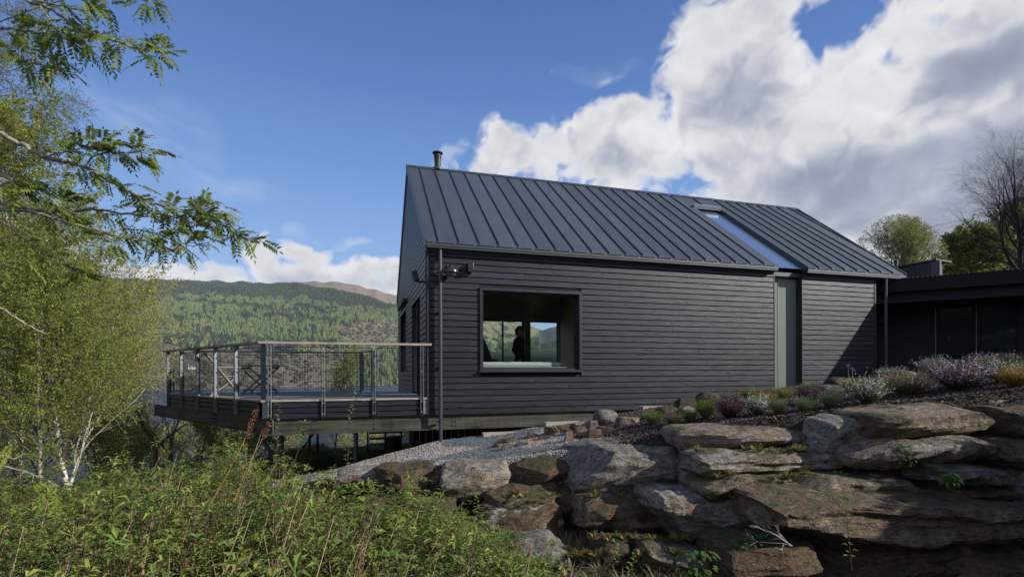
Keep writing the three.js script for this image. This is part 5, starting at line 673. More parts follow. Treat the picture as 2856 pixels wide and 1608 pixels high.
// loose stones on the gravel and in the bed, each set into the ground
{
  const S = [ // u0, v0, u1, v1, tone, tone2, label, options
    [1396, 1222, 1437, 1237, 'tan', 'brown', 'flat mossy stone at the back of the four flat stones on the gravel', { moss: 0.6 }], [1372, 1237, 1400, 1252, 'tan', 'brown', 'small flat stone at the left end of the four on the gravel', { moss: 0.5 }], [1398, 1240, 1433, 1258, 'grey', 'tan', 'flat greenish stone lying frontmost on the gravel', { moss: 0.5, round: 3 }], [1440, 1227, 1488, 1246, 'tan', 'pale', 'flat tan stone right of the greenish flat stone on the gravel', { round: 3 }],
    [1467, 1209, 1503, 1225, 'dark', 'brown', 'dark wedge shaped stone on the gravel below the first sleeper', { peak: 0.5 }], [1501, 1216, 1536, 1229, 'dark', 'brown', 'low dark stone beside the dark wedge on the gravel', {}], [1518, 1190, 1560, 1218, 'brown', 'tan', 'blocky brown stone below the end of the middle sleeper', { cuts: 12 }], [1567, 1204, 1606, 1236, 'tan', 'brown', 'pyramid shaped tan stone standing on the dark gravel', { peak: 0.9 }], [1556, 1182, 1618, 1206, 'brown', 'brown', 'flat brown stone with orange moss behind the pyramid stone', { moss: 1 }], [1601, 1189, 1637, 1210, 'grey', 'brown', 'low grey stone between the mossy flat stone and the pale peaked stone', {}],
    [1635, 1174, 1676, 1203, 'pale', 'grey', 'pale peaked stone in front of the big upright grey stone', { peak: 0.7 }], [1656, 1142, 1722, 1190, 'grey', 'dark', 'big rounded upright dark grey stone at the edge of the gravel', { round: 2.8, strata: 0.006 }], [1670, 1190, 1714, 1209, 'dark', 'brown', 'low dark stone at the foot of the upright grey stone', {}], [1634, 1197, 1680, 1220, 'brown', 'tan', 'brown angular stone below the pale peaked stone', { peak: 0.4 }], [1636, 1218, 1680, 1234, 'tan', 'brown', 'thin tan slab below the brown angular stone', {}], [1722, 1164, 1782, 1190, 'tan', 'grey', 'broad sandy stone right of the upright grey stone', { moss: 0.3 }],
    [1879, 1110, 1946, 1142, 'brown', 'dark', 'brown wedge shaped stone against the boards left of the round dark stone', { peak: 0.6 }], [1944, 1093, 2006, 1130, 'dark', 'brown', 'round dark stone against the boards of the house', { round: 2.6 }], [1828, 1133, 1900, 1164, 'brown', 'dark', 'mound shaped stone covered in moss beside the short sleeper', { moss: 1, round: 2.8 }], [1893, 1132, 1938, 1158, 'grey', 'tan', 'grey stone right of the mossy mound', { round: 3.5 }], [2052, 1110, 2080, 1126, 'grey', 'tan', 'small pale stone in the heather below the glass strip', { peak: 0.5 }],
    [2304, 1052, 2366, 1084, 'dark', 'brown', 'dome shaped dark stone in shade at the house end', { round: 2.4 }], [2275, 1072, 2354, 1103, 'grey', 'dark', 'smooth grey dome stone in front of the dark dome stone', { round: 2.3, strata: 0.004 }], [2716, 1097, 2828, 1133, 'tan', 'pale', 'flat pale slab lying on the bark mulch above the wall', { tilt: 0.05, round: 6 }], [2622, 1002, 2676, 1024, 'grey', 'brown', 'dark grey stone behind the heathers in front of the annex doors', { round: 2.8 }], [2540, 1130, 2564, 1146, 'tan', 'grey', 'small round stone on the bark mulch below the grey green heather', { round: 2.6 }], [2488, 1034, 2548, 1056, 'grey', 'tan', 'grey stone behind the silvery heather at the annex corner', { round: 3 }], [2784, 985, 2830, 1004, 'grey', 'tan', 'grey stone topmost behind the pink heather at the right edge', { round: 3 }], [2470, 1050, 2520, 1075, 'grey', 'grey', 'low grey stone left of the silvery heather', { round: 3 }],
  ];
  S.forEach(([u0, v0, u1, v1, a, b, label, o], i) => {
    const um = (u0 + u1) / 2; let Z = 6; for (let z = 5.6; z < 16; z += 0.05) { const p = sight(um, v1 - 2, z); if (p.y < groundY(p.x, p.z) + 0.0) { Z = z; break; } Z = z; }
    if (Z > 13.4) Z = 12.6; const w = (u1 - u0) / 1370 * Z * 1.08, h = (v1 - v0) / 1370 * Z * 1.45, d = w * 0.75, g = boulderGeo(w, h, d, i + 61, { tone: TONE[a], tone2: TONE[b], moss: 0.1, strata: 0.008, cuts: 8, rough: 0.03, res: Math.max(0.02, w / 16), ...o }), p = sight(um, (v0 + v1) / 2, Z + d * 0.35); const t = mesh('garden_stone', g, M.rock); t.position.copy(p); t.position.y -= h * 0.13; t.rotation.y = -HEADING + 0.5 * noise(i * 2.2, 5);
    tag(t, label, 'stone');
  });
}
// gravel and bark: loose pieces lying on the ground
{
  const r = rng(17), m4 = new THREE.Matrix4(), q = new THREE.Quaternion(), e = new THREE.Euler(), c = new THREE.Color();
  const scatter = (name, geo, mat, n, pick, size, tint, label, cat) => { const im = new THREE.InstancedMesh(geo, mat, n); let k = 0, guard = 0; while (k < n && guard++ < n * 14) { const p = pick(); if (!p) continue; const y = p[0] > 0.5 && p[1] > crestZ(p[0]) - 0.66 ? Math.max(groundY(p[0], p[1]), bankY(p[0], p[1])) : groundY(p[0], p[1]), s = size(p); e.set((r() - 0.5) * s[3], r() * 6.28, (r() - 0.5) * s[3]); q.setFromEuler(e); m4.compose(V(p[0], y + s[4], p[1]), q, V(s[0], s[1], s[2])); im.setMatrixAt(k, m4); const t = tint(p); c.setRGB(...t); im.setColorAt(k, c); k++; } im.count = k; im.name = numbered(name); scene.add(im); tag(im, label, cat, null, 'stuff'); };
  const peb = new THREE.IcosahedronGeometry(0.5, 0), pp = peb.attributes.position; for (let i = 0; i < pp.count; i++) { const k = 0.8 + 0.5 * noise(pp.getX(i) * 5 + 2, pp.getY(i) * 5, pp.getZ(i) * 5); pp.setXYZ(i, pp.getX(i) * k, pp.getY(i) * k * 0.75, pp.getZ(i) * k); } peb.computeVertexNormals();
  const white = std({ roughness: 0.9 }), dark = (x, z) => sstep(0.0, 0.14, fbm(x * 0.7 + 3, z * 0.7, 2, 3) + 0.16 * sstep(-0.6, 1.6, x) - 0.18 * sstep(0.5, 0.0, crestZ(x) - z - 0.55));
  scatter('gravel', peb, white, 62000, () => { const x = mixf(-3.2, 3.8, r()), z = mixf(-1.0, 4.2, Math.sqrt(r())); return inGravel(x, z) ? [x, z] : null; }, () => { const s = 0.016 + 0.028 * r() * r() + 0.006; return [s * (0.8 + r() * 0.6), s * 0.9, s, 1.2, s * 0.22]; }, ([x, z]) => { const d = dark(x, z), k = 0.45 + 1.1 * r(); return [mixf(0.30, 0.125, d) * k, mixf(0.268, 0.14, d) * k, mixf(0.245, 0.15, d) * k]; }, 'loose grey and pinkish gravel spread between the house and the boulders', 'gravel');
  const chip = new THREE.BoxGeometry(1, 1, 1);
  scatter('bark_mulch', chip, white, 60000, () => { const x = mixf(1.4, 14, r()), z = mixf(0.0, 8, r()); return z < crestZ(x) - 0.30 && !(inGravel(x, z) && r() < 0.93) ? [x, z] : null; }, () => { const l = 0.025 + 0.06 * r() * r(); return [l, 0.005 + 0.004 * r(), 0.008 + 0.014 * r(), 0.9, 0.006 + 0.012 * r()]; }, () => { const k = r() < 0.13 ? 3.6 : 0.5 + r(); return [0.062 * k, 0.046 * k, 0.042 * k]; }, 'dark bark mulch covering the planting bed above the boulders', 'mulch');
}
// ------------------------------------------------------------------ leaves
class Leaves {   // many small faces in one geometry, with their own colours
  constructor() { this.p = []; this.c = []; this.i = []; this.n = 0; }
  face(pts, tris, col) { for (const q of pts) this.p.push(q.x, q.y, q.z); for (let k = 0; k < pts.length; k++) this.c.push(col[0], col[1], col[2]); for (const t of tris) this.i.push(this.n + t); this.n += pts.length; }
  rhomb(o, dir, side, L, W, col) { this.face([o, o.clone().addScaledVector(dir, L * 0.45).addScaledVector(side, W / 2), o.clone().addScaledVector(dir, L), o.clone().addScaledVector(dir, L * 0.45).addScaledVector(side, -W / 2)], [0, 1, 2, 0, 2, 3], col); }
  blade(o, dir, side, up, L, W, col, fold = 0.25, droop = 0.15) { const m = o.clone().addScaledVector(dir, L * 0.42).addScaledVector(up, -W * fold * 0.2), e = V(0, 0, 0).copy(up).multiplyScalar(W * fold), t = o.clone().addScaledVector(dir, L).addScaledVector(up, -L * droop); this.face([o, m.clone().addScaledVector(side, W / 2).add(e), t, m.clone().addScaledVector(side, -W / 2).add(e), m], [0, 1, 4, 1, 2, 4, 0, 4, 3, 4, 2, 3], col); }
  geo() { const g = new THREE.BufferGeometry(); g.setAttribute('position', new THREE.Float32BufferAttribute(this.p, 3)); g.setAttribute('color', new THREE.Float32BufferAttribute(this.c, 3)); g.setIndex(this.i); g.computeVertexNormals(); return g; }
}
const anyDir = (r) => { const z = r() * 2 - 1, a = r() * 6.283, s = Math.sqrt(1 - z * z); return V(s * Math.cos(a), z, s * Math.sin(a)); };
const tint = (c, r, k = 0.3) => { const a = 1 + (r() - 0.5) * 2 * k, b = 1 + (r() - 0.5) * k * 0.6; return [c[0] * a * b, c[1] * a, c[2] * a / b]; };
const sideOf = (d, r) => { const s = d.clone().cross(anyDir(r)); return s.lengthSq() < 1e-6 ? V(1, 0, 0) : s.normalize(); };

// ------------------------------------------------------------------ heathers and other low plants of the bed
function makeHeath(seed, { stems = 420, leaf, flower, share = 0.0, thin = 1, upright = 0.5, flowerAt = 0.55, leafLen = 0.10 }) {
  const r = rng(seed), L = new Leaves(), F = new Leaves();
  for (let k = 0; k < stems; k++) {
    const a = r() * 6.283, e = Math.pow(r(), 0.6) * 1.25 * (1.25 - upright), d = V(Math.cos(a) * Math.sin(e), Math.cos(e) + 0.15, Math.sin(a) * Math.sin(e)).normalize(), len = (0.62 + 0.45 * r()) * (1 + 0.12 * noise(Math.cos(a) * 2 + seed, e * 2)), o = V(Math.cos(a) * 0.12 * r(), 0, Math.sin(a) * 0.12 * r()); const bend = V((r() - 0.5) * 0.3, 0.25 * r(), (r() - 0.5) * 0.3), at = (t) => o.clone().addScaledVector(d, len * t).addScaledVector(bend, t * t * len);
    const s = sideOf(d, r), c = tint(leaf, r, 0.35); L.face([at(0).addScaledVector(s, -0.008), at(0).addScaledVector(s, 0.008), at(1)], [0, 1, 2], c.map((v) => v * 0.6));
    for (let j = 0; j < 8; j++) { const t = 0.3 + 0.7 * r(), p = at(t), dd = anyDir(r).multiplyScalar(0.75).add(d).normalize(); L.rhomb(p, dd, sideOf(dd, r), leafLen * (0.6 + 0.6 * r()), 0.020 * thin, tint(leaf, r, 0.35)); }
    if (flower && r() < share) for (let j = 0; j < 7; j++) { const t = flowerAt + (1.02 - flowerAt) * r(), p = at(t).addScaledVector(anyDir(r), 0.025), z = 0.013 + 0.010 * r(), c2 = tint(flower, r, 0.2); F.face([p.clone().add(V(0, z, 0)), p.clone().add(V(z, 0, 0)), p.clone().add(V(0, 0, z)), p.clone().add(V(-z, 0, 0)), p.clone().add(V(0, 0, -z))], [0, 2, 1, 0, 3, 2, 0, 4, 3, 0, 1, 4], c2); }
  }
  return [L.geo(), F.n ? F.geo() : null];
}
{
  const kinds = {
    white: makeHeath(1, { leaf: [0.13, 0.16, 0.06], flower: [0.72, 0.70, 0.64], share: 0.55 }), silver: makeHeath(2, { leaf: [0.19, 0.21, 0.16], flower: [0.55, 0.56, 0.52], share: 0.35, leafLen: 0.12 }), lavender: makeHeath(3, { leaf: [0.20, 0.235, 0.125], upright: 0.55, leafLen: 0.16, thin: 0.8 }),
    purple: makeHeath(4, { leaf: [0.10, 0.10, 0.06], flower: [0.58, 0.36, 0.52], share: 0.5, flowerAt: 0.45 }), brown: makeHeath(5, { leaf: [0.24, 0.20, 0.115], flower: [0.30, 0.20, 0.18], share: 0.35 }), dull: makeHeath(6, { leaf: [0.075, 0.062, 0.045], flower: [0.24, 0.12, 0.15], share: 0.3 }), gold: makeHeath(7, { leaf: [0.34, 0.21, 0.05], flower: [0.42, 0.30, 0.10], share: 0.2 }), green: makeHeath(8, { leaf: [0.17, 0.22, 0.06], leafLen: 0.13 }), lime: makeHeath(9, { leaf: [0.25, 0.28, 0.07] }),
  };
  const spots = [ // u0, v0, u1, v1, kind, label
    [2074, 1112, 2152, 1166, 'white', 'small white flowering heath left of the round green tufts'], [2145, 1120, 2200, 1163, 'lavender', 'round grey green tuft, leftmost of three, right of the small white heath'], [2214, 1116, 2277, 1161, 'lavender', 'round grey green tuft, the middle one of three on the mulch'], [2285, 1101, 2347, 1148, 'lavender', 'round grey green tuft, rightmost of three, left of the big white heath'], [2363, 1066, 2480, 1136, 'white', 'big white flowering heath in the middle of the planting bed'],
    [2458, 1048, 2606, 1110, 'brown', 'big brownish green heather between the white and the purple ones'], [2596, 1022, 2755, 1096, 'purple', 'big purple flowering heather on the mulch above the wall'], [2560, 1010, 2664, 1060, 'silver', 'silvery white heather behind the big purple heather'], [2744, 1014, 2856, 1076, 'white', 'white flowering heath behind the golden heather at the right edge'], [2776, 1030, 2890, 1088, 'gold', 'golden orange heather at the right edge'],
    [2216, 1082, 2296, 1132, 'dull', 'pinkish dark heather below the grey dome stone'], [1990, 1112, 2082, 1174, 'dull', 'dark red flowering heather left of the small white heath'], [1935, 1124, 2005, 1176, 'green', 'low green heather left of the dark red one'], [1900, 1150, 1950, 1186, 'green', 'small green tuft lowest at the left end of the bed'], [1790, 1154, 1854, 1192, 'green', 'bright green grassy tuft beside the mossy mound'], [1850, 1156, 1908, 1196, 'brown', 'small reddish brown tuft right of the bright green tuft'],
    [2106, 1102, 2170, 1128, 'gold', 'orange mossy cushion plant in front of the glass strip'], [2346, 1064, 2412, 1098, 'lime', 'yellow green low plant under the two seed heads'], [2446, 1034, 2530, 1068, 'silver', 'silvery heather at the corner of the annex'], [2704, 996, 2786, 1030, 'purple', 'pale pink heather topmost near the right edge'], [2700, 1014, 2750, 1046, 'lime', 'yellow green low plant behind the big purple heather'], [2790, 995, 2850, 1030, 'dull', 'dull red heather behind the white one at the right edge'], [2060, 1090, 2120, 1118, 'green', 'green grassy clump at the foot of the boards left of the glass strip'], [2150, 1086, 2215, 1118, 'lime', 'light green grassy clump at the foot of the glass strip'], [2230, 1076, 2280, 1102, 'green', 'green clump left of the grey dome stone'],
  ];
  for (const [u0, v0, u1, v1, kind, label] of spots) {
    const um = (u0 + u1) / 2; let Z = 6; for (let z = 5.8; z < 13.0; z += 0.04) { const p = sight(um, v1 - 6, z); Z = z; if (p.y < groundY(p.x, p.z)) break; }
    const p = sight(um, v1 - 6, Z), w = (u1 - u0) / 1370 * Z, h = (v1 - v0) / 1370 * Z; p.y = Math.min(groundY(p.x, p.z), p.y + 0.1) - 0.015; const t = thing(kind === 'lavender' ? 'lavender_tuft' : kind === 'green' || kind === 'lime' || kind === 'gold' && w < 0.6 ? 'low_plant' : 'heather_plant', label, 'plant', null, p); t.scale.set(w * 0.66, h * 1.08, w * 0.66); t.rotation.y = um * 0.7;
    mesh('foliage', kinds[kind][0], M.leafDull, t); if (kinds[kind][1]) mesh('flowers', kinds[kind][1], M.plainV, t);
  }
  for (const [u, v0, v1, label] of [[2366, 1018, 1062, 'taller dry seed head on a thin stem, left of two at the house end'], [2378, 1028, 1066, 'shorter dry seed head on a thin stem, right of two at the house end']]) { const top = sight(u, v0, 10.6), foot = sight(u + 1, v1 + 6, 10.6), t = thing('seed_head', label, 'plant', null, foot), m = new MB(); const d = top.clone().sub(foot); m.tube([V(0, 0, 0), d.clone().multiplyScalar(0.5).add(V(0.008, 0, 0)), d], 0.006, 5); m.build('stem', M.greyTwig, t); const F = new Leaves(), r = rng(u); for (let k = 0; k < 70; k++) { const a = anyDir(r); F.rhomb(d.clone().addScaledVector(a, 0.012), a, sideOf(a, r), 0.034, 0.012, tint([0.33, 0.22, 0.24], r)); } mesh('flower_head', F.geo(), M.plainV, t); }
}
// ------------------------------------------------------------------ trees
function grow(o) {
  const { seed, root, dir = V(0, 1, 0), len, rad, levels = 4, kids = [9, 7, 6, 5], spread = 0.9, up = 0.25, bend = 0.18, shrink = 0.55, leaf = 0.05, leafW = 0.6, leavesPer = 4, leafCol = [[0.12, 0.16, 0.03]], sides = [8, 6, 4, 3, 3], start = 0.3, lean = V(0, 0, 0), accept = null, dropTip = 0, kidLen = null, barkFrom = 2, wander = 0.35, bareShare = 0 } = o, r = rng(seed), trunk = new MB(), twigs = new MB(), L = new Leaves();
  const leafAt = (p, d, n) => { for (let k = 0; k < n; k++) { const c = leafCol[(r() * leafCol.length) | 0], dd = anyDir(r).multiplyScalar(0.9).addScaledVector(d, 0.6).add(V(0, -0.1, 0)).normalize(), q = p.clone().addScaledVector(anyDir(r), leaf * 0.6); const s = leaf * (0.55 + 0.7 * r()); L.rhomb(q, dd, sideOf(dd, r), s, s * leafW, tint(c, r, 0.3)); } };
  const stem = (p0, d0, L0, r0, lv) => {
    const n = lv === 0 ? 12 : lv === 1 ? 8 : lv === 2 ? 5 : 3, pts = [p0.clone()], rs = [r0], dirs = [d0.clone()], d = d0.clone(); let p = p0.clone(); const grav = lv === 0 ? 0 : up;
    for (let i = 1; i <= n; i++) { d.add(anyDir(r).multiplyScalar(bend * (lv ? 1 : 0.45))).add(V(0, grav * 0.3 * (lv >= 3 ? -dropTip : 1), 0)).addScaledVector(lean, lv ? 0.10 : 0.0).normalize(); p = p.clone().addScaledVector(d, L0 / n); pts.push(p); rs.push(Math.max(r0 * (1 - 0.88 * i / n), 0.0012)); dirs.push(d.clone()); }
    if (accept && lv >= 1 && !accept(pts[pts.length - 1], lv)) return;
    (lv < barkFrom ? trunk : twigs).tube(pts, rs, sides[Math.min(lv, sides.length - 1)], false);
    if (lv >= levels) { if (leavesPer && r() >= bareShare) for (let i = 1; i <= n; i++) leafAt(pts[i], dirs[i], leavesPer); return; }
    const m = kids[Math.min(lv, kids.length - 1)], s0 = lv === 0 ? start : 0.12;
    for (let k = 0; k < m; k++) { const t = s0 + (1 - s0) * (k + r() * 0.9) / m, f = t * n, i = Math.min(n - 1, Math.floor(f)), q = pts[i].clone().lerp(pts[i + 1], f - i), rr = mixf(rs[i], rs[i + 1], f - i), a = spread * (0.6 + 0.7 * r()), sd = sideOf(dirs[i], r), nd = dirs[i].clone().multiplyScalar(Math.cos(a)).addScaledVector(sd, Math.sin(a)).normalize(); const kl = (kidLen ? kidLen[lv] : L0 * shrink) * (lv === 0 ? (1.15 - 0.75 * t) : (1.1 - 0.5 * t)) * (0.7 + 0.5 * r()); stem(q, nd, kl, Math.min(rr * (o.limb ?? 0.6), kl * (o.slim ?? 0.02)), lv + 1); }
    stem(pts[n], dirs[n], L0 * 0.3, rs[n] * 1.0, Math.min(levels, lv + 2));
  };
  stem(root, dir.clone().normalize(), len, rad, 0);
  return { trunk: trunk.geo(), twigs: twigs.geo(), leaves: L.n ? L.geo() : null, count: L.n / 4 };
}
function tree(name, label, category, o, bark, twig, leafMat = M.leafV) { const base = o.root.clone(), t = thing(name, label, category, o.group, base), g = grow({ ...o, root: V(0, 0, 0), accept: o.accept ? (p, lv) => o.accept(p.clone().add(base), lv) : null }); mesh('trunk', g.trunk, bark, t); mesh('branches', g.twigs, twig, t); if (g.leaves) mesh('crown', g.leaves, leafMat, t); return t; }
const inView = (p, mu = 120, mv = 120) => { const [u, v, z] = survey(p); return z > 0.3 && u > -mu && u < 2856 + mu && v > -mv && v < 1608 + mv; };
const SPRING = [[0.33, 0.36, 0.06], [0.26, 0.30, 0.055], [0.40, 0.40, 0.075], [0.20, 0.24, 0.05]], OLIVE = [[0.20, 0.205, 0.06], [0.15, 0.16, 0.05], [0.26, 0.245, 0.075]], FRESH = [[0.18, 0.28, 0.05], [0.14, 0.22, 0.04], [0.23, 0.31, 0.065]], YELLOW = [[0.40, 0.38, 0.10], [0.31, 0.32, 0.085]];
const foot = (u, Z) => { const p = sight(u, 1200, Z); p.y = groundY(p.x, p.z) - 0.05; return p; };
{
  const keep = (maxU, mv = 200) => (p, lv) => { const [u, v, z] = survey(p); return z > 0.5 && u < (typeof maxU === 'function' ? maxU(v) : maxU) && u > -420 && v > -mv && v < 1500; };
  const edgeA = (v) => lerpList([[0, 240], [250, 290], [400, 330], [560, 330], [700, 420], [800, 520], [900, 500], [1000, 470], [1150, 420], [1300, 400], [1500, 330]], v);
  tree('birch_tree', 'white barked birch with small fresh green leaves standing left of the deck', 'tree', { seed: 21, root: foot(205, 9.6), dir: V(-0.02, 1, 0), len: 7.2, rad: 0.05, levels: 4, kids: [32, 7, 5, 4], kidLen: [2.5, 1.15, 0.5, 0.22], spread: 0.75, up: 0.35, start: 0.10, leaf: 0.038, leavesPer: 6, leafCol: SPRING, slim: 0.013, accept: keep(edgeA), barkFrom: 1 }, M.birchBark, M.twig);
  tree('birch_tree', 'slender birch leaning right with pale limbs and sparse yellow green leaves', 'tree', { seed: 34, root: foot(165, 10.2), dir: V(0.20, 1, 0.05), len: 4.4, rad: 0.038, levels: 4, kids: [16, 7, 5, 4], kidLen: [2.7, 1.1, 0.5, 0.22], spread: 0.6, up: 0.22, start: 0.2, leaf: 0.040, leavesPer: 2, leafCol: YELLOW, lean: V(0.6, 0.2, 0), slim: 0.012, accept: keep((v) => edgeA(v) + 60), barkFrom: 2 }, M.birchBark, M.limbBark);
  tree('birch_tree', 'tall fine twigged birch at the left edge with small olive leaves', 'tree', { seed: 55, root: foot(-270, 8.6), dir: V(0.05, 1, 0), len: 9.8, rad: 0.06, levels: 4, kids: [46, 8, 6, 4], kidLen: [3.4, 1.2, 0.5, 0.22], spread: 0.85, up: 0.22, start: 0.22, leaf: 0.027, leavesPer: 3, leafCol: OLIVE, slim: 0.010, accept: keep((v) => lerpList([[0, 130], [200, 190], [300, 290], [420, 250], [600, 330], [900, 300], [1500, 300]], v)), barkFrom: 1 }, M.birchBark, M.twig);
  tree('birch_tree', 'leafy birch filling the left edge behind the others', 'tree', { seed: 71, root: foot(50, 14), dir: V(0.02, 1, 0), len: 8.0, rad: 0.06, levels: 4, kids: [34, 7, 5, 4], kidLen: [3.2, 1.4, 0.6, 0.28], spread: 0.95, up: 0.2, start: 0.04, leaf: 0.05, leavesPer: 5, leafCol: SPRING, slim: 0.012, accept: keep((v) => edgeA(v) - 10), barkFrom: 1 }, M.birchBark, M.twig);
  tree('birch_tree', 'yellow green birch filling the gap between the white trunk and the deck', 'tree', { seed: 77, root: foot(290, 17), dir: V(0.0, 1, 0), len: 5.6, rad: 0.05, levels: 4, kids: [26, 7, 5, 4], kidLen: [2.9, 1.3, 0.6, 0.28], spread: 0.9, up: 0.2, start: 0.04, leaf: 0.046, leavesPer: 3, leafCol: [...SPRING, ...YELLOW], slim: 0.012, accept: keep((v) => Math.min(edgeA(v), 455)), barkFrom: 1 }, M.birchBark, M.twig);
  tree('birch_tree', 'dense fresh green birch crown in front of the white trunk', 'tree', { seed: 92, root: foot(110, 8.3), dir: V(0.04, 1, 0), len: 4.4, rad: 0.035, levels: 4, kids: [26, 7, 5, 4], kidLen: [1.9, 0.95, 0.45, 0.2], spread: 0.85, up: 0.2, start: 0.10, leaf: 0.034, leavesPer: 3, leafCol: [...SPRING, ...FRESH], slim: 0.012, accept: keep((v) => Math.min(edgeA(v), 400)), barkFrom: 1 }, M.limbBark, M.twig);
  tree('birch_sapling', 'low bushy birch with yellow green leaves below the far deck corner', 'tree', { seed: 83, root: foot(310, 15), dir: V(0.05, 1, 0), len: 2.6, rad: 0.035, levels: 4, kids: [18, 7, 5, 3], kidLen: [1.9, 0.9, 0.42, 0.2], spread: 0.95, up: 0.12, start: 0.03, leaf: 0.045, leavesPer: 3, leafCol: SPRING, accept: keep((v) => lerpList([[800, 380], [1000, 400], [1150, 400], [1250, 520], [1500, 560]], v)) }, M.limbBark, M.twig);
  tree('birch_sapling', 'low bushy birch at the left edge under the tall ones', 'tree', { seed: 84, root: foot(60, 11.5), dir: V(-0.05, 1, 0), len: 2.4, rad: 0.03, levels: 4, kids: [18, 8, 5, 3], kidLen: [1.8, 0.8, 0.4, 0.2], spread: 1.0, up: 0.08, start: 0.03, leaf: 0.038, leavesPer: 3, leafCol: SPRING, accept: keep(480) }, M.limbBark, M.twig);
  // bare shrubs and scrub on the slope towards the water
  const bush = (seed, u, Z, len, leafCol, per, label, twig = M.greyTwig, name = 'scrub_bush') => tree(name, label, 'shrub', { seed, root: foot(u, Z), len, rad: 0.035 * len / 2, levels: 4, kids: [10, 6, 5, 3], kidLen: [len * 0.55, len * 0.3, len * 0.16, len * 0.08], spread: 0.8, up: 0.3, start: 0.06, leaf: 0.0035 * Z, leavesPer: per, leafCol, bareShare: per > 1 ? 0.2 : 0.5 }, M.bark, twig);
  bush(101, 470, 17, 3.6, YELLOW, 1, 'bare grey shrub on the slope left of the far deck corner'); bush(102, 560, 20, 3.2, YELLOW, 1, 'bare grey shrub seen under the left end of the steel beam'); bush(103, 400, 22, 4.6, OLIVE, 1, 'tall bare shrub beyond the left end of the deck'); bush(104, 690, 18, 2.0, SPRING, 2, 'green leaved shrub seen between the raking strut and the posts'); bush(105, 830, 24, 2.6, YELLOW, 1, 'twiggy shrub on the slope behind the timber posts'); bush(106, 960, 28, 2.6, YELLOW, 1, 'twiggy shrub behind the galvanised post');
  bush(107, 640, 26, 3.2, SPRING, 2, 'green scrub seen through the mesh behind the chair', M.twig); bush(108, 520, 27, 3.6, YELLOW, 2, 'scrub with yellow green leaves beyond the far deck corner'); bush(109, 780, 30, 3.3, OLIVE, 1, 'brown scrub seen through the mesh behind the table', M.greyTwig); bush(110, 1040, 34, 2.8, YELLOW, 1, 'grey scrub beyond the steps'); bush(111, 600, 16, 1.7, SPRING, 2, 'leafy shrub under the steel beam at the left'); bush(112, 1100, 26, 2.2, YELLOW, 1, 'low scrub just left of the dark wall under the house');
  bush(113, 740, 15, 1.4, SPRING, 2, 'low leafy shrub at the foot of the raking strut'); bush(114, 380, 19, 2.6, SPRING, 2, 'leafy shrub between the birches and the deck'); bush(115, 330, 30, 5.5, YELLOW, 2, 'yellow green tree on the slope behind the birches'); bush(116, 700, 38, 4.4, OLIVE, 1, 'grey brown thicket on the slope above the water');
  tree('young_tree', 'young tree with sparse yellow green leaves seen through the railing mesh', 'tree', { seed: 130, root: foot(930, 21), len: 3.9, rad: 0.04, levels: 3, kids: [16, 7, 5], kidLen: [1.9, 0.8, 0.35], spread: 0.55, up: 0.55, start: 0.15, leaf: 0.075, leavesPer: 2, leafCol: SPRING }, M.bark, M.twig);
  // a mossy crooked stem in the scrub
  { const p = foot(440, 13), t = thing('crooked_tree', 'crooked mossy bare tree stem below the end of the steel beam', 'tree', null, p), P = (u, v, Z) => sight(u, v, Z).sub(p); const m = new MB(); m.tube([V(0, 0, 0), P(432, 1255, 13), P(418, 1215, 13), P(398, 1190, 12.9), P(388, 1160, 12.9), P(372, 1130, 12.8)], [0.07, 0.06, 0.055, 0.045, 0.03, 0.012], 8); m.tube([P(434, 1250, 13), P(470, 1215, 12.9), P(520, 1180, 12.8)], [0.04, 0.03, 0.015], 6); m.tube([P(400, 1192, 12.9), P(392, 1215, 12.7), P(404, 1222, 12.6)], [0.03, 0.03, 0.02], 6); m.build('trunk', std({ rgb: [0.12, 0.115, 0.05], roughness: 1 }), t); }
}
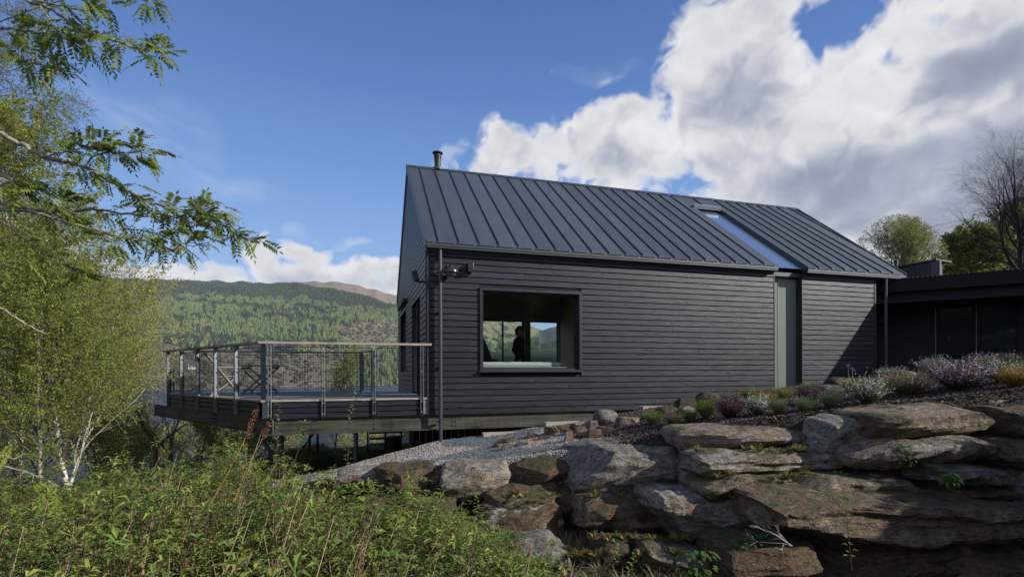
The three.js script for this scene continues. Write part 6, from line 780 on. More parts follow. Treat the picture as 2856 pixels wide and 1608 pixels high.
// trees behind the annex
{
  tree('hawthorn_tree', 'round topped tree with fresh green leaves behind the house end', 'tree', { seed: 140, root: sight(2505, 800, 27).setY(4.0), len: 4.2, rad: 0.14, levels: 4, kids: [34, 8, 5, 4], kidLen: [4.6, 1.7, 0.8, 0.34], spread: 0.58, up: 0.42, start: 0.0, leaf: 0.072, leavesPer: 2, leafCol: [[0.24, 0.27, 0.07], [0.29, 0.30, 0.09], [0.19, 0.23, 0.06]], barkFrom: 1, slim: 0.014, accept: (p) => { const [u, v] = survey(p); const dx = (u - 2512) / 138, dy = (v - 735) / 135; return dx * dx + dy * dy < 1 || (v > 720 && u < 2660); } }, M.bark, M.twig);
  tree('bare_tree', 'large bare branching tree standing above the annex roof', 'tree', { seed: 152, root: sight(2842, 800, 21).setY(4.0), dir: V(-0.03, 1, 0), len: 3.4, rad: 0.24, levels: 5, kids: [15, 8, 6, 5, 4], kidLen: [5.8, 2.5, 1.2, 0.6, 0.3], spread: 0.66, up: 0.40, bend: 0.22, start: 0.36, leavesPer: 0, sides: [10, 7, 5, 4, 3, 3], barkFrom: 2, limb: 0.62, slim: 0.028, accept: (p, lv) => { const [u, v] = survey(p); return u < 3150 && v > 330 && u > 2590 && v < 800; } }, M.blackTwig, M.blackTwig);
  for (const [seed, u, Z, y, len, label] of [[160, 2710, 30, 3.4, 5.4, 'lush green tree behind the annex left of the bare trunk'], [161, 2830, 33, 3.6, 7.4, 'tall lush green tree behind the bare trunk'], [162, 2650, 34, 3.0, 4.0, 'lower green tree filling the gap behind the roof box']]) tree('broadleaf_tree', label, 'tree', { seed, root: sight(u, 800, Z).setY(y), len, rad: 0.16, levels: 4, kids: [18, 7, 5, 4], kidLen: [len * 0.5, len * 0.26, 0.7, 0.3], spread: 0.85, up: 0.3, start: 0.02, leaf: 0.17, leavesPer: 4, leafCol: [[0.19, 0.24, 0.05], [0.13, 0.18, 0.04], [0.25, 0.29, 0.07]], accept: (p) => survey(p)[0] < 2990 }, M.bark, M.twig);
  // the wood the picture was taken from: trees along the lane to the right and behind, out of the picture, that shade the boulders
  const lane = [[170, 10.4, 9.4, 2.9, 'low leafy tree at the right end of the boulder wall'], [178, 8.9, 10.4, 2.4, 'low leafy bush below the right end of the boulder wall'], [179, 11.4, 8.8, 2.9, 'low leafy tree beside the planting bed end'], [171, 18.4, 18.2, 5.4, 'larger leafy tree farther along the lane'], [172, 13.0, 12.2, 2.8, 'small leafy tree by the lane past the boulder wall'], [173, 6.5, 18.0, 6.0, 'leafy tree right behind the viewpoint'], [174, 1.0, 18.5, 6.2, 'tall leafy tree straight behind the viewpoint'], [175, -5, 18.0, 6.0, 'leafy tree left behind the viewpoint'], [176, 10.5, 21, 6.8, 'tallest leafy tree behind the viewpoint']];
  for (const [seed, x, z, len, label] of lane) tree('lane_tree', label, 'tree', { seed, root: V(x, groundY(x, z) - 0.1, z), len, rad: 0.15, levels: 3, kids: [24, 8, 6], kidLen: len < 3 ? [1.8, 0.9, 0.5] : [3.0, 1.4, 0.65], spread: 0.95, up: 0.22, start: seed > 172 ? 0.04 : 0.1, leaf: len < 3 ? 0.2 : 0.30, leavesPer: len < 3 ? 7 : 4, leafCol: FRESH }, M.bark, M.twig);
}
// ------------------------------------------------------------------ rowan: feathered leaves on branches that reach in from the left
{
  const r = rng(201), base = V(0, 0, 0).copy(sight(-520, 1200, 4.6)); base.y = groundY(base.x, base.z) - 0.1; const t = thing('rowan_tree', 'rowan whose branches with feathered leaves reach in from the upper left', 'tree', null, base), wood = new MB(), L = new Leaves(), buds = new Leaves();
  const rel = (u, v, Z) => sight(u, v, Z).sub(base), GREEN = [[0.20, 0.255, 0.04], [0.16, 0.21, 0.035], [0.27, 0.33, 0.055]];
  const pinnate = (o, d, size, col) => { // a rowan leaf: paired leaflets on a drooping stalk
    const side0 = d.clone().cross(V(0, 1, 0)).normalize(), up = side0.clone().cross(d).normalize(); if (up.y < 0) up.negate(); const roll = (r() - 0.5) * 1.6, side = side0.clone().multiplyScalar(Math.cos(roll)).addScaledVector(up, Math.sin(roll)), nrm = side.clone().cross(d).normalize(); const n = 6, at = (s) => o.clone().addScaledVector(d, size * s).add(V(0, -0.30 * size * s * s, 0)), m = [];
    for (let i = 0; i <= 5; i++) m.push(at(i / 5)); L.face([m[0], m[0].clone().addScaledVector(side, 0.0022), m[5]], [0, 1, 2], [0.10, 0.13, 0.04]);
    for (let i = 0; i < n; i++) for (const s of [-1, 1]) { const q = at(0.26 + 0.70 * i / n), dd = d.clone().multiplyScalar(0.45 + 0.1 * r()).addScaledVector(side, s).addScaledVector(nrm, (r() - 0.5) * 0.35).add(V(0, -0.18 - 0.25 * r(), 0)).normalize(), sd = dd.clone().cross(nrm).normalize(), ln = size * (0.27 + 0.05 * Math.sin(i / n * 3.1)) * (0.9 + 0.2 * r()); L.blade(q, dd, sd, nrm, ln, ln * 0.42, tint(col, r, 0.16), 0.2, 0.1); }
    const e = at(0.98); L.blade(e, d.clone().add(V(0, -0.4, 0)).normalize(), side, nrm, size * 0.28, size * 0.1, tint(col, r, 0.15), 0.2, 0.1);
  };
  const fork = rel(-420, 700, 4.7), fork2 = rel(-380, 200, 4.8); wood.tube([V(0, 0, 0), rel(-490, 1000, 4.6), fork, fork2, rel(-300, -150, 5)], [0.075, 0.07, 0.062, 0.05, 0.03], 8);
  const branch = (list, r0, r1, Z0, Z1, leaves, from, startAt = 0.1, size = 0.165) => {
    const pts = list.map(([u, v], i) => rel(u, v, mixf(Z0, Z1, i / (list.length - 1)))); if (from) pts.unshift(from.clone()); const curve = new THREE.CatmullRomCurve3(pts), n = pts.length * 6, P = curve.getPoints(n); for (let i = 1; i < n; i++) P[i].addScaledVector(anyDir(r), Math.min(0.012, r0 * 0.5)); wood.tube(P, P.map((_, i) => mixf(r0, r1, i / n)), 7);
    for (let i = 2; i < n; i += 2) if (r() < 0.8) { const q = P[i], s = anyDir(r); wood.tube([q, q.clone().addScaledVector(s, 0.012 + 0.012 * r())], [r1 * 1.2 + 0.002, 0.001], 4); }
    for (let k = 0; k < leaves; k++) { const s = startAt + (1 - startAt) * Math.pow((k + 0.2 + 0.7 * r()) / leaves, 0.85), q = curve.getPoint(Math.min(1, s)), tg = curve.getTangent(Math.min(1, s)); const spur = anyDir(r).multiplyScalar(0.6).add(V(0, 0.25, 0)).addScaledVector(tg, 0.5).normalize().multiplyScalar(0.03 + 0.09 * r()), b = q.clone().add(spur); wood.tube([q, q.clone().addScaledVector(spur, 0.5).add(V(0, 0.006, 0)), b], [0.0042, 0.0036, 0.003], 5); const c = GREEN[(r() * 3) | 0], m = 2 + (r() * 2 | 0); for (let j = 0; j < m; j++) { const dd = tg.clone().multiplyScalar(0.55).add(anyDir(r).multiplyScalar(0.95)).add(V(0, -0.12, 0)).normalize(); pinnate(b, dd, size * (0.75 + 0.5 * r()), c); } if (r() < 0.3) for (let j = 0; j < 16; j++) { const a = anyDir(r), o2 = b.clone().addScaledVector(a, 0.022).add(V(0, 0.02, 0)); buds.rhomb(o2, a, sideOf(a, r), 0.011, 0.009, tint([0.24, 0.26, 0.17], r, 0.2)); } }
  };
  branch([[-60, -90], [74, 0], [148, 30], [207, 74], [277, 102], [333, 118], [388, 135], [436, 142], [462, 139]], 0.017, 0.004, 4.4, 4.0, 19, fork2, 0.28); branch([[20, -60], [100, 0], [177, 17], [244, 30], [272, 20]], 0.011, 0.004, 4.3, 4.2, 13, fork2, 0.3); branch([[-120, 60], [0, 78], [30, 80], [92, 89], [148, 100], [207, 115], [262, 130]], 0.014, 0.004, 4.5, 4.2, 17, fork2, 0.25);
  branch([[111, 18], [140, 59], [148, 85], [176, 108]], 0.007, 0.003, 4.2, 4.2, 6, null, 0.3); branch([[-60, 150], [7, 126], [44, 159], [74, 174], [118, 181], [170, 200]], 0.010, 0.004, 4.4, 4.3, 13, null, 0.2); branch([[300, -30], [370, -12], [405, 4]], 0.006, 0.003, 4.4, 4.3, 6, fork2, 0.7);
  branch([[-160, 330], [0, 373], [74, 410], [129, 440], [185, 451], [237, 466], [288, 495], [333, 517], [373, 540], [425, 567], [466, 580], [492, 599], [536, 621], [577, 636], [621, 656], [651, 663], [692, 669]], 0.021, 0.004, 4.2, 4.6, 40, fork, 0.22); branch([[237, 464], [259, 436], [296, 425], [370, 425], [402, 416]], 0.008, 0.003, 4.3, 4.3, 15, null, 0.15); branch([[120, 438], [190, 420], [250, 408], [300, 402]], 0.006, 0.003, 4.2, 4.2, 9, null, 0.2);
  branch([[-160, 560], [0, 569], [92, 584], [148, 591], [259, 584], [370, 599], [462, 604], [529, 606], [560, 582]], 0.02, 0.004, 4.4, 4.6, 24, fork, 0.3); branch([[500, 606], [545, 582], [590, 585], [630, 606]], 0.006, 0.003, 4.6, 4.6, 10, null, 0.1); branch([[-160, 570], [0, 584], [111, 595], [185, 621], [277, 643], [333, 662], [407, 673], [462, 693], [506, 697], [527, 682]], 0.015, 0.004, 4.3, 4.5, 22, fork, 0.32); branch([[333, 640], [380, 640], [440, 655], [500, 676], [540, 688]], 0.006, 0.003, 4.5, 4.5, 9, null, 0.1);
  branch([[-80, 600], [0, 617], [88, 684], [166, 732], [207, 765]], 0.010, 0.004, 4.6, 4.8, 4, fork, 0.5); branch([[-120, 820], [0, 858], [74, 906], [128, 930]], 0.011, 0.004, 3.6, 3.8, 0, fork, 0.5); branch([[-60, 480], [0, 500], [60, 516], [150, 560]], 0.008, 0.004, 4.2, 4.2, 14, fork, 0.4); branch([[-100, 700], [-40, 735], [20, 752]], 0.006, 0.003, 2.6, 2.6, 3, null, 0.5, 0.13);
  branch([[-160, 1300], [-20, 1296], [60, 1312], [110, 1330], [160, 1355]], 0.012, 0.004, 5.0, 5.2, 7, V(0, 0.4, 0), 0.55, 0.17); branch([[-60, 1260], [-10, 1262], [40, 1282]], 0.006, 0.003, 4.6, 4.6, 3, null, 0.4, 0.16);
  wood.build('branches', M.limbBark, t); mesh('crown', L.geo(), M.leafV, t); mesh('flower_buds', buds.geo(), M.plainV, t);
}
// ------------------------------------------------------------------ the bank in front: leafy shoots, last year's stalks, grass
{
  const r = rng(301);
  const shoot = (seed, h, n, size, cols) => { const q = rng(seed), m = new MB(), L = new Leaves(), d = V(0.16 * (q() - 0.3), 1, 0.2 * (q() - 0.5)), at = (t) => V(d.x * t * h + 0.05 * Math.sin(t * 3 + seed), t * h, d.z * t * h); m.color = [0.13, 0.075, 0.04]; m.tube([at(0), at(0.35), at(0.7), at(1)], [0.0045, 0.004, 0.003, 0.0015], 4, false);
    const leafOn = (p, az, el, s) => { const dd = V(Math.cos(az) * Math.cos(el), Math.sin(el), Math.sin(az) * Math.cos(el)), side = dd.clone().cross(V(0, 1, 0)).normalize(), up = side.clone().cross(dd); L.blade(p, dd, side, up, s, s * 0.44, tint(cols[(q() * cols.length) | 0], q, 0.22), 0.2, 0.22); };
    const rosette = (p, c, s) => { for (let k = 0; k < c; k++) leafOn(p.clone().add(V(0, (q() - 0.5) * 0.03, 0)), k * 2.4 + q(), 0.1 + 0.95 * q() * (k / c), s * (0.7 + 0.5 * q())); };
    for (let k = 0; k < n; k++) leafOn(at(0.3 + 0.65 * (k + q()) / n), k * 2.4 + q(), 0.05 + 0.5 * q(), size * (0.6 + 0.5 * q()));
    rosette(at(1), 7, size); for (let b = 0; b < 3; b++) { const t = 0.4 + 0.45 * q(), o = at(t), az = b * 2.1 + q(), e = o.clone().add(V(Math.cos(az) * 0.12, 0.10 + 0.1 * q(), Math.sin(az) * 0.12)); m.tube([o, e], [0.0025, 0.0015], 3, false); rosette(e, 6, size * 0.9); }
    const a = m.geo(), b = L.geo().toNonIndexed(); b.computeVertexNormals(); b.setAttribute('uv', new THREE.Float32BufferAttribute(new Float32Array(b.attributes.position.count * 2), 2)); return mergeGeometries([a, b]); };
  const GREEN = [[0.24, 0.32, 0.065], [0.18, 0.25, 0.05], [0.30, 0.38, 0.10], [0.14, 0.20, 0.045]];
  const shoots = [shoot(1, 0.72, 9, 0.072, GREEN), shoot(2, 0.62, 8, 0.085, GREEN), shoot(3, 0.8, 11, 0.062, GREEN), shoot(4, 0.5, 7, 0.092, GREEN), shoot(5, 0.68, 14, 0.05, [[0.15, 0.25, 0.06], [0.12, 0.2, 0.05]])];
  const stalk = (seed, h, fluff) => { const q = rng(seed), m = new MB(), at = (t) => V(0.30 * h * t + 0.06 * t * t + 0.02 * Math.sin(t * 7 + seed), h * t * (1 - 0.08 * t), 0.10 * h * t * (q() * 0.2 + 0.9)); m.color = seed === 14 || seed === 15 ? [0.46, 0.36, 0.24] : [0.36, 0.25, 0.16]; m.tube([0, 0.25, 0.5, 0.75, 1].map(at), [0.0045, 0.004, 0.0034, 0.0026, 0.0012], 4, false);
    for (let k = 0; k < 3; k++) { const t = 0.45 + 0.4 * q(), o = at(t), e = o.clone().add(V((q() - 0.2) * 0.14, 0.10 + 0.1 * q(), (q() - 0.5) * 0.14)); m.tube([o, e], [0.002, 0.001], 3, false); } const L = new Leaves(); for (let k = 0; k < fluff; k++) { const t = 0.74 + 0.27 * Math.sqrt(q()), o = at(t).addScaledVector(anyDir(q), 0.030 * (1.35 - t) * 2 + 0.006), dd = anyDir(q); L.rhomb(o, dd, sideOf(dd, q), 0.016 + 0.012 * q(), 0.009, tint([0.17, 0.105, 0.075], q, 0.35)); } L.face([V(0, 0, 0), V(0.001, 0, 0), V(0, 0.001, 0)], [0, 1, 2], [0.1, 0.06, 0.04]);
    const a = m.geo(), b = L.geo().toNonIndexed(); b.computeVertexNormals(); b.setAttribute('uv', new THREE.Float32BufferAttribute(new Float32Array(b.attributes.position.count * 2), 2)); return mergeGeometries([a, b]); };
  const stalks = [stalk(11, 0.95, 46), stalk(12, 0.8, 30), stalk(14, 1.0, 0), stalk(15, 0.75, 4)];
  const tuft = (seed, h, n, cols) => { const q = rng(seed), L = new Leaves(); for (let k = 0; k < n; k++) { const a = q() * 6.283, e = 0.15 + 0.75 * q(), l = h * (0.5 + 0.6 * q()), d = V(Math.cos(a) * Math.sin(e), Math.cos(e), Math.sin(a) * Math.sin(e)), s = V(-Math.sin(a), 0, Math.cos(a)), o = V(Math.cos(a) * 0.03 * q(), 0, Math.sin(a) * 0.03 * q()), m = o.clone().addScaledVector(d, l * 0.55).add(V(0, l * 0.06, 0)), t = o.clone().addScaledVector(d, l).add(V(Math.cos(a) * l * 0.18, -l * 0.12, Math.sin(a) * l * 0.18)), w = 0.004; L.face([o.clone().addScaledVector(s, w), m.clone().addScaledVector(s, w * 0.8), t, m.clone().addScaledVector(s, -w * 0.8), o.clone().addScaledVector(s, -w)], [0, 1, 4, 1, 3, 4, 1, 2, 3], tint(cols[(q() * cols.length) | 0], q, 0.25)); } return L.geo(); };
  const grassG = [tuft(1, 0.32, 46, [[0.12, 0.17, 0.035], [0.17, 0.20, 0.05], [0.26, 0.22, 0.10]]), tuft(2, 0.24, 40, [[0.10, 0.15, 0.03], [0.14, 0.19, 0.04]])], dryG = [tuft(3, 0.38, 40, [[0.36, 0.29, 0.17], [0.28, 0.22, 0.12], [0.16, 0.17, 0.06]])];
  // how high the growth stands: along the sight of the bank, measured where its top shows
  const TOP = [[-200, 1390], [0, 1400], [200, 1395], [330, 1375], [430, 1340], [560, 1310], [680, 1310], [760, 1345], [860, 1385], [960, 1410], [1060, 1425], [1160, 1430], [1240, 1445], [1300, 1475], [1360, 1515], [1420, 1550], [1500, 1580], [1560, 1620]];
  const lists = new Map(), put = (geo, x, z, s, sy, turn, lean, k) => { if (!lists.has(geo)) lists.set(geo, []); lists.get(geo).push([x, z, s, sy, turn, lean, k]); };
  const H = new Map([[shoots[0], 0.74], [shoots[1], 0.66], [shoots[2], 0.82], [shoots[3], 0.54], [shoots[4], 0.7], [stalks[0], 0.95], [stalks[1], 0.8], [stalks[2], 1.0], [stalks[3], 0.75]]);
  let n = 0; for (let g = 0; g < 60000 && n < 4600; g++) {
    const depth = mixf(2.3, 8.6, Math.pow(r(), 0.75)), u = mixf(-260, 1540, r()), p = sight(u, 1300, depth); if (p.z < crestZ(p.x) + 0.35 && u > 700) continue; const gy = groundY(p.x, p.z), k = fbm(p.x * 0.9, p.z * 0.9, 4, 3), near = sstep(250, 500, u) * sstep(1150, 950, u), dead = r() < 0.07 + 0.11 * near * (k > -0.05 ? 1 : 0.3), geo = dead ? stalks[r() < 0.34 ? (r() * 2) | 0 : 2 + ((r() * 2) | 0)] : shoots[(r() * 5) | 0], gapn = fbm(p.x * 1.7 + 9, p.z * 1.7, 6, 3); if (gapn < -0.16 && r() < 0.75) continue; const want = 0.55 + 0.8 * r() + 0.5 * gapn, lift = lerpList(TOP, u) + (dead ? -45 : 0) + 130 * (r() - 0.25) + 190 * k * sstep(1000, 700, u);
    const tall = !dead && r() < 0.13 ? 35 + 75 * r() : 0, maxY = EYE.y - (lift - tall - 1038) / 1370 * depth, h = Math.min(H.get(geo) * want * (dead ? 1.4 : tall ? 1.8 : 1.15), maxY - gy); if (h < 0.20) continue; if (survey(V(p.x, gy + h, p.z))[1] > 1680) continue; put(geo, p.x, p.z, Math.min(1.15, 0.7 + 0.4 * h), h / H.get(geo), dead ? (r() - 0.5) * 1.1 : r() * 6.28, 0.12, r()); n++;
  }
  for (let g = 0; g < 2600; g++) { const depth = mixf(2.6, 8, r()), u = mixf(-200, 1500, r()), p = sight(u, 1300, depth); if (p.z < crestZ(p.x) + 0.3 && u > 700) continue; if (survey(V(p.x, groundY(p.x, p.z) + 0.3, p.z))[1] > 1660) continue; put(r() < 0.35 ? dryG[0] : grassG[(r() * 2) | 0], p.x, p.z, 0.8 + 0.5 * r(), 0.8 + 0.5 * r(), r() * 6.28, 0.2, r()); }
  const m4 = new THREE.Matrix4(), q = new THREE.Quaternion(), e = new THREE.Euler(), c = new THREE.Color();
  const make = (name, geo, mat, list, label, cat) => { const im = new THREE.InstancedMesh(geo, mat, list.length); list.forEach(([x, z, s, sy, turn, lean, k], i) => { e.set((k - 0.5) * lean * 2, turn, ((k * 7.7) % 1 - 0.5) * lean * 2); q.setFromEuler(e); m4.compose(V(x, groundY(x, z) - 0.02, z), q, V(s, sy, s)); im.setMatrixAt(i, m4); const b = 0.75 + 0.5 * ((k * 5.3) % 1); c.setRGB(b * (0.95 + 0.2 * ((k * 3.1) % 1)), b, b); im.setColorAt(i, c); }); im.name = numbered(name); scene.add(im); tag(im, label, cat, null, 'stuff'); return im; };
  const words = ['dense leafy shoots', 'broad leaved leafy shoots', 'taller leafy shoots', 'short leafy shoots', 'small leaved shoots'];
  shoots.forEach((g, i) => lists.get(g) && make('undergrowth', g, M.leafV, lists.get(g), words[i] + ' mixed through the bank in the foreground', 'undergrowth'));
  const dw = ['brown dead stalks with fluffy seed heads', 'short brown dead stalks with seed heads', 'tall straw coloured bare stalks', 'short straw coloured bare stalks'];
  stalks.forEach((g, i) => lists.get(g) && make('dead_stalks', g, M.plainV, lists.get(g), dw[i] + ' standing through the foreground bank', 'dead stalks'));
  grassG.forEach((g, i) => make('grass', g, M.leafDull, lists.get(g) ?? [], ['long green grass', 'short green grass'][i] + ' among the shoots of the foreground bank', 'grass')); make('grass', dryG[0], M.plainV, lists.get(dryG[0]), 'dry straw coloured grass among the foreground shoots', 'grass');
  // lawn behind, rough grass on the slope, moss herbs and grass between the boulders
  const lawn = [], rough = [], crev = [], herbs = [];
  for (let g = 0; g < 5200; g++) { const x = mixf(-5.5, 0.5, r()), z = mixf(-12, -1.5, r()); lawn.push([x, z, 0.5 + 0.3 * r(), 0.35 + 0.2 * r(), r() * 6.28, 0.2, r()]); }
  for (let g = 0; g < 7000; g++) { const x = mixf(-14, -2.6, r()), z = mixf(-16, 3, r()); if (z > crestZ(x) - 0.1 || inGravel(x, z)) continue; rough.push([x, z, 0.9 + 0.6 * r(), 0.8 + 0.6 * r(), r() * 6.28, 0.3, r()]); }
  for (let g = 0; g < 700; g++) { const x = mixf(0.4, 7.5, r()), z = crestZ(x) + mixf(0.5, 2.6, r()); (r() < 0.35 ? crev : herbs).push([x, z, 0.6 + 0.4 * r(), 0.5 + 0.4 * r(), r() * 6.28, 0.3, r()]); }
  make('lawn_grass', grassG[1], M.leafDull, lawn, 'mown grass on the level ground behind the deck posts', 'lawn'); make('slope_grass', grassG[0], M.leafDull, rough, 'rough grass on the slope under the birches', 'grass'); make('dry_grass', dryG[0], M.plainV, crev, 'dry grass tufts at the foot of the boulder wall', 'grass');
  const herb = (seed) => { const q = rng(seed), L = new Leaves(); for (let k = 0; k < 26; k++) { const a = q() * 6.283, l = 0.04 + 0.09 * q(), o = V(Math.cos(a) * l, 0.02 + 0.10 * q(), Math.sin(a) * l), dd = V(Math.cos(a), 0.25 * q(), Math.sin(a)).normalize(), s = V(-Math.sin(a), 0, Math.cos(a)); L.blade(o, dd, s, V(0, 1, 0), 0.045, 0.034, tint([0.075, 0.135, 0.03], q, 0.3), 0.1, 0.25); } return L.geo(); };
  make('ground_herbs', herb(1), M.leafV, herbs, 'low green herbs in the shade at the foot of the boulder wall', 'herbs');
  const brush = []; for (let g = 0; g < 1500; g++) { const u = mixf(-150, 560, r()), Z = mixf(8, 14, r()), p = sight(u, 1300, Z); if (p.z > crestZ(p.x)) continue; brush.push([p.x, p.z, 1 + 0.5 * r(), 0.6 + 0.6 * r(), r() * 6.28, 0.3, r()]); } make('undergrowth', shoots[4], M.leafV, brush, 'green undergrowth below the birches on the slope', 'undergrowth');
}
// tufts and moss rooted in the joints between the boulders
{
  const r = rng(606), q = new THREE.Quaternion(), m4 = new THREE.Matrix4(), c = new THREE.Color(), L = new Leaves(); for (let k = 0; k < 46; k++) { const a = r() * 6.283, e = 0.1 + 0.9 * r(), l = 0.06 + 0.12 * r(), d = V(Math.cos(a) * Math.sin(e), Math.cos(e), Math.sin(a) * Math.sin(e)), s = V(-Math.sin(a), 0, Math.cos(a)); L.face([s.clone().multiplyScalar(0.0016), d.clone().multiplyScalar(l * 0.6).add(V(0, l * 0.05, 0)), d.clone().multiplyScalar(l).add(V(0, -l * 0.15, 0)), s.clone().multiplyScalar(-0.0016)], [0, 1, 3, 1, 2, 3], tint(r() < 0.3 ? [0.24, 0.19, 0.10] : [0.11, 0.155, 0.035], r, 0.3)); }
  const spots = []; for (let k = 0; k < 150; k++) { const row = [[1265, 1930, 2500, 6.75], [1330, 1970, 2860, 6.45], [1396, 1900, 2860, 6.3], [1388, 1380, 1960, 6.95], [1505, 1640, 2060, 6.2], [1552, 1480, 2080, 5.9]][(r() * 6) | 0]; spots.push(sight(mixf(row[1], row[2], r()), row[0] + 16 * (r() - 0.5), row[3] - 0.05 - 0.2 * r())); }
  const im = new THREE.InstancedMesh(L.geo(), M.leafDull, spots.length); spots.forEach((p, i) => { q.setFromAxisAngle(V(0, 1, 0), r() * 6.28); const s = 0.35 + 0.7 * r(); m4.compose(p, q, V(s, s, s)); im.setMatrixAt(i, m4); const b = 0.6 + 0.7 * r(); im.setColorAt(i, c.setRGB(b * 1.1, b, b)); }); im.name = numbered('grass'); scene.add(im); tag(im, 'short grass and weeds rooted in the joints between the boulders', 'grass', null, 'stuff');
}
// single plants that stand out
{
  const single = (name, label, cat, pts, rad, mat, o) => { const q = rng(o.seed), base = pts[0], t = thing(name, label, cat, null, base.clone()), P = new THREE.CatmullRomCurve3(pts.map((p) => p.clone().sub(base))), N = 16, m = new MB(); m.tube(P.getPoints(N), Array.from({ length: N + 1 }, (_, i) => mixf(rad, rad * 0.3, i / N)), 6); m.build('stem', mat, t); const L = new Leaves();
    for (let k = 0; k < o.n; k++) { const s = o.from + (1 - o.from) * (k + q()) / o.n, p = P.getPoint(s), a = k * 2.4 + q(), up = 0.2 + 0.6 * s, dd = V(Math.cos(a), up, Math.sin(a)).normalize(), side = dd.clone().cross(V(0, 1, 0)).normalize(), nn = side.clone().cross(dd), z = o.size * (0.6 + 0.6 * q()); if (o.fluff) { for (let j = 0; j < 8; j++) { const f = anyDir(q), pp = p.clone().addScaledVector(f, o.fluff * q()); L.rhomb(pp, f, sideOf(f, q), z, z * 0.6, tint(o.cols[0], q, 0.35)); } } else L.blade(p.clone().addScaledVector(dd, 0.015), dd, side, nn, z, z * o.wide, tint(o.cols[(q() * o.cols.length) | 0], q, 0.2), 0.2, 0.25); }
    mesh(o.fluff ? 'seed_head' : 'leaves', L.geo(), o.fluff ? M.plainV : M.leafV, t); };
  const rust = std({ rgb: [0.34, 0.165, 0.07], roughness: 0.9 }), BR = [[0.15, 0.07, 0.045]], PALE = [[0.24, 0.30, 0.10], [0.2, 0.26, 0.08], [0.28, 0.33, 0.14]], YG = [[0.26, 0.34, 0.07], [0.2, 0.28, 0.05]];
  const s = sight;
  single('dock_stalk', 'tall leaning rust brown dock stalk in front of the steel beam, the taller of two', 'dead plant', [s(575, 1420, 5.3), s(640, 1310, 5.3), s(690, 1205, 5.3), s(716, 1139, 5.3)], 0.009, rust, { seed: 1, n: 46, from: 0.62, size: 0.020, fluff: 0.03, cols: BR }); single('dock_stalk', 'leaning rust brown dock stalk ending below the steel beam corner, the shorter of two', 'dead plant', [s(640, 1430, 5.5), s(690, 1300, 5.5), s(730, 1225, 5.5), s(750, 1182, 5.5)], 0.008, rust, { seed: 2, n: 34, from: 0.72, size: 0.020, fluff: 0.03, cols: BR });
  single('leafy_shoot', 'thin pale green shoot rising in front of the deck middle', 'shoot', [s(945, 1410, 5.6), s(968, 1300, 5.6), s(975, 1180, 5.6), s(996, 1092, 5.6)], 0.0045, M.twig, { seed: 3, n: 44, from: 0.3, size: 0.055, wide: 0.5, cols: PALE }); single('leafy_shoot', 'thin pale green shoot rising in front of the deck corner post', 'shoot', [s(760, 1420, 5.4), s(770, 1300, 5.4), s(774, 1190, 5.4), s(782, 1108, 5.4)], 0.0045, M.twig, { seed: 4, n: 26, from: 0.3, size: 0.06, wide: 0.5, cols: PALE });
  single('leafy_shoot', 'bushy pale green shoot top in front of the beam between the deck posts', 'shoot', [s(790, 1420, 5.8), s(815, 1310, 5.8), s(838, 1230, 5.8), s(850, 1178, 5.8)], 0.006, M.twig, { seed: 5, n: 50, from: 0.55, size: 0.085, wide: 0.5, cols: PALE }); single('leafy_seedling', 'bright green seedling growing in front of the huge dark boulder', 'seedling', [s(2376, 1590, 4.9), s(2368, 1500, 4.9), s(2362, 1430, 4.9), s(2352, 1383, 4.9)], 0.004, M.twig, { seed: 6, n: 34, from: 0.12, size: 0.055, wide: 0.55, cols: YG });
  single('leafy_seedling', 'bright yellow green seedling on the moss beside the small dark boulder', 'seedling', [s(1700, 1612, 5.3), s(1718, 1560, 5.3), s(1730, 1530, 5.3), s(1712, 1508, 5.3)], 0.004, M.twig, { seed: 7, n: 30, from: 0.1, size: 0.05, wide: 0.6, cols: YG }); single('leafy_seedling', 'small bright seedling in front of the squared pale boulder', 'seedling', [s(1325, 1440, 6.4), s(1332, 1400, 6.4), s(1326, 1375, 6.4)], 0.004, M.twig, { seed: 8, n: 18, from: 0.1, size: 0.06, wide: 0.7, cols: YG }); single('leafy_seedling', 'pale seedling leaning at the bottom right of the small dark boulder', 'seedling', [s(1740, 1612, 5.2), s(1760, 1585, 5.2), s(1772, 1545, 5.2)], 0.004, M.twig, { seed: 9, n: 22, from: 0.1, size: 0.05, wide: 0.6, cols: YG });
  single('leafy_shoot', 'broad leaved green shoot in front of the left boulders', 'shoot', [s(1215, 1460, 6.3), s(1222, 1410, 6.3), s(1232, 1362, 6.3)], 0.005, M.twig, { seed: 10, n: 16, from: 0.2, size: 0.11, wide: 0.36, cols: FRESH.map((c) => c.map((v) => v * 1.8)) });
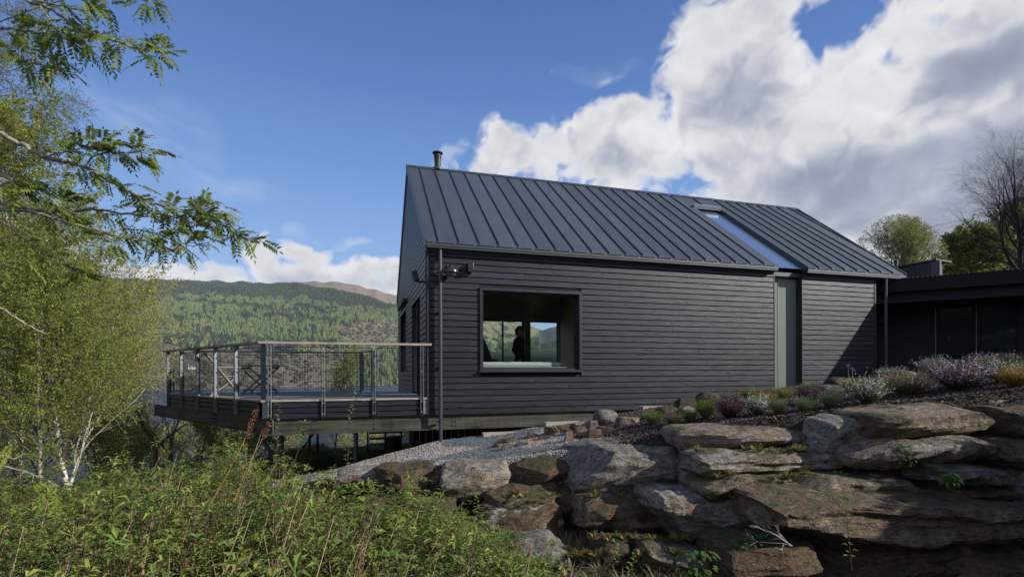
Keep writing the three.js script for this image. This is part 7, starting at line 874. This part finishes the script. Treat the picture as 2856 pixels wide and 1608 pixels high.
  // fern-like clump hanging between the boulders at the right
  for (const [u, v, Z, seed, label, w] of [[2520, 1262, 6.2, 31, 'dark green leafy clump hanging between the boulders at the right', 0.24], [2640, 1330, 5.7, 32, 'small yellow green leaves in the dark gap at the right', 0.12], [2085, 1500, 5.6, 33, 'dark green herb clump under the twig on the lower boulders', 0.2], [1935, 1560, 5.4, 34, 'dark green herb clump at the foot of the lit boulder', 0.25]]) { const q = rng(seed), p = s(u, v, Z), t = thing('leafy_clump', label, 'plant', null, p), L = new Leaves(), m = new MB(); for (let k = 0; k < 70; k++) { const a = anyDir(q), o = V(a.x * w, a.y * w * 0.5, a.z * w * 0.4 + 0.05), dd = V(a.x, -0.3, 0.6 + a.z).normalize(), sd = dd.clone().cross(V(0, 1, 0)).normalize(); L.blade(o, dd, sd, V(0, 1, 0), 0.07, 0.055, tint([0.085, 0.15, 0.035], q, 0.3), 0.15, 0.3); if (k < 14) m.tube([V(0, -0.06, -0.05), o], [0.002, 0.001], 3, false); } mesh('leaves', L.geo(), M.leafV, t); m.build('stem', M.twig, t); }
  // bleached dead twig
  { const q = rng(40), p = s(2210, 1522, 5.3), t = thing('dead_twig', 'bleached dead twig lying on the lower boulders', 'twig', null, p), m = new MB(), pale = std({ rgb: [0.52, 0.44, 0.38], roughness: 0.9 }); const br = (o, d, L, r0, lv) => { const P = [o.clone()], dd = d.clone(); let c = o.clone(); for (let i = 0; i < 5; i++) { dd.add(anyDir(q).multiplyScalar(0.28)).normalize(); c = c.clone().addScaledVector(dd, L / 5); P.push(c); } m.tube(P, [0, 1, 2, 3, 4, 5].map((i) => r0 * (1 - i * 0.14)), 5); if (lv < 2) for (let k = 0; k < 4; k++) { const i = 1 + (q() * 4 | 0); br(P[i], d.clone().add(anyDir(q).multiplyScalar(0.7)).normalize(), L * 0.5, r0 * 0.6, lv + 1); } }; const L1 = RGT.clone().multiplyScalar(-1); br(V(0, 0, 0), L1.clone().add(V(0, 0.15, 0)).normalize(), 0.42, 0.005, 0); br(V(0, 0, 0), L1.clone().add(V(0, 0.55, 0)).normalize(), 0.40, 0.005, 0); br(V(-0.02, 0, 0), L1.clone().add(V(0, 0.9, 0)).normalize(), 0.3, 0.004, 1); m.build('twig', pale, t); }
}
renderer.render(scene, camera);
